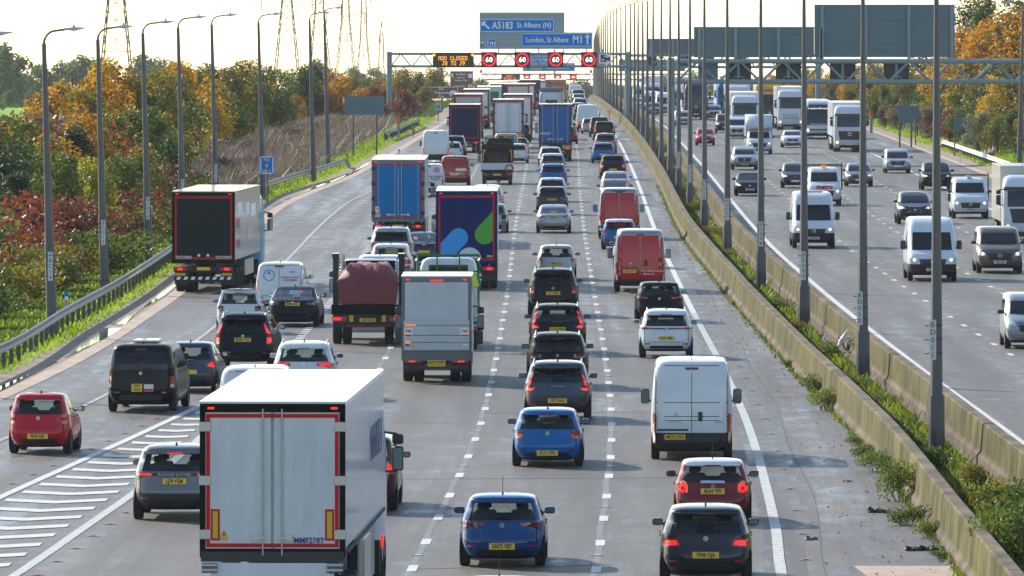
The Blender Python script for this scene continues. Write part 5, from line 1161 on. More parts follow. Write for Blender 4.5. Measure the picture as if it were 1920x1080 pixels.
            for (xa, za), (xb, zb_) in lines:
                n = 8; e = .008
                for i in range(n):
                    p0 = (xa + (xb - xa) * i / n, za + (zb_ - za) * i / n); p1 = (xa + (xb - xa) * (i + 1) / n, za + (zb_ - za) * (i + 1) / n); dx, dz = (e, 0) if abs(xa - xb) < .01 else (0, e)
                    b.face([(q[0] + k * dx, sh.rear(q[0] + k * dx, q[1] + k * dz) - .004, q[1] + k * dz) for q, k in ((p0, -1), (p1, -1), (p1, 1), (p0, 1))][:4])
            b.build('shut_line', [M_gap], body)
        if near and st != 'van':      # door seams and handles along the flanks
            b = MB(); zt0, zt1 = .34 * Hh, zb - .02
            for sg in (-1, 1):
                for yy in (L * .30, L * .52, L * .72):
                    for k_ in range(6):
                        za_, zb2 = zt0 + (zt1 - zt0) * k_ / 6, zt0 + (zt1 - zt0) * (k_ + 1) / 6
                        q = [(sg * (sh.side(y_, z_) + .003), y_, z_) for y_, z_ in ((yy, za_), (yy + .02, za_), (yy + .02, zb2), (yy, zb2))]; b.face(q if sg > 0 else q[::-1])
                for yy in (L * .36, L * .58): b.box(*sorted((sg * (sh.side(yy, zt1 - .1) + .02), sg * (sh.side(yy, zt1 - .1) - .01))), yy, yy + .16, zt1 - .11, zt1 - .08)
            b.build('door_seam', [M_gap], body)
        if spoiler and st in ('hatch', 'suv'):
            b = MB(); z = zt + .015; w_ = sh.row(z)[3] * .90; n = 8
            for i in range(n):
                x0, x1 = -w_ + 2 * w_ * i / n, -w_ + 2 * w_ * (i + 1) / n
                def yy(x): return sh.rear(x, z + .05) - .10
                b.mesh([(x0, yy(x0), z + .0), (x1, yy(x1), z + .0), (x1, yy(x1) + .3, z + .085), (x0, yy(x0) + .3, z + .085), (x0, yy(x0), z + .03), (x1, yy(x1), z + .03)], [(4, 5, 2, 3), (0, 1, 5, 4), (1, 0, 3, 2)], 0, True)
            sp = b.build('roof_spoiler', [rm if not roof else rm], t)
            b = MB(); b.box(-.17, .17, yy(0) - .006, yy(0) + .01, z + .004, z + .028); b.build('high_brake_lamp', [M_brake if chmsl else M_taild], sp)
        elif st in ('van', 'mpv') and y < 700:
            b = MB(); z = (sh.rows[-4][0] if st == 'van' else sh.rows[-4][0]); b.box(-.16, .16, sh.rear(0, z) - .025, sh.rear(0, z) + .03, z - .03, z + .03); b.build('high_brake_lamp', [M_brake if chmsl else M_taild], t)
        if not isvan and y < 420:
            b = MB(); z = zb + .03; b.tube([(.02, sh.rear(0, z) - .02, z), (.3, sh.rear(.3, z + .02) - .02, z + .02)], .012, 4); b.build('rear_wiper', [M_trim], t)
        if plate is not None and y < 1200:
            pz = platez if platez is not None else ({'van': .235, 'mpv': .40}.get(st, .42)); z = pz * Hh; xx = (-.42 if st == 'van' else 0)
            add_plate(t, plate if y < 560 else '', xx, min(sh.rear(xx - .2, z - .05), sh.rear(xx, z)) - .012, z, w=.52)
        if emblem and y < 420:
            b = MB(); z = zb - .10 if not isvan else .46 * Hh; xx = 0 if not isvan else -.4; b.disc((xx, sh.rear(xx, z) - .016, z), .05, 14, r0=.032); b.disc((xx, sh.rear(xx, z) - .014, z), .022, 8); b.build('emblem', [M_chrome], t)
        if word and y < 420:
            for (wd, xx, zz, sz) in word: text(wd, xx, sh.rear(xx, zz * Hh) - .02, zz * Hh, sz, M_chrome if sz < .2 else M_white, t, .01)
    else:
        # front: lamps, grille, plate
        Hn = Hh / d['H']
        if st in ('hatch', 'saloon', 'suv'):
            zl = {'hatch': .66, 'saloon': .64, 'suv': .80}[st] * Hn
            for s in (-1, 1):
                b = MB(); q = [(s * .52 * HW, zl), (s * .93 * HW, zl + .03), (s * .95 * HW, zl + .15), (s * .60 * HW, zl + .10)]
                if s > 0: pass
                else: q = [q[1], q[0], q[3], q[2]]
                sh.patch(b, q, 'front', .014, nx=5); lo = b.build('headlamp', [M_wlens if pc != 'black' else M_wlens], t)
                if hlit: b = MB(); b.disc((s * .72 * HW, sh.front(.72 * HW, zl + .06) + .03, zl + .065), .045, 10); b.build('bulb', [M_headw if hl == 'white' else M_head], lo)
            b = MB(); g0, g1 = (zl - .10, zl + .09) if st != 'suv' else (zl - .22, zl + .08); sh.patch(b, [(-.46 * HW, g0), (.46 * HW, g0), (.48 * HW, g1), (-.48 * HW, g1)], 'front', .012, nx=6); b.build('grille', [M_trim], t)
            b = MB(); z = .30 * Hn; sh.patch(b, [(-.7 * HW, z - .08), (.7 * HW, z - .08), (.62 * HW, z + .10), (-.62 * HW, z + .10)], 'front', .012, nx=6); b.build('lower_grille', [M_trim], t)
            b = MB(); z = (g0 + g1) / 2 + .02; b.disc((0, sh.front(0, z) + .025, z), .06, 12, r0=.035); b.build('emblem', [M_chrome], t)
            add_plate(t, plate if y < 700 else '', 0, sh.front(.2, .42 * Hn) + .012, .43 * Hn, True)
        elif st in ('mpv', 'van'):
            k = 1.0; z0 = .74 if st == 'mpv' else .80
            b = MB(); sh.patch(b, [(-.97 * HW, sh.rows[0][0] + .03), (.97 * HW, sh.rows[0][0] + .03), (.97 * HW, z0 - .08), (-.97 * HW, z0 - .08)], 'front', .010, nx=10); b.build('front_bumper', [M_trim if trim != 0 or st == 'van' else pm], t)
            b = MB(); sh.patch(b, [(-.48 * HW, z0 - .16), (.48 * HW, z0 - .16), (.56 * HW, z0 + .14), (-.56 * HW, z0 + .14)], 'front', .018, nx=8); gr = b.build('grille', [M_trim], t)
            b = MB()
            for e in (-.02, .06, .12): sh.patch(b, [(-.46 * HW, z0 + e - .1), (.46 * HW, z0 + e - .1), (.46 * HW, z0 + e - .085), (-.46 * HW, z0 + e - .085)], 'front', .024, nx=6, nz=1)
            b.build('grille_bars', [M_gap], gr)
            b = MB(); b.disc((0, sh.front(0, z0 + .03) + .035, z0 + .03), .085, 14, r0=.065); b.tube([(0, sh.front(0, z0 + .03) + .035, z0 + .03), (0, sh.front(0, z0) + .035, z0 + .105)], .01, 4); b.build('emblem', [M_chrome], t)
            for s in (-1, 1):
                b = MB(); q = [(s * .60 * HW, z0 + .02), (s * .94 * HW, z0 + .05), (s * .95 * HW, z0 + .26), (s * .66 * HW, z0 + .16)]
                if s < 0: q = [q[1], q[0], q[3], q[2]]
                sh.patch(b, q, 'front', .016); lo = b.build('headlamp', [M_wlens], t)
                if hlit: b = MB(); b.disc((s * .75 * HW, sh.front(.75 * HW, z0 + .11) + .035, z0 + .11), .06, 10); b.build('bulb', [M_head], lo)
            add_plate(t, plate if y < 700 else '', 0, sh.front(.2, .5) + .014, .50, True)
            b = MB(); z = sh.rows[sh.belt][0] + .06
            for s in (-1, 0): b.tube([(.05 + s * .6, sh.front(.1, z) + .02, z), (.55 + s * .6, sh.front(.5, z + .05) + .02, z + .05)], .014, 4)
            b.build('wipers', [M_trim], t)
    if rails:
        for s in (-1, 1): b = MB(); z = sh.rows[-4][0]; xr_ = s * sh.rows[-4][3] * .93; b.tube([(xr_, .75, z), (xr_, .85, z + .06), (xr_, L * .52, z + .075), (xr_, L * .60, z)], .02, 5); b.build('roof_rail', [M_trim if rails == 'b' else M_rim], t)
    if fin and y < 700:
        b = MB(); z = sh.rows[-2][0]; y0 = max(.95, sh.rows[-2][1])
        if whip: b.tube([(0, y0, z), (0, y0 - .12, z + .38)], .006, 4); b.tube([(0, y0, z), (0, y0 - .02, z + .05)], .02, 5)
        else: b.mesh([(-.03, y0 - .1, z), (.03, y0 - .1, z), (0, y0 + .12, z), (0, y0 - .12, z + .085)], [(0, 1, 3), (1, 2, 3), (2, 0, 3)])
        b.build('aerial', [M_trim], t)
    t['sh'] = 0; del t['sh']
    return t, sh, body
# ---- lorry cab (seen from the front or mostly hidden behind its body)
def lorry_cab(t, y0, pc, H_=3.6, W=2.45, L=2.2, zoff=0, front_detail=True, grille='dark', deflector=None, mirror='far', lit=True, visor=None, word=None, plate='', rear=False):
    """cab shell with its rear wall at local y0, appended to thing t"""
    sh = Shell('cab', L, W, H_); o = sh.build(win_parts(sh, rear=False, side='front')); pm = P[pc]
    c = o['body'].build('cab', [pm, pm, M_trim], t, (0, y0, 0)); HW = W / 2
    for k, v in o.items():
        if k != 'body': v.build('side_window' if k.startswith('side') else k, [G_far], c)
    zb, zt = sh.rows[4][0], sh.rows[6][0]
    for s in (-1, 1):
        b = MB(); b.box(0, .22, -.02, .12, -.36, .12, 0, .03); b.box(.02, .20, -.025, -.015, -.33, .09, 1); b.box(.0, .22, -.02, .12, .16, .36, 0, .03); b.tube([(.1, .05, .36), (-.16, .0, .40)], .025, 5); b.tube([(.1, .05, -.36), (-.16, .0, -.38)], .025, 5)
        q = b.build('wing_mirror', [M_trim, M_mirror], c, (s * (HW + .10), L - .30, zb + .45)); q.scale = (s, 1, 1)
    if front_detail:
        def pt(q, m, nm, off=.015, par=c, nx=6, nz=3): b = MB(); sh.patch(b, q, 'front', off, nx=nx, nz=nz); return b.build(nm, [m], par)
        g = pt([(-.62 * HW, .98), (.62 * HW, .98), (.74 * HW, 1.68), (-.74 * HW, 1.68)], M_trim if grille == 'dark' else pm, 'grille')
        for k in range(4): pt([(-.60 * HW, 1.08 + k * .15), (.60 * HW, 1.08 + k * .15), (.62 * HW, 1.12 + k * .15), (-.62 * HW, 1.12 + k * .15)], M_gap if grille != 'dark' else M_chas, 'slat', .024, g, 6, 1)
        pt([(-.95 * HW, .36), (.95 * HW, .36), (.95 * HW, .56), (-.95 * HW, .56)], M_trim, 'bumper')
        for s in (-1, 1):
            q = [(s * .66 * HW, .66), (s * .95 * HW, .68), (s * .95 * HW, .94), (s * .70 * HW, .86)]
            if s < 0: q = [q[1], q[0], q[3], q[2]]
            lo = pt(q, M_wlens, 'headlamp', .018, c, 4, 2)
            if lit: b = MB(); b.disc((s * .80 * HW, sh.front(.8 * HW, .8) + .04, .79), .10, 10); b.build('bulb', [M_head], lo)
        b = MB(); b.disc((0, sh.front(0, 1.45) + .04, 1.45), .15, 14, r0=.12); b.tube([(0, sh.front(0, 1.45) + .04, 1.45), (0, sh.front(0, 1.45) + .04, 1.58)], .015, 4); b.build('emblem', [M_chrome], c)
        pt([(-.96 * HW, zt + .02), (.96 * HW, zt + .02), (.94 * HW, zt + .20), (-.94 * HW, zt + .20)], M_trim if visor is None else P[visor], 'sun_visor', .10, c, 8, 1)
        add_plate(c, plate, 0, sh.front(.2, .62) + .02, .62, True)
        if word: text(word, 0, sh.front(0, 3.2) + .06, 3.22, .2, M_white, c, .02, rz=math.pi)
    return sh, c
def trailer_wheels(t, ys, W=2.5, r=.5, dual=True, rims=True):
    xo = W / 2 - .17; add_wheels(t, (-xo, xo), ys, r, .30, rims)
    if dual: add_wheels(t, (-xo + .34, xo - .34), ys, r, .30, False)
def lorry(px, py, label, box='white', door=None, roof='white', L=13.6, W=2.55, z0=1.15, z1=4.0, Y=None, X=None, rear='barn', tape=True, lit=True, cab='white', cabH=3.6, yaw=0, frame='dgrey', axles=3, front=False, plate='', detail=True, extra=None, name='lorry', artic=True, cabgap=.75, side=None, cat='lorry', roundtop=False, cabkw=None, group=None):
    if Y is None: x, y = place(px, py); y -= 0 if front else .9
    else: y = Y; x = X if X is not None else (px - 960) * y / F
    hd = heading(y) + yaw; tot = L + cabgap + 2.2
    t = empty(name, (x, y + (tot if front else 0), zr(y)), (math.pi if front else 0) + hd); tag(t, label, cat, group)
    HW = W / 2; bm, dm, fm, rf = P[box], P[door or box], P[frame], P[roof]
    b = MB(); b.box(-HW, HW, .06, L, z0, z1, 0, .03 if not roundtop else .12); body = b.build('box_body', [bm], t)
    b = MB(); b.box(-HW - .012, HW + .012, .0, L + .01, z1 - .01, z1 + .03); 
    for k in range(int(L / .6) if y < 260 else 0): b.box(-HW + .08, HW - .08, .3 + k * .6, .315 + k * .6, z1 + .03, z1 + .033)
    b.build('roof', [rf], body)
    if side:
        for (sname, a0, a1, c0, c1, m) in side: b = MB(); b.box(HW, HW + .012, a0, a1, c0, c1); b.build(sname, [m], body)
    b = MB(); b.box(-.42, .42, 1.0, L - .3, .85, z0 - .02); b.build('chassis', [M_chas], t)
    r = .5; ax = [1.9 + 1.31 * k for k in range(axles)] if L > 9 else [1.6 + .0 * k for k in range(1)]
    trailer_wheels(t, ax, W, r, True, y < 300)
    cy = L + cabgap
    trailer_wheels(t, [L - .55], W, r, True, y < 300) if artic else None
    add_wheels(t, (-HW + .2, HW - .2), [cy + 1.05], r, .3, False)
    b = MB(); b.box(-.45, .45, L - 1.8 if artic else L - .1, cy + 1.9, .55, .95); b.build('tractor_frame', [M_chas], t)
    for s in (-1, 1):
        b = MB(); b.box(s * HW - (.05 if s > 0 else 0), s * HW + (.05 if s < 0 else 0), ax[-1] + .8, max(ax[-1] + 1, L - 3.6), .55, z0 - .12); b.build('side_guard', [M_rim if L > 9 else M_trim], t)
        if y < 300 and L > 9:
            for k in range(5): b = MB(); b.box(s * HW - .01, s * HW + .025, 1.0 + k * 2.5, 1.12 + k * 2.5, z0 - .09, z0 - .03); b.build('side_marker', [M_amb], t)
    lorry_cab(t, cy, cab, cabH, min(2.5, W), 2.2, front_detail=front, **(cabkw or {}))
    if front: return t
    # rear face: frame, doors, tape, hinges, lock rods
    fr = .10; d_ = -.0
    b = MB(); b.box(-HW, HW, 0, .08, z0 - .12, z0 + .03); b.box(-HW, HW, 0, .08, z1 - .16, z1 - .012); b.box(-HW, -HW + fr, .002, .078, z0 + .03, z1 - .16); b.box(HW - fr, HW, .002, .078, z0 + .03, z1 - .16); f_ = b.build('rear_frame', [fm], t)
    xa, xb, za, zb = -HW + fr + .005, HW - fr - .005, z0 + .04, z1 - .17
    if rear == 'barn':
        for s, (p, q) in ((-1, (xa, -.03)), (1, (.03, xb))):
            b = MB(); b.box(p, q, -.02, .055, za, zb); dr = b.build('rear_door', [dm], t)
            if detail:
                for rx in ((.16, .95) if not (W > 2.56) else (.17,)):
                    b = MB(); b.tube([(s * rx, -.045, z0 - .08), (s * rx, -.045, z1 - .1)], .016, 6); b.build('lock_rod', [M_rim], dr)
                hx_ = .36 if W > 2.56 else .55; b = MB(); b.box(min(s * .1, s * hx_), max(s * .1, s * hx_), -.05, -.022, z0 + .20, z0 + .25); b.box(min(s * (hx_ - .12), s * hx_), max(s * (hx_ - .12), s * hx_), -.056, -.022, z0 + .17, z0 + .28); b.build('handle', [M_rim], dr)
                for k in range(4 if W < 2.56 else 3):
                    zz = za + .25 + (zb - za - .5) * k / (3 if W < 2.56 else 2); b = MB(); b.box(min(s * (HW - .20), s * (HW + .01)), max(s * (HW - .20), s * (HW + .01)), -.035, -.018, zz - .09, zz + .09, 0, .008); b.build('hinge', [M_rim if W > 2.56 else M_trim], dr)
    elif rear == 'plain' or rear == 'curtain':
        b = MB(); b.box(xa, xb, -.02, .055, za, zb, 0, .02); dr = b.build('rear_panel', [dm], t)
    elif rear == 'shutter':
        b = MB(); n = 34; zs = z0 + (z1 - z0) * .40
        for k in range(n): a_ = zs + (zb - zs) * k / n; h_ = (zb - zs) / n; b.mesh([(xa, -.0, a_), (xb, -.0, a_), (xb, -.022, a_ + h_ * .5), (xa, -.022, a_ + h_ * .5), (xb, -.0, a_ + h_), (xa, -.0, a_ + h_)], [(0, 1, 2, 3), (3, 2, 4, 5)])
        b.build('roller_shutter', [dm], t)
        b = MB(); b.box(xa - .04, xb + .04, -.14, -.06, z0 + .02, zs + .03); tl = b.build('tail_lift', [mat('tail_lift_alloy', (.42, .44, .46), .45, metal=.2, var=.1, scale=1)], t)
        for k in (.28, .52, .86): b = MB(); z_ = z0 + (zs - z0) * k; b.box(xa - .03, xb + .03, -.147, -.141, z_, z_ + .015); b.build('seam', [M_gap], tl)
        b = MB(); b.box(-HW, HW, -.05, .1, z0 - .30, z0 - .0); b.build('tail_lift_base', [P['grey']], t)
    if tape:
        k = .07; b = MB(); e = -.05 if rear == 'barn' else -.032; tt = (xa + .01, xb - .01, za + .02, zb - .02); e = -.028
        for q in ((tt[0], tt[1], tt[2], tt[2] + k), (tt[0], tt[1], tt[3] - k, tt[3]), (tt[0], tt[0] + k, tt[2] + k, tt[3] - k), (tt[1] - k, tt[1], tt[2] + k, tt[3] - k)): b.box(q[0], q[1], e, e + .007, q[2], q[3])
        b.build('red_outline', [M_redtape], t)
    # under-run bar, lamps, plate, mud flaps
    zl = min(z0 - .30, .95); b = MB(); b.box(-HW + .06, HW - .06, .02, .14, zl - .12, zl + .10); lb = b.build('lamp_bar', [M_chas], t)
    for s in (-1, 1):
        xl, xr_ = sorted((s * (HW - .10), s * (HW - .60))); b = MB(); b.box(xl, xr_, -.03, .02, zl - .06, zl + .08); lo = b.build('tail_lamp', [M_tail], t)
        if lit: b = MB(); b.box(*sorted((s * (HW - .22), s * (HW - .42))), -.038, -.03, zl - .045, zl + .065); b.build('lit_segment', [M_brake], lo)
        if y < 700:
            b = MB(); b.box(*sorted((s * (HW - .14), s * (HW - .26))), -.01, 0.0, z1 - .11, z1 - .07); b.build('marker_lamp', [M_brake], f_)
            b = MB(); b.box(*sorted((s * (HW - .06), s * (HW - .62))), .6, .63, .30, zl - .13); b.build('mud_flap', [M_trim], t)
    b = MB(); b.box(-HW + .1, HW - .1, .05, .13, .42, .54); b.build('under_run_bar', [M_chas if L > 9 else M_trim], t)
    add_plate(t, plate, 0, .0, zl + .02 if L > 9 else z0 - .42)
    return t
# ---------------------------------------------------------------- the traffic, away from us
# outer lane (beside the central margin)
a_ = car('hatch', 'dgrey', 1322, 1092, 'dark grey hatchback at the bottom of the photo with plate YP60 OJA', L=4.42, W=1.84, H_=1.50, lights='low', lit=True, plate='YP60 OJA', whip=True, platez=.385)
t, sh, body = car('hatch', 'dred', 1335, 981, 'dark red hatchback with white roof and round chrome ringed lamps', L=3.82, W=1.73, H_=1.41, lights='low', plate='AU64 YFH', roof='white', whip=True, platez=.52, refl=False)
for o in list(t.children):
    if o.name.startswith('tail_lamp'): bpy.data.objects.remove(o)
for s in (-1, 1):
    xx, zz = s * .66, .80; b = MB(); yy = sh.rear(xx, zz) - .03; b.disc((xx, yy, zz), .125, 20, r0=.10); ring = b
    lp = MB(); V = []; n = 20
    for r_, yo in ((.11, -.02), (.03, -.045)): V.append([(xx + math.cos(k * 2 * math.pi / n) * r_ * .9, sh.rear(xx + math.cos(k * 2 * math.pi / n) * r_ * .9, zz) + yo, zz + math.sin(k * 2 * math.pi / n) * r_ * 1.25) for k in range(n)])
    for k in range(n): k2 = (k + 1) % n; lp.face([V[0][k], V[0][k2], V[1][k2], V[1][k]], 0, True)
    lo = lp.build('tail_lamp', [M_brake], t); b = MB()
    for k in range(n):
        k2 = (k + 1) % n; q = [(xx + math.cos(2 * math.pi * kk / n) * rr * .9, sh.rear(xx + math.cos(2 * math.pi * kk / n) * rr * .9, zz) - .025, zz + math.sin(2 * math.pi * kk / n) * rr * 1.25) for kk, rr in ((k, .11), (k2, .11), (k2, .135), (k, .135))]; b.face(q)
    b.build('chrome_ring', [M_chrome], lo); b = MB(); b.disc((xx, sh.rear(xx, zz) - .05, zz), .03, 10); b.build('lens_centre', [M_taild], lo)
b = MB(); sh.patch(b, [(-.27, .91), (.27, .91), (.26, .965), (-.26, .965)], off=.03); b.build('chrome_handle', [M_chrome], t)
t, sh, body = car('van', 'white', 1296, 861, 'tall white panel van with plate MK70 UOG in the outer lane', lights='van', plate='MK70 UOG', L=5.9, W=2.05, H_=2.50, chmsl=False, word=[('PEUGEOT', -.42, .385, .07), ('BOXER', .68, .385, .06)])
b = MB(); b.box(.16, .27, -.02, .02, .98, 1.22, 0, .02); b.build('door_handle', [M_trim], t); b = MB(); b.box(-.86, -.08, -.012, .01, .74, .79); b.build('plate_trim', [M_trim], t); b = MB(); sh.patch(b, [(-.86, .22), (.86, .22), (.86, .58), (-.86, .58)], off=.012, nx=8); b.build('lower_panel', [M_trim], t)
t, sh, body = car('suv', 'white', 1249, 671, 'white crossover with a full width dark lamp strip and plate KT21 WBL', lights='slim', plate='KT21 WBL', L=4.11, W=1.76, H_=1.58, rails=True, word=[], emblem=True)
b = MB(); sh.patch(b, [(-.5, .95), (.5, .95), (.5, 1.0), (-.5, 1.0)], off=.018, nx=8); b.build('lamp_strip', [M_taild], t)
car('hatch', 'black', 1236, 604, 'black hatchback just ahead of the white crossover', lights='slim', plate='YX11 KDU', L=4.25, H_=1.46, platez=.33)
t, sh, body = car('van', 'silver', 1200, 547, 'silver van with red rear doors and plate ML71 ZTS', lights='van', plate='ML71 ZTS', L=6.0, W=2.05, H_=2.5)
def van_doors(t, sh, m, txts=(), z0=.62, handle=True):
    for s in (-1, 1):
        W2 = sh.W / 2; q = [(s * .02, z0), (s * .88 * W2, z0), (s * .86 * W2, sh.rows[-4][0] - .02), (s * .02, sh.rows[-4][0] - .02)]
        if s < 0: q = [q[1], q[0], q[3], q[2]]
        b = MB(); sh.patch(b, q, off=.014, nx=5, nz=10); b.build('rear_door', [m], t)
    if handle: b = MB(); b.box(.16, .28, -.04, .0, 1.05, 1.3, 0, .02); b.build('door_handle', [M_trim], t)
    for w_, x_, z_, s_, mm in txts: text(w_, x_, sh.rear(x_, z_) - .03, z_, s_, mm, t, .01)
van_doors(t, sh, P['red'], [('Your delivery experts', .5, .86, .10, M_white), ('dpd.co.uk', .34, .74, .11, M_white)], .52); b = MB(); b.box(-.8, -.1, -.03, 0, .95, 1.0); b.build('plate_trim', [M_trim], t)
for o in t.children:
    if o.name.startswith('number_plate'): o.location.z += .25; o.location.y = -.02
t, sh, body = car('van', 'silver', 1161, 448, 'red rear doored silver van directly ahead of the bright blue hatchback', lights='van', plate=None, L=5.9, W=2.05, H_=2.52)
van_doors(t, sh, P['red'], [], .45, False); b = MB(); b.box(.12, .36, -.03, 0, 1.05, 1.1); b.build('door_handle', [M_trim], t)
b = MB(); b.box(-.32, .32, sh.rear(0, 2.4) - .03, sh.rear(0, 2.4) + .02, 2.36, 2.43); b.build('roof_lamp', [M_trim], t)
car('hatch', 'white', 1187, 503, 'pale car mostly hidden ahead of the nearer red doored van', lights='low', plate='', W=1.75)
t, *_ = car('hatch', 'blue', 1161, 468, 'bright blue hatchback with pale roof between two red doored vans', lights='square', plate='', roof='white', W=1.70, L=4.0, H_=1.45)
car('saloon', 'bgrey', 1153, 385, 'blue grey estate with tall lit lamps behind the farther red doored van', lights='vol2', lit=True, plate='', W=1.86, H_=1.50)
car('saloon', 'silver', 1154, 366, 'silver saloon squeezed ahead of the blue grey estate', lights='horiz', plate='', W=1.84, H_=1.46)
car('suv', 'black', 1149, 337, 'black crossover with lit lamps ahead of the silver saloon', lights='square', lit=True, plate='', W=1.81, L=4.4)
car('suv', 'blue', 1131, 306, 'bright blue crossover in the outer lane near the blue box lorry', lights='horiz', plate='', W=1.80, L=4.2, H_=1.54)
car('suv', 'grey', 1135, 289, 'small grey crossover ahead of the bright blue crossover', lights='slim', lit=True, plate='', W=1.85)
t, sh, body = car('suv', 'black', 1133, 265, 'black estate with two bicycles strapped on its roof', lights='vert', lit=True, plate='', rails=True, W=1.95, H_=1.75)
bk = empty('bicycle', (t.location.x - .45, t.location.y + 1.0, 1.80), t.rotation_euler[2]); tag(bk, 'pale bicycle strapped left on the roof of the black estate', 'bicycle', 'bicycles on the black estate'); bk2 = empty('bicycle', (t.location.x + .45, t.location.y + 1.0, 1.80), t.rotation_euler[2]); tag(bk2, 'red bicycle strapped right on the roof of the black estate', 'bicycle', 'bicycles on the black estate')
for o_, m in ((bk, M_white), (bk2, M_red)):
    b = MB(); b.tube([(0, .4, .35), (.03, .8, .75), (-.05, 1.4, .72), (0, .95, .33), (.03, .8, .75)], .03, 5); b.tube([(-.22, 1.45, .8), (.22, 1.45, .8)], .025, 5); b.box(-.09, .09, .6, .85, .78, .86, 0, .02); b.build('frame', [m], o_)
    for yy in (.4, 1.45): b = MB(); b.tube([(0, yy + .33 * math.cos(a), .36 + .33 * math.sin(a)) for a in [k * math.pi / 8 for k in range(17)]], .022, 5); b.build('wheel', [M_tyre], o_)
car('suv', 'maroon', 1124, 257, 'dark red four by four partly behind the bicycle carrying estate', lights='vert', lit=True, plate='', H_=1.85, W=1.9)
car('hatch', 'silver', 1107, 251, 'silver hatchback left of the dark red four by four', lights='vert', lit=True, plate='', W=1.75)
t, sh, body = car('van', 'white', 1101, 246, 'tall white van ahead of the silver hatchback near the gantry', lights='van', lit=True, plate='', L=5.7)
far = [(1098, 900, 'hatch', 'silver', 'silver car just ahead of the tall white van'), (1091, 935, 'suv', 'black', 'dark car left of the hazy silver one'), (1083, 990, 'hatch', 'white', 'hazy white car third past the tall white van'), (1088, 1040, 'suv', 'silver', 'hazy silver car fourth past the tall white van'), (1083, 1090, 'hatch', 'white', 'hazy white car nearer the first gantry line'), (1085, 1150, 'suv', 'silver', 'pale car with red lamps in the haze'), (1080, 1200, 'hatch', 'dgrey', 'dark car low in the haze near the crest'), (1084, 1270, 'mpv', 'grey', 'grey van in the haze below the distant gantry'), (1079, 1340, 'van', 'white', 'tall pale van at the crest in the outer lane')]
for i, (px, y, st, pc, lab) in enumerate(far): car(st, pc, px, 0, lab, lights='vert', lit=i in (0, 3, 5), plate='', Y=y, fin=False)
# third lane
t, *_ = car('hatch', 'pink', 934, 0, 'pale pink car, only its roof rising over the bottom edge of the photo', Y=151.6, lights='low', H_=1.46, W=1.8, plate='', whip=True)
t, sh, body = car('hatch', 'cblue', 941, 1061, 'deep blue hatchback with plate DN72 VEY nearest in its lane', L=4.06, W=1.76, H_=1.44, lights='wide', lit='dark', plate='DN72 VEY', whip=True, platez=.30)
t, sh, body = car('hatch', 'blue', 1026, 874, 'mid blue hatchback with plate SC13 CPU ahead of the deep blue one', L=4.32, W=1.77, H_=1.42, lights='square', plate='SC13 CPU', platez=.25)
t, sh, body = car('suv', 'bgrey', 1045, 790, 'blue grey crossover with boomerang lamps and plate CF71 RAU', L=4.43, W=1.87, H_=1.65, lights='xc40', lit=True, plate='CF71 RAU', rails=True, word=[('V O L V O', 0, .60, .075)], platez=.36, emblem=False, trim=4)
car('suv', 'black', 1045, 728, 'black crossover squeezed between the two boomerang lamped crossovers', L=4.5, W=1.87, H_=1.66, lights='horiz', lit='dark', plate='', rails=True)
t, sh, body = car('suv', 'black', 1045, 665, 'black crossover with L shaped lit lamps and plate KY18 HWM', L=4.69, W=1.90, H_=1.66, lights='vol', lit=True, plate='KY18 HWM', rails=True, word=[('V O L V O', 0, .665, .075)], platez=.52, emblem=False)
car('suv', 'black', 1037, 594, 'black four by four with tall pillar lamps and plate YC10 GXE', L=4.8, W=1.90, H_=1.78, lights='vert', lit=False, plate='YC10 GXE', rails=True, platez=.50, glass='dark')
car('hatch', 'silver', 1043, 525, 'small silver hatchback with yellow plate SM04 YCZ', L=4.18, W=1.71, H_=1.47, lights='vert', plate='SM04 YCZ', whip=True, platez=.48)
car('saloon', 'silver', 1038, 437, 'silver saloon with plate GP60 GYS behind a dark grey crossover', L=4.58, W=1.80, H_=1.43, lights='horiz', plate='GP60 GYS', platez=.58)
car('suv', 'dgrey', 1035, 403, 'dark grey crossover ahead of the silver saloon', L=4.2, W=1.80, H_=1.58, lights='horiz', lit='dark', plate='ND63 WFO', platez=.56)
car('hatch', 'white', 1035, 379, 'white liftback ahead of the dark grey crossover', L=4.47, W=1.82, H_=1.45, lights='slim', lit='dark', plate='')
car('suv', 'blue', 1037, 353, 'bright blue crossover in the queue behind the blue box lorry', L=4.16, W=1.80, H_=1.57, lights='slim', plate='', rails=True)
car('suv', 'grey', 1036, 331, 'white roofed grey crossover second behind the blue box lorry', L=4.3, W=1.80, lights='horiz', plate='', roof='white', H_=1.6)
car('hatch', 'white', 1032, 313, 'white hatchback immediately behind the blue box lorry', L=4.1, W=1.78, lights='horiz', lit=True, plate='')
lorry(1041, 302, 'blue double doored box lorry in the third lane with faded white letters', box='blue', door='blue', L=8.0, z0=1.45, z1=4.3, W=2.5, rear='barn', tape=False, frame='dgrey', cab='blue', artic=False, axles=1, detail=True, lit=True)
l_ = [o for o in scene.objects if o.name.startswith('lorry')][-1]; text('HGG9', -.75, -.07, 2.1, .28, M_cream, l_, .01); b = MB(); b.box(-1.15, -.55, -.03, .02, .95, 1.2); b.build('yellow_board', [M_yboard], l_); b = MB(); b.box(.55, 1.15, -.03, .02, .95, 1.2); b.build('yellow_board', [M_yboard], l_)
car('hatch', 'dred', 1064, 270, 'dark hatchback peeping out right of the blue box lorry', lights='vert', lit=True, plate='')
t = empty('lorry', ((1034 - 960) * 860 / F, 860, 0), heading(860)); tag(t, 'white tractor unit without trailer, seen from behind past the blue box lorry', 'lorry')
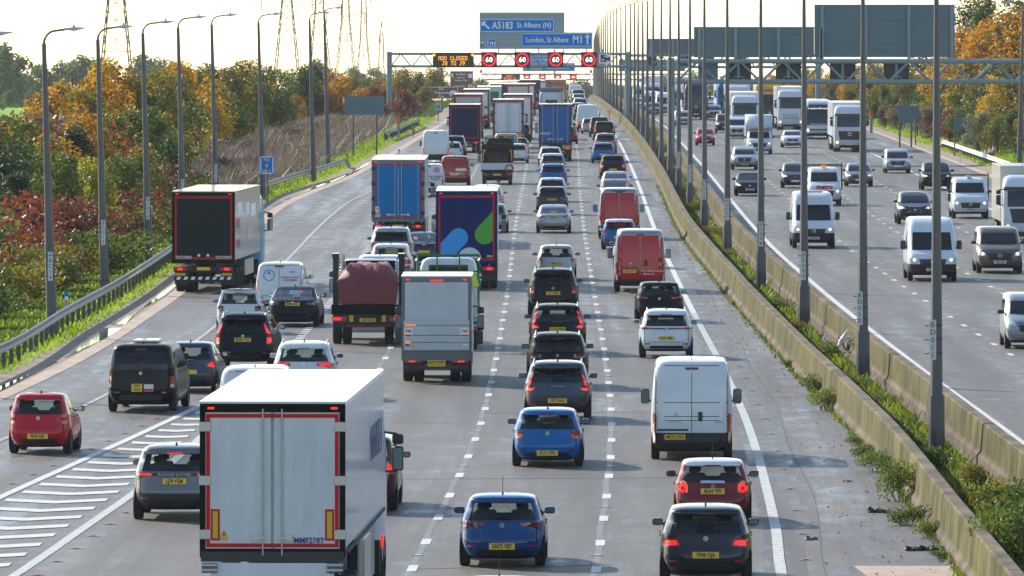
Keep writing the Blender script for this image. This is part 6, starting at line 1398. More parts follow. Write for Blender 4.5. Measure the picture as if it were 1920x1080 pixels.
lorry_cab(t, 2.4, 'white', 3.6, 2.45, 2.2, front_detail=False); b = MB(); b.box(-.45, .45, 0, 4.6, .6, 1.0); b.build('chassis', [M_chas], t); trailer_wheels(t, [.9], 2.45, .5, True, False); add_wheels(t, (-1., 1.), [3.6], .5, .3, False)
b = MB(); b.box(-.55, .55, 2.36, 2.4, 2.1, 2.75, 0, .02); b.build('rear_window', [G_far], t)
for s in (-1, 1): b = MB(); b.box(*sorted((s * 1.22, s * 1.17)), 1.5, 2.5, 1.0, 3.75); b.build('side_deflector', [P['white']], t)
b = MB(); b.box(-1.15, 1.15, 2.3, 3.2, 3.6, 3.95, 0, .05); b.build('roof_deflector', [P['grey']], t)
l_ = lorry(1042, 0, 'orange box lorry with RICHARDS lettering in the haze below the far gantry', box='orange', L=12, W=2.55, z0=1.2, z1=3.65, cabH=3.1, Y=1090, rear='plain', tape=False, frame='orange', detail=False, cab='white', roof='white')
text('R', -.75, -.05, 3.0, .95, M_eu, l_, .03); text('ICHARDS', .25, -.05, 3.12, .42, M_eu, l_, .02); text('REMOVALS', .1, -.05, 2.62, .3, M_redtape, l_, .01)
# second lane
l_ = lorry(0, 0, 'large white refrigerated lorry with red outlined doors nearest the camera', Y=157.6, X=-4.27, box='white', door='tired', W=2.6, L=14.2, z0=1.62, z1=4.25, rear='barn', frame='black', roof='white', cab='white', cabH=3.9, yaw=-.012, side=[], cabgap=.6)
for s, (a, b_) in ((-1, (-1.10, -.94)), (1, (.94, 1.10))):
    b = MB(); b.box(a - .0, b_ + .0, -.028, -.021, 1.80, 2.36); o = b.build('marker_board_border', [M_redtape], l_); b = MB(); b.box(a + .035, b_ - .035, -.034, -.029, 1.84, 2.32); b.build('marker_board', [M_yboard], o)
text('MMF278T', .655, -.03, 1.80, .135, mat('blue_ink', (.01, .03, .2), .5), l_, .02, sx=.95)
b = MB(); b.box(-.93, -.79, -.028, -.021, 1.80, 1.87); b.mesh([(-.93, -.03, 1.88), (-.80, -.03, 1.88), (-.865, -.03, 2.0)], [(0, 1, 2)]); o = b.build('warning_sticker', [M_yboard], l_); b = MB(); b.mesh([(-.885, -.034, 1.895), (-.845, -.034, 1.895), (-.865, -.034, 1.96)], [(0, 1, 2)]); b.build('warning_symbol', [M_ink], o)
for s in (-1, 1): b = MB(); [b.tube([(s * 1.26, -.05, z), (s * .98, -.05, z)], .05, 10) for z in (1.27, 1.36)]; b.build('rubber_buffer', [M_rim], l_)
b = MB(); b.box(-1.28, 1.28, -.02, .1, 1.42, 1.60); b.build('rear_sill', [M_trim], l_)
b = MB(); b.box(-1.1, 1.1, -.02, .02, 1.0, 1.4); b.build('rear_apron', [P['white']], l_)
for k in range(7):   # blue wordmark on the side, a row of slanting strokes
    text('MANFREIGHT'[k], 1.318, 9.3 + k * .62, 3.05, .95, mat('faded_blue', (.03, .05, .2), .4), l_, .0, rz=math.pi / 2, name='side_lettering')
b = MB(); b.box(1.31, 1.345, .1, 14.0, 1.56, 1.62); b.build('side_rail', [M_chas], l_); b = MB(); b.box(1.3, 1.33, 6.2, 8.6, .62, 1.45); b.build('pallet_box', [P['silver']], l_); b = MB(); b.box(1.31, 1.36, 12.9, 12.95, .9, 1.15); b.build('side_lamp', [M_brake], l_)
car('mpv', 'maroon', 668, 957, 'dark maroon people carrier half hidden by the large white lorry', L=4.6, W=1.85, H_=1.68, lights='vert', lit=True, plate='', mirc='maroon')
t, sh, body = car('van', 'white', 0, 0, 'unused', Y=268, X=-2.0) if False else (None, None, None)
l_ = lorry(819, 716, 'grey box van with a roller shutter, tail lift and plate KW19 VWV', box='silver', door='white', L=4.2, W=2.12, z0=.98, z1=3.22, rear='shutter', tape=False, frame='grey', cab='white', cabH=2.4, artic=False, axles=1, name='van', cat='van', roof='white', plate='', cabgap=.1)
for o in list(l_.children):
    if o.name.startswith('wheel'): pass
for s in (-1, 1): b = MB(); b.box(*sorted((s * 1.1, s * 1.36)), 4.9, 5.0, 1.0, 1.42, 0, .03); b.build('wing_mirror', [M_trim], l_)
add_plate(l_, 'KW19 VWV', 0, -.06, .63)
for s in (-1, 1):
    b = MB(); b.box(*sorted((s * .72, s * .98)), -.152, -.148, 1.42, 1.68); b.build('sticker', [M_cream], l_); b = MB(); b.box(*sorted((s * .74, s * .97)), -.156, -.1525, 1.43, 1.47); b.build('sticker_band', [M_redtape], l_); text('744', s * .85, -.158, 1.58, .12, M_redtape, l_, .02)
for x0, x1, z0, z1, m in ((-.95, -.80, 1.20, 1.28, M_amb), (-.95, -.82, 1.12, 1.19, M_eu), (-.78, -.66, 1.10, 1.17, M_yboard), (-.95, -.62, 1.74, 1.79, M_amb), (.80, .97, 1.14, 1.20, M_cream)): b = MB(); b.box(x0, x1, -.152, -.148, z0, z1); b.build('sticker', [m], l_)
b = MB(); b.box(-.2, .2, -.02, .0, 3.08, 3.13); b.build('high_brake_lamp', [M_brake], l_)
# flatbeds
def flatbed(px, py, label, cabc, W, framec, board, y=None, H_=2.3, front=False, hivis=False, words=()):
    x, yy = place(px, py); yy = y or yy - .7; hd = heading(yy); t = empty('flatbed_lorry', (x, yy + (6.6 if front else 0), zr(yy)), hd + (math.pi if front else 0)); tag(t, label, 'flatbed lorry'); HW = W / 2
    b = MB(); b.box(-HW, HW, 0, 4.0, .85, .97); b.build('bed', [framec], t); b = MB(); b.box(-.4, .4, .2, 6.2, .5, .84); b.build('chassis', [M_chas], t)
    zo = 1.12 if hivis else 0; b = MB(); b.box(-HW, HW, 0.0, .05, .98 + zo, 1.42 + zo); tb = b.build('tailboard', [board], t)
    for s in (-1, 1): b = MB(); b.box(*sorted((s * HW, s * (HW - .05))), .06, 3.95, .98, 1.40); b.build('side_board', [board if not hivis else framec], t)
    b = MB(); z = 2.25 + (.8 if hivis else 0)
    for s in (-1, 1): b.tube([(s * (HW - .05), 3.98, .9), (s * (HW - .05), 3.98, z), (s * (HW - .05), 4.0, z)], .045, 5)
    b.tube([(-HW + .05, 3.98, z), (HW - .05, 3.98, z)], .045, 5); b.tube([(-HW + .05, 3.98, z * .82), (HW - .05, 3.98, z * .82)], .03, 5)
    for s in (-.35, .35): b.tube([(s * HW, 3.98, 1.4), (s * HW, 3.98, z)], .03, 5)
    if hivis: 
        for s in (-1, 1): b.tube([(s * (HW - .03), .03, .9), (s * (HW - .03), .03, z - .1), (s * (HW - .03), 3.98, z - .1)], .04, 5)
    b.build('rack', [framec], t)
    sh, c = lorry_cab(t, 4.15, cabc, 2.95 if hivis else 2.35, min(W, 2.0), 1.9, front_detail=False)
    b = MB(); b.box(-.66, .66, 4.11, 4.15, *((2.25, 2.72) if hivis else (1.45, 1.95)), 0, .02); b.build('rear_window', [G_far], c, (0, -4.15, 0)); c.children[-1].location = (0, -4.15, 0)
    add_wheels(t, (-HW + .2, HW - .2), (1.1, 5.2), .36, .24, False)
    for s in (-1, 1): b = MB(); b.box(*sorted((s * (HW - .05), s * (HW - .42))), -.03, .04, .62, .76); b.build('tail_lamp', [M_tail], t)
    b = MB(); b.box(-HW + .08, HW - .08, .0, .06, .5, .78); b.build('lamp_bar', [M_chas], t); add_plate(t, '', 0, -.02, .66)
    if hivis:
        for k in range(9):
            x0 = -HW + k * W / 9; q = W / 9; b = MB(); sk = .1 if k < 5 else -.1
            b.mesh([(x0, -.004, 1.0 + zo), (x0 + q, -.004, 1.0 + zo), (min(HW, max(-HW, x0 + q + sk)), -.004, 1.40 + zo), (min(HW, max(-HW, x0 + sk)), -.004, 1.40 + zo)], [(0, 1, 2, 3)]); b.build('chevron_stripe', [M_redtape if k % 2 else mat('lime', (.55, .62, .03), .5)], tb)
    for w_, x_, z_, s_, m_ in words: text(w_, x_, -.02, z_, s_, m_, t, .02)
    return t
flatbed(838, 655, 'white cab lorry in green racking with red and yellow chevrons', 'white', 2.15, P['green'], P['green'], hivis=True, H_=2.3)
t = flatbed(932, 346, 'black flatbed truck with a white tailboard and yellow rack posts', 'black', 2.1, P['black'], P['white'], words=[])
b = MB(); [b.tube([(s * .95, 3.9, 1.5), (s * .90, 3.9, 2.1), (s * .78, 3.9, 2.25)], .035, 5) for s in (-1, 1)]; b.build('yellow_posts', [P['yellow']], t); b = MB(); b.disc((.8, -.012, 1.05), .3, 16, r0=.2); b.build('red_arc', [M_redtape], t)
b = MB(); b.box(-1.0, 1.0, 3.85, 3.9, 2.25, 2.6); b.build('headboard', [P['black']], t)
t = flatbed(936, 322, 'dark tipper with a yellow rail ahead of the black flatbed', 'black', 2.05, P['black'], P['dgrey']); b = MB(); b.tube([(-.95, 3.9, 2.5), (.95, 3.9, 2.5)], .035, 5); b.build('yellow_rail', [P['yellow']], t)
l_ = lorry(875, 541, 'dark blue box lorry with pale blue, green and white drop shapes', box='white', door='navy', L=9.5, W=2.5, z0=1.12, z1=3.98, rear='plain', frame='navy', roof='white', cab='white', artic=False, axles=1, plate='')
dm = mat('livery_blue', (.004, .018, .10), .55, spec=.1)
for o in l_.children:
    if o.name.startswith('rear_panel'): o.data.materials[0] = dm
    if o.name.startswith('rear_frame'): o.data.materials[0] = dm
def drop(t, cx, cz, r, ang, ln, m, clip, nm):
    pts = [(cx + r * math.cos(a), cz + r * math.sin(a)) for a in [ang + math.pi / 2 * (-1 + 2 * k / 14) for k in range(15)]]
    dx, dz = -math.cos(ang) * ln, -math.sin(ang) * ln; pts += [(pts[-1][0] + dx, pts[-1][1] + dz), (pts[0][0] + dx, pts[0][1] + dz)]
    x0, x1, z0, z1 = clip                     # clip the polygon to the door
    def cl(P_, f, ins):
        out = []
        for i in range(len(P_)):
            a, b_ = P_[i], P_[(i + 1) % len(P_)]
            if ins(a): out.append(a)
            if ins(a) != ins(b_): out.append(f(a, b_))
        return out
    for ax, v, sg in ((0, x0, 1), (0, x1, -1), (1, z0, 1), (1, z1, -1)):
        pts = cl(pts, lambda a, b_: tuple(v if q == ax else a[q] + (b_[q] - a[q]) * (v - a[ax]) / (b_[ax] - a[ax]) for q in (0, 1)), lambda p: (p[ax] - v) * sg >= 0)
        if not pts: return
    b = MB(); b.face([(x, -.0235, z) for x, z in pts]); b.build(nm, [m], t)
cl_ = (-1.05, 1.06, 1.24, 3.7)
drop(l_, -.32, 2.10, .38, R(47), 2.0, mat('sky_blue_shape', (.01, .27, .68), .5), cl_, 'blue_drop'); drop(l_, .73, 2.22, .40, R(227), 2.0, mat('green_shape', (.05, .33, .015), .5), cl_, 'green_drop'); drop(l_, .12, 1.22, .48, R(90), 1.0, mat('white_shape', (.55, .58, .6), .4), cl_, 'white_drop')
b = MB(); b.box(.82, 1.05, -.03, -.024, 1.3, 1.38); b.build('yellow_label', [M_yboard], l_)
car('hatch', 'silver', 921, 436, 'silver car half hidden right of the dark blue box lorry', lights='vert', lit=True, plate='', L=4.3)
car('suv', 'white', 914, 402, 'white crossover emerging above the dark blue box lorry roof', lights='vert', lit=True, plate='')
t, sh, body = car('mpv', 'silver', 949, 297, 'van with dark rear doors and yellow RDG lettering', lights='vanlow', lit=True, plate='', doors=True); b = MB(); sh.patch(b, [(-.8, 1.2), (.8, 1.2), (.74, 1.8), (-.74, 1.8)], off=.012, nz=6); o = b.build('rear_door', [P['black']], t); text('RDG', .15, -.0, 1.62, .32, mat('yellow_ink', (.6, .5, .03), .5), t, .03); t.children[-1].location.y = sh.rear(0, 1.62) - .04
l_ = lorry(953, 279, 'white double doored box lorry with dark frame in the second lane', L=10, z0=1.25, z1=4.05, W=2.55, artic=False, axles=1, frame='dgrey', cab='white')
b = MB(); b.box(.45, 1.15, -.05, -.03, 1.05, 1.25); b.build('yellow_board', [M_yboard], l_)
lorry(971, 262, 'white lorry with a red edge just right of the dark framed box lorry', L=12, z0=1.2, z1=4.0, frame='dred', cab='white', detail=False)
lorry(971, 0, 'pale curtain sided lorry with grey panel farther ahead in the second lane', Y=985, L=12, z0=1.2, cabH=3.1, z1=3.55, rear='plain', box='cream', door='cream', frame='dred', detail=False)
lorry(983, 0, 'white lorry with red marker lights in the far queue', Y=1010, L=12, z0=1.2, cabH=3.1, z1=3.45, rear='plain', frame='dred', detail=False)
lorry(994, 0, 'tall dark purple lorry in the haze left of the orange one', Y=1090, L=12, z0=1.2, cabH=3.1, z1=3.6, rear='plain', box='purple', door='purple', frame='purple', detail=False, tape=False)
lorry(1013, 0, 'hazy pale lorry between the purple and the orange lorries', Y=1250, L=12, z0=1.2, cabH=2.9, z1=3.2, rear='plain', frame='dred', detail=False)
for i, (px, y, st, pc, lab) in enumerate(((987, 690, 'hatch', 'dgrey', 'dark car tucked right of the white box lorry'), (992, 760, 'suv', 'black', 'black car farther along the line right of the white box lorry'), (997, 850, 'hatch', 'silver', 'silver car ahead of the black one right of the lorries'), (1000, 930, 'suv', 'dgrey', 'dark hazy car in the gap beside the lorries'), (985, 660, 'hatch', 'white', 'white car close to the right edge of the white box lorry'))): car(st, pc, px - 16, 0, lab, lights='vert', lit=True, plate='', Y=y, fin=False)
# first lane and the joining slip road
t, sh, body = car('suv', 'grey', 329, 974, 'grey crossover with plate LJ70 YGM crossing beside the chevrons', L=4.37, W=1.90, H_=1.65, lights='slim', lit=True, plate='LJ70 YGM', platez=.53, emblem=False, chmsl=True, trim=3)
b = MB(); sh.patch(b, [(-.5, .99), (.5, .99), (.5, 1.055), (-.5, 1.055)], off=.016, nx=8); b.build('lamp_strip', [M_trim], t); text('RANGE ROVER', 0, sh.rear(0, 1.02) - .03, 1.022, .07, M_rim, t, .01, sx=1.5)
car('mpv', 'white', 452, 0, 'pale blue white van whose roof shows left of the large white lorry', Y=231, X=-6.75, lights='vanlow', plate='', H_=1.93, doors=True)
car('suv', 'white', 570, 748, 'white crossover with wide lit lamps above the large white lorry', L=4.5, W=1.86, H_=1.66, lights='wide', lit=True, plate='', rails=True)
t, *_ = car('suv', 'ink', 456, 693, 'dark four by four with pillar lamps and plate BK58 VYW', L=4.8, W=1.90, H_=1.78, lights='vol2', lit=True, plate='BK58 VYW', rails=True, glass='dark', platez=.54, yaw=-.045)
car('saloon', 'ink', 549, 612, 'dark blue saloon with plate MM60 RGN by the skip lorry', L=4.64, W=1.85, H_=1.41, lights='horiz', lit='dark', plate='MM60 RGN', platez=.58, yaw=-.03)
car('suv', 'silver', 734, 505, 'silver four by four hidden behind the skip lorry cab', L=4.7, W=1.95, H_=1.85, lights='vert', plate='', rails=True, glass='dark')
car('hatch', 'white', 733, 530, 'white car with dark rear glass just above the skip lorry', L=4.4, W=1.85, H_=1.62, lights='low', plate='')
car('mpv', 'white', 712, 560, 'white van roof showing over the skip lorry body', L=4.8, W=1.9, H_=1.7, lights='vanlow', plate='')
car('saloon', 'dgrey', 795, 497, 'dark grey saloon with lit lamps between the skip lorry and the dark blue lorry', L=4.6, W=1.83, H_=1.45, lights='horiz', lit=True, plate='', glass='clear')
l_ = lorry(747, 461, 'bright blue double doored lorry with red outline in the first lane', box='white', door='lblue', L=13.6, W=2.55, z0=1.30, z1=4.15, frame='grey', roof='white', cab='white')
b = MB(); b.box(-1.12, -.86, -.03, -.022, 1.42, 1.58); b.build('white_label', [M_cream], l_); text('F10', -.99, -.035, 1.5, .11, M_ink, l_, .01); b = MB(); b.box(-1.10, -.90, -.03, -.022, 1.62, 1.92); b.build('white_label', [M_cream], l_); b = MB(); b.box(-1.05, -.95, -.034, -.031, 1.76, 1.84); b.build('warning_symbol', [M_yboard], l_)
t, sh, body = car('mpv', 'white', 803, 368, 'white van with a pink blob on its rear door', L=5.2, W=1.98, H_=1.98, lights='vanlow', plate='', doors=True); b = MB(); b.disc((.52, sh.rear(.52, 1.62) - .05, 1.60), .20, 14); b.build('pink_blob', [mat('pink_ink', (.62, .22, .40), .5)], t); text('THE URBAN', .42, sh.rear(.5, 1.2) - .05, 1.22, .17, M_gap, t, .0); text('TASTE', .42, sh.rear(.5, 1.) - .05, 1.05, .2, M_gap, t, .0)
t, sh, body = car('mpv', 'dred', 853, 349, 'dark red van with a white telephone number on its doors', L=5.2, W=1.96, H_=1.95, lights='vanlow', plate='', doors=True, mirc='black'); van_doors(t, sh, P['vred'], [('01707 660912', .0, .83, .20, M_white), ('www.sevenoakspropertyservices.co.uk', 0, 1.82, .07, M_white)], .55, False); b = MB(); b.box(.05, .75, sh.rear(.4, 1.05) - .04, sh.rear(.4, 1.05) - .02, 1.0, 1.16); b.build('white_label', [M_cream], t)
car('van', 'white', 817, 306, 'tall plain white van at the head of the slip road queue', L=5.9, H_=2.45, lights='van', lit=True, plate=None)
car('hatch', 'white', 846, 302, 'small white car peeping out right of the tall plain white van', plate='', lights='vert')
t, sh, body = car('suv', 'dgrey', 852, 299, 'dark grey pickup truck ahead of the tall plain white van', L=5.3, W=1.86, H_=1.82, lights='vert', plate='', rails=True, name='pickup_truck', cat='pickup truck')
x0, y0_ = place(822, 344); t = empty('spare_tyre', (-99, 0, 0)); bpy.data.objects.remove(t)
l_ = lorry(871, 286, 'navy blue curtain backed lorry with a thin red outline', box='navy', door='navy', frame='navy', L=9, W=2.5, z0=1.1, z1=3.85, rear='plain', cab='white', artic=False, axles=1)
lorry(878, 0, 'white topped lorry with a row of red marker lamps behind the navy one', Y=790, L=12, z0=1.2, z1=3.95, rear='plain', frame='dred', door='silver', detail=False, cab='blue')
lorry(893, 0, 'white lorry with a blue letter on its side beyond the navy lorry', Y=860, L=12, z0=1.2, z1=3.8, rear='plain', frame='dgrey', detail=False)
l_ = lorry(921, 0, 'white lorry with a green panel farther along the first lane', Y=930, L=12, z0=1.2, cabH=3.2, z1=3.6, rear='plain', frame='white', detail=False, tape=False, X=-2.4); b = MB(); b.box(-.9, 1.0, -.04, -.03, 1.7, 3.1); b.build('green_panel', [P['green']], l_)
lorry(940, 0, 'dark tractor and lorry in the first lane haze', Y=1020, L=10, z0=1.2, cabH=3.1, z1=3.4, rear='plain', box='dgrey', door='dgrey', frame='dgrey', detail=False, X=-1.3)
lorry(952, 0, 'navy lorry near the crest in the first lane', Y=1120, L=12, z0=1.2, cabH=2.9, z1=3.2, rear='plain', box='navy', door='navy', frame='navy', detail=False, X=-.6)
lorry(965, 0, 'pale lorry near the crest in the first lane', Y=1230, L=12, z0=1.2, cabH=2.9, z1=3.2, rear='plain', frame='dred', detail=False, X=.2)
t, *_ = car('hatch', 'red', 73, 850, 'small bright red hatchback with plate FD59 NJY on the slip road', L=3.57, W=1.60, H_=1.54, lights='vert', plate='FD59 NJY', platez=.30, yaw=-.045)
t, sh, body = car('mpv', 'black', 265, 772, 'black people carrier with square plate SF69 WSZ on the slip road', L=5.14, W=1.93, H_=1.91, lights='vanlow', plate=None, glass='dark', mirc='black', yaw=-.05)
add_plate(t, 'SF69', -.10, sh.rear(-.1, .72) - .015, .70, w=.30, h=.22, two='WSZ'); b = MB(); z = .70; b.box(.10, .37, sh.rear(.2, z) - .03, sh.rear(.2, z) - .01, z - .10, z + .10); b.build('hire_licence_plate', [M_wpl], t)
b = MB(); b.box(.1, .37, sh.rear(.2, z) - .034, sh.rear(.2, z) - .0305, z - .09, z - .03); b.build('red_band', [M_redtape], t); b = MB(); b.box(-.35, .35, 1.2, 2.6, 1.93, 1.99, 0, .02); b.build('roof_box', [P['cream']], t)
car('hatch', 'bgrey', 354, 735, 'dark blue grey hatchback beside the black people carrier', L=3.95, W=1.70, H_=1.48, lights='wedge', lit=True, plate='', yaw=-.05)
car('hatch', 'white', 449, 624, 'small white two seater behind the dark four by four', L=2.7, W=1.66, H_=1.55, lights='square', lit='dark', plate='', yaw=-.03)
t, sh, body = car('mpv', 'white', 524, 584, 'white van with a round blue badge on its rear doors', L=4.4, W=1.85, H_=1.84, lights='vanlow', lit=True, plate='NX70 UZK', doors=True, yaw=-.03, platez=.36)
b = MB(); b.disc((-.38, sh.rear(-.38, 1.38) - .04, 1.38), .21, 22, r0=.185); b.build('badge_ring', [M_eu], t); text('SuperDrug', -.38, sh.rear(-.38, 1.3) - .04, 1.33, .08, M_ink, t) if False else None; b = MB(); [b.box(-.395 + 0, -.365, sh.rear(-.38, 1.45) - .045, sh.rear(-.38, 1.45) - .04, 1.40, 1.52), b.box(-.44, -.32, sh.rear(-.38, 1.45) - .045, sh.rear(-.38, 1.45) - .04, 1.445, 1.475)]; b.build('blue_star', [M_blue], t)
text('URGENT BLOOD', .42, sh.rear(.4, 1.3) - .04, 1.30, .09, M_redtape, t, .01); text('& SPECIMEN', .42, sh.rear(.4, 1.2) - .04, 1.20, .09, M_redtape, t, .01); text('NHS', .48, sh.rear(.4, 1.5) - .04, 1.50, .09, M_blue, t, .02)
# black artic on the slip road shoulder
l_ = lorry(383, 548, 'black backed articulated lorry with red outline standing at the left kerb', box='silver', door='dgrey', frame='black', L=13.2, W=2.52, z0=1.30, z1=4.05, roof='cream', rear='plain', cab='pale' if False else 'pblue', cabH=3.8, yaw=-.045, plate='')
for o in l_.children:
    if o.name.startswith('rear_panel'): o.data.materials[0] = mat('dark_green_black', (.006, .014, .014), .6, spec=.2)
text('TCT7393', -.80, -.04, 1.42, .16, M_white, l_, .02); text('TCT7393', .80, -.04, 1.42, .16, M_white, l_, .02)
b = MB(); b.box(-1.18, 1.18, .02, .06, .52, .66); o = b.build('underrun_panel', [M_gap], l_)
for k in range(8): x0 = -1.1 + k * .29; b = MB(); b.mesh([(x0, .015, .53), (x0 + .15, .015, .53), (x0 + .20, .015, .65), (x0 + .05, .015, .65)], [(0, 1, 2, 3)]); b.build('white_stripe', [M_white], o)
for s in (-1, 1): b = MB(); b.box(*sorted((s * .72, s * 1.15)), -.02, .0, .70, .80); b.build('yellow_label', [M_yboard], l_); b = MB(); b.box(s * .18 - .05, s * .18 + .05, -.04, -.034, 1.46, 1.56); b.build('white_badge', [M_white], l_)
for (a0, a1, c0, c1, m) in ((1.2, 3.4, 3.1, 3.6, M_white), (2.5, 5.5, 2.3, 2.8, P['cream']), (.8, 2.2, 2.6, 2.95, M_redtape), (5.6, 7.2, 3.0, 3.5, M_white), (6.5, 9, 2.0, 2.5, P['cream']), (1.0, 2.6, 1.8, 2.1, M_redtape), (8.0, 10.5, 2.9, 3.4, M_white)): b = MB(); b.box(1.262, 1.272, a0, a1, c0, c1); b.build('side_graphic', [m], l_)
# skip lorry
x, y = place(690, 645); y -= .8; t = empty('skip_lorry', (x, y, 0), heading(y)); tag(t, 'dark skip lorry carrying a red sheeted skip between black lifting arms', 'skip lorry'); HW = 1.22
b = MB(); b.box(-.45, .45, .1, 7.6, .6, 1.0); b.build('chassis', [M_chas], t); b = MB(); b.box(-HW, HW, 0, 4.6, 1.02, 1.18); b.box(-HW, HW, -.06, .0, 1.08, 1.36); b.build('deck', [P['black']], t)
b = MB(); vv = []
for z, hw_, y0_, y1_ in ((1.22, .82, .7, 3.6), (1.45, .92, .5, 3.9), (2.0, 1.02, .15, 4.2)): vv += [(-hw_, y0_, z), (hw_, y0_, z), (hw_, y1_, z), (-hw_, y1_, z)]
b.mesh(vv, [(0, 1, 5, 4), (1, 2, 6, 5), (2, 3, 7, 6), (3, 0, 4, 7), (4, 5, 9, 8), (5, 6, 10, 9), (6, 7, 11, 10), (7, 4, 8, 11), (3, 2, 1, 0)]); b.build('skip', [mat('skip_red', (.22, .03, .025), .55, var=.3, scale=3, c2=(.26, .14, .03))], t)
b = MB(); n, m_ = 18, 12; g_ = []
for j in range(m_ + 1):
    v = j / m_
    for i in range(n + 1):
        u = i / n; w_ = min(1, 2.6 * (1 - abs(2 * u - 1))) ** .8; yy_, zz_ = ((.02, 1.38), (.05, 1.8), (.12, 2.12))[j] if j < 3 else (.12 + 4.1 * (j - 2) / (m_ - 2), 2.14)
        hump = .56 * w_ * min(1, (j - 2) / 2) * (1 if j < m_ - 1 else 0) if j > 2 else 0
        g_.append(((-1.03 + 2.06 * u) * (.93 + .07 * min(1, j / 2)), yy_ - .025 * math.sin(u * 23 + j), zz_ + hump + (.035 * math.sin(u * 17 + v * 9) + .02 * math.sin(u * 41) if j > 1 else 0)))
b.mesh(g_, [(j * (n + 1) + i, j * (n + 1) + i + 1, (j + 1) * (n + 1) + i + 1, (j + 1) * (n + 1) + i) for j in range(m_) for i in range(n)], 0, True); b.build('sheet', [mat('red_tarpaulin', (.17, .028, .032), .65, var=.2, scale=2, bump=.4)], t)
for s in (-1, 1):
    b = MB(); b.box(*sorted((s * HW, s * (HW - .2))), 1.9, 2.2, 1.1, 2.95); b.box(*sorted((s * (HW + .01), s * (HW - .22))), 1.2, 2.2, 2.9, 3.05); b.build('lifting_arm', [P['dgrey']], t)
    b = MB(); 
    for k in range(9): b.tube([(s * .97, 1.3, 2.9 - k * .11), (s * .965, 1.3, 2.83 - k * .11)], .022, 4)
    b.build('chain', [M_chas], t)
    b = MB(); b.box(*sorted((s * (HW - .02), s * (HW - .5))), -.05, .0, .80, .96); lo = b.build('tail_lamp', [M_tail], t); b = MB(); b.box(*sorted((s * (HW - .05), s * (HW - .33))), -.056, -.05, .83, .93); b.build('lit_segment', [M_brake], lo)
    b = MB(); b.box(*sorted((s * .48, s * .62)), -.05, -.03, .78, 1.0); b.build('yellow_label', [M_yboard], t); b = MB(); b.box(*sorted((s * .12, s * .7)), -.05, -.045, .63, .67); b.build('red_strip', [M_redtape], t)
b = MB(); b.box(-HW + .05, HW - .05, -.04, .05, .60, 1.02); b.build('lamp_bar', [M_chas], t); add_plate(t, 'LN69 ZUA', 0, -.055, .84)
b = MB(); b.box(-.85, .85, 4.5, 4.7, 1.2, 2.72); b.build('headboard', [P['black']], t); b = MB(); b.tube([(-.95, 4.6, 2.0), (-.95, 4.6, 2.95)], .07, 8); b.build('exhaust_stack', [M_rim], t)
trailer_wheels(t, [1.2], 2.44, .5, True, False); add_wheels(t, (-1.03, 1.03), [6.2], .5, .3, False); lorry_cab(t, 5.0, 'white', 2.75, 2.3, 2.0, front_detail=False)
# ---------------------------------------------------------------- oncoming traffic
fw = dict(front=True)
t, sh, body = car('van', 'white', 1527, 466, 'tall white van nearest the reserve in the oncoming lanes, dark grille', L=6.0, H_=2.66, plate='KX68 WDP', **fw)
b = MB(); b.box(-.45, .45, 4.2, 4.9, 2.64, 2.74, 0, .04); b.build('roof_vent', [P['white']], t)
car('saloon', 'black', 1407, 368, 'black coupe with white plate near the fifth lamp column', H_=1.40, W=1.84, plate='KM22 VXP', hl='white', **fw)
car('suv', 'silver', 1397, 319, 'silver white crossover ahead of the black coupe', W=1.9, plate='EJ19 WNN', hl='white', hlit=False, **fw)
car('hatch', 'red', 1323, 273, 'small bright red car coming between two lamp columns', L=3.45, W=1.65, H_=1.46, plate='', hlit=False, **fw)
car('mpv', 'silver', 1281, 238, 'pale silver car right of the round gantry leg', H_=1.6, W=1.85, plate='', hlit=False, L=4.4, **fw)
car('mpv', 'white', 1291, 221, 'white van with lit lamps behind the pale silver car', plate='', **fw)
car('hatch', 'grey', 1227, 217, 'grey car glimpsed between lamp columns left of the gantry leg', plate='', **fw)
car('van', 'white', 1222, 212, 'white minibus glimpsed behind the grey car', plate='', hlit=False, **fw)
# second lane
def tipper(px, py, label, word=None, plate='', W=2.1, hl=True):
    t, sh, body = car('mpv', 'white', px, py, label, cat='tipper truck', name='tipper_truck', L=2.3 if False else 5.0, W=2.0, H_=2.2, plate=plate, front=True)
    b = MB(); z = 2.36
    for s in (-1, 1): b.box(*sorted((s * 1.10, s * 1.04)), 2.35, 2.45, .9, z + .1)
    b.box(-1.1, 1.1, 2.37, 2.43, z - .06, z); b.build('rack', [P['black']], t); b = MB(); b.box(-1.12, 1.12, -.6, 2.35, .9, 1.3); b.build('tipper_body', [P['dgrey']], t); b = MB(); b.box(-.95, .95, 2.30, 2.34, z - .01, z + .03); b.build('yellow_rail', [P['yellow']], t)
    b = MB(); b.tube([(0, 2.9, 2.18), (0, 2.9, 2.33)], .14, 10); b.build('beacon', [M_amb if word else P['white']], t)
    if word: text(word, 0, sh.front(0, 1.0) + .035, 1.10, .36, M_redtape, t, .05, rz=math.pi); 
    return t
tipper(1547, 386, 'white tipper truck with red metro lettering on its nose', 'metro')
car('hatch', 'dgrey', 1492, 353, 'dark people carrier left of the metro tipper', W=1.78, H_=1.6, plate='', **fw)
car('hatch', 'grey', 1612, 350, 'grey hatchback with lit lamps right of the metro tipper', W=1.79, H_=1.48, plate='', **fw)
t, sh, body = car('mpv', 'white', 1425, 289, 'white box bodied camper with a rounded overcab bulge', L=5.4, W=2.05, H_=2.0, name='motorhome', cat='motorhome', plate='', **fw)
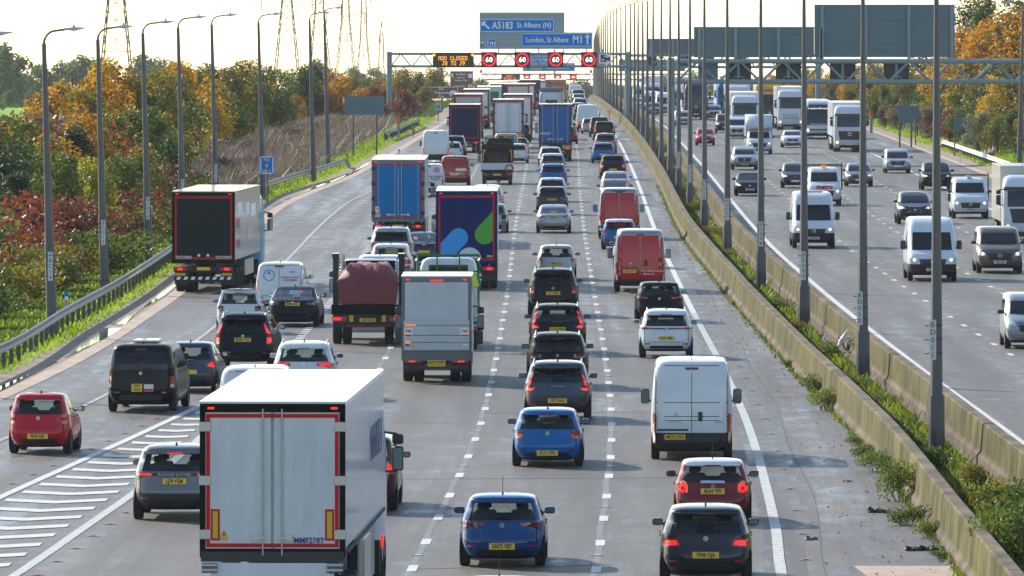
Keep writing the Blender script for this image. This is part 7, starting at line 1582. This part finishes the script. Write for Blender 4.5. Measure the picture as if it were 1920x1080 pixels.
b = MB(); b.box(-1.08, 1.08, -.5, 3.3, .8, 3.1, 0, .06); b.build('box_body', [P['white']], t); b = MB(); vv = [(-1.08, 3.3, 1.95), (1.08, 3.3, 1.95), (1.0, 4.35, 2.05), (-1.0, 4.35, 2.05), (-1.08, 3.3, 3.1), (1.08, 3.3, 3.1), (.85, 3.75, 3.0), (-.85, 3.75, 3.0), (-.95, 4.25, 2.5), (.95, 4.25, 2.5)]
b.mesh(vv, [(0, 3, 2, 1), (3, 8, 9, 2), (8, 7, 6, 9), (7, 4, 5, 6), (0, 4, 7, 8), (0, 8, 3), (1, 9, 6, 5), (1, 2, 9)], 0, True); b.build('overcab', [P['white']], t)
car('mpv', 'white', 1383, 260, 'white van with black bumper left of the camper', W=1.92, H_=1.9, plate='', **fw)
car('mpv', 'maroon', 1361, 249, 'maroon people carrier left of the white black bumpered van', H_=1.75, W=1.9, plate='', hl='white', **fw)
car('suv', 'silver', 1339, 225, 'silver crossover with one bright lamp behind the maroon people carrier', plate='', hl='white', H_=1.6, **fw)
car('hatch', 'silver', 1331, 215, 'pale car behind the silver crossover', plate='', hlit=False, **fw)
car('saloon', 'white', 1487, 277, 'white saloon in front of the coach', W=1.86, H_=1.46, plate='', hlit=False, **fw)
for px, y, st, pc, lab in ((1307, 1000, 'hatch', 'silver', 'hazy silver car left of the blue cab lorry'), (1337, 1120, 'hatch', 'white', 'hazy white car left of the blue cab lorry'), (1330, 1050, 'saloon', 'silver', 'hazy silver saloon left of the blue cab lorry'), (1202, 1080, 'hatch', 'white', 'hazy white car between lamp columns'), (1246, 1000, 'van', 'white', 'hazy white van left of the round gantry leg'), (1200, 1250, 'van', 'white', 'hazy pale van far between lamp columns')): car(st, pc, px, 0, lab, plate='', Y=y, hlit=False, fin=False, **fw)
# third and fourth lanes
t, sh, body = car('van', 'white', 1750, 528, 'large white van with headlights on behind the nearest lamp column', L=6.0, H_=2.62, W=2.05, plate='CX19 YHD', **fw); text('eurocar', 0, sh.front(0, 1.18) + .03, 1.16, .16, M_redtape, t, .02, rz=math.pi) if False else None
t, sh, body = car('suv', 'dgrey', 1717, 421, 'dark crossover with a large chrome edged spindle grille', L=4.9, W=1.9, H_=1.7, plate='W7 JAP', hl='white', **fw)
b = MB(); zz = [(.32, .52), (.30, .30), (.62, .0), (.0, 0)]
for s in (-1, 1): b.tube([(s * .60, sh.front(.6, .38) + .03, .36), (s * .28, sh.front(.3, .7) + .03, .70), (s * .36, sh.front(.36, .95) + .03, .95)], .018, 5)
b.tube([(-.36, sh.front(.36, .95) + .03, .95), (.36, sh.front(.36, .95) + .03, .95)], .018, 5); b.tube([(-.6, sh.front(.6, .36) + .03, .36), (.6, sh.front(.6, .36) + .03, .36)], .018, 5); b.build('grille_surround', [M_chrome], t)
car('mpv', 'silver', 1684, 325, 'silver people carrier alone near the outer edge line', L=4.5, W=1.83, H_=1.66, plate='', hlit=False, **fw)
lorry(1595, 285, 'white fronted articulated lorry with dark grille beside the red capped post', front=True, box='white', L=13.6, z0=1.2, z1=3.95, cabH=3.75, cabkw=dict(lit=True), W=2.55)
t, sh, body = car('coach', 'white', 1536, 261, 'white coach with black glazed front and London Victoria display', L=12., W=2.5, H_=3.5, name='coach', cat='coach', plate='', sidewin='coach', hl='white', **fw)
def fp_(q, m, nm, off=.015, nx=6, nz=4): b = MB(); sh.patch(b, q, 'front', off, nx=nx, nz=nz); return b.build(nm, [m], t)
fp_([(-1.1, 1.25), (1.1, 1.25), (1.12, 3.2), (-1.12, 3.2)], G_far, 'glazed_front', .012, 8, 10); text('London Victoria', 0, sh.front(0, 2.75) + .05, 2.72, .26, M_lit, t, .02, rz=math.pi); text('nationalexpress', 0, sh.front(0, 1.38) + .05, 1.36, .22, M_white, t, .01, rz=math.pi); fp_([(-1.2, .32), (1.2, .32), (1.2, .55), (-1.2, .55)], M_trim, 'bumper'); fp_([(-.8, .8), (.8, .8), (.8, .9), (-.8, .9)], M_trim, 'grille')
for s in (-1, 1): b = MB(); b.disc((s * .95, sh.front(.95, .8) + .04, .8), .11, 10); b.build('headlamp', [M_headw], t); b = MB(); b.box(*sorted((s * 1.3, s * 1.55)), 11.3, 11.5, 1.9, 2.5, 0, .05); b.build('wing_mirror', [M_trim], t)
lorry(1484, 244, 'white lorry with silver barred nose left of the coach', front=True, L=13.6, cabH=3.85, z0=1.2, z1=4.1, cabkw=dict(grille='light'))
t, sh, body = car('mpv', 'brown', 1876, 513, 'bronze van with headlights on near the right edge', L=5.0, W=1.98, H_=1.96, plate='RP66 FAB', **fw)
for o in list(t.children):
    if o.name.startswith('front_bumper'): o.data = o.data.copy(); o.data.materials[0] = P['brown']
t = tipper(1821, 410, 'white tipper truck with a chrome edged grille right of the dark crossover', None, 'GM68 HKG')
car('suv', 'black', 1758, 357, 'black four by four with white headlights ahead of the tipper', L=4.92, W=2.0, H_=1.75, plate='', hl='white', **fw)
lorry(1930, 456, 'pale box lorry cut by the right edge of the photo', front=True, box='cream', L=8.5, z0=1.0, z1=3.7, W=2.5, cabH=3.3, artic=False, axles=1, yaw=.0, cabgap=.2)
car('mpv', 'silver', 1940, 655, 'silver blue van cut by the right edge below the bronze van', L=4.8, W=1.9, H_=1.8, plate='', hlit=False, **fw)
lorry(1399, 0, 'white cab lorry with a dark V shaped grille behind the box camper', front=True, Y=800, L=13, cabH=3.75, z0=1.2, z1=4.0, W=2.55)
l_ = lorry(1444, 0, 'yellow topped lorry behind the white lorries', front=True, Y=865, L=12, cab='dgrey', box='cream', cabH=3.3, z0=1.2, z1=4.1, W=2.5); b = MB(); b.tube([(-1.2, 1.0, 3.75), (1.2, 1.0, 3.75)], .42, 10); b.build('yellow_tank', [P['yellow']], l_)
l_.children[-1].location = (0, 12.6, .2)
lorry(1364, 0, 'blue cab lorry with pale trailer partly behind a lamp column', front=True, Y=980, L=13, cab='lblue', cabH=3.8, z0=1.2, z1=4.1, X=24.0)
lorry(1376, 0, 'white lorry close behind the blue cab lorry', front=True, Y=930, L=12, cabH=3.7, z0=1.2, z1=4.1, X=23.9)
lorry(1305, 0, 'dark navy cab lorry between two lamp columns', front=True, Y=940, L=12, cab='purple', cabH=3.9, z0=1.2, z1=4.0, X=19.6, box='dgrey')
lorry(1278, 0, 'white box lorry between the gantry leg and the navy cab lorry', front=True, Y=1010, L=9, cab='white', cabH=3.2, z0=1.1, z1=4.2, X=19.3, artic=False, axles=1)
lorry(1225, 0, 'hazy lorry with pink and white load box between lamp columns', front=True, Y=1150, L=10, cab='white', cabH=3.0, z0=1.1, z1=3.9, X=18.5, artic=False, axles=1)
hz = MB(); hz.box(-1350, 1450, -70, 5300, -70, 64)
hm = bpy.data.materials.new('haze_air'); hm.use_nodes = True; nt = hm.node_tree; nt.nodes.clear()
o_ = N(nt, 'ShaderNodeOutputMaterial'); pv = N(nt, 'ShaderNodeVolumePrincipled'); pv.inputs['Density'].default_value = HAZE; pv.inputs['Color'].default_value = (.93, .95, .98, 1); pv.inputs['Anisotropy'].default_value = .0
nt.links.new(pv.outputs[0], o_.inputs['Volume'])
tag(hz.build('haze', [hm]), kind='stuff')
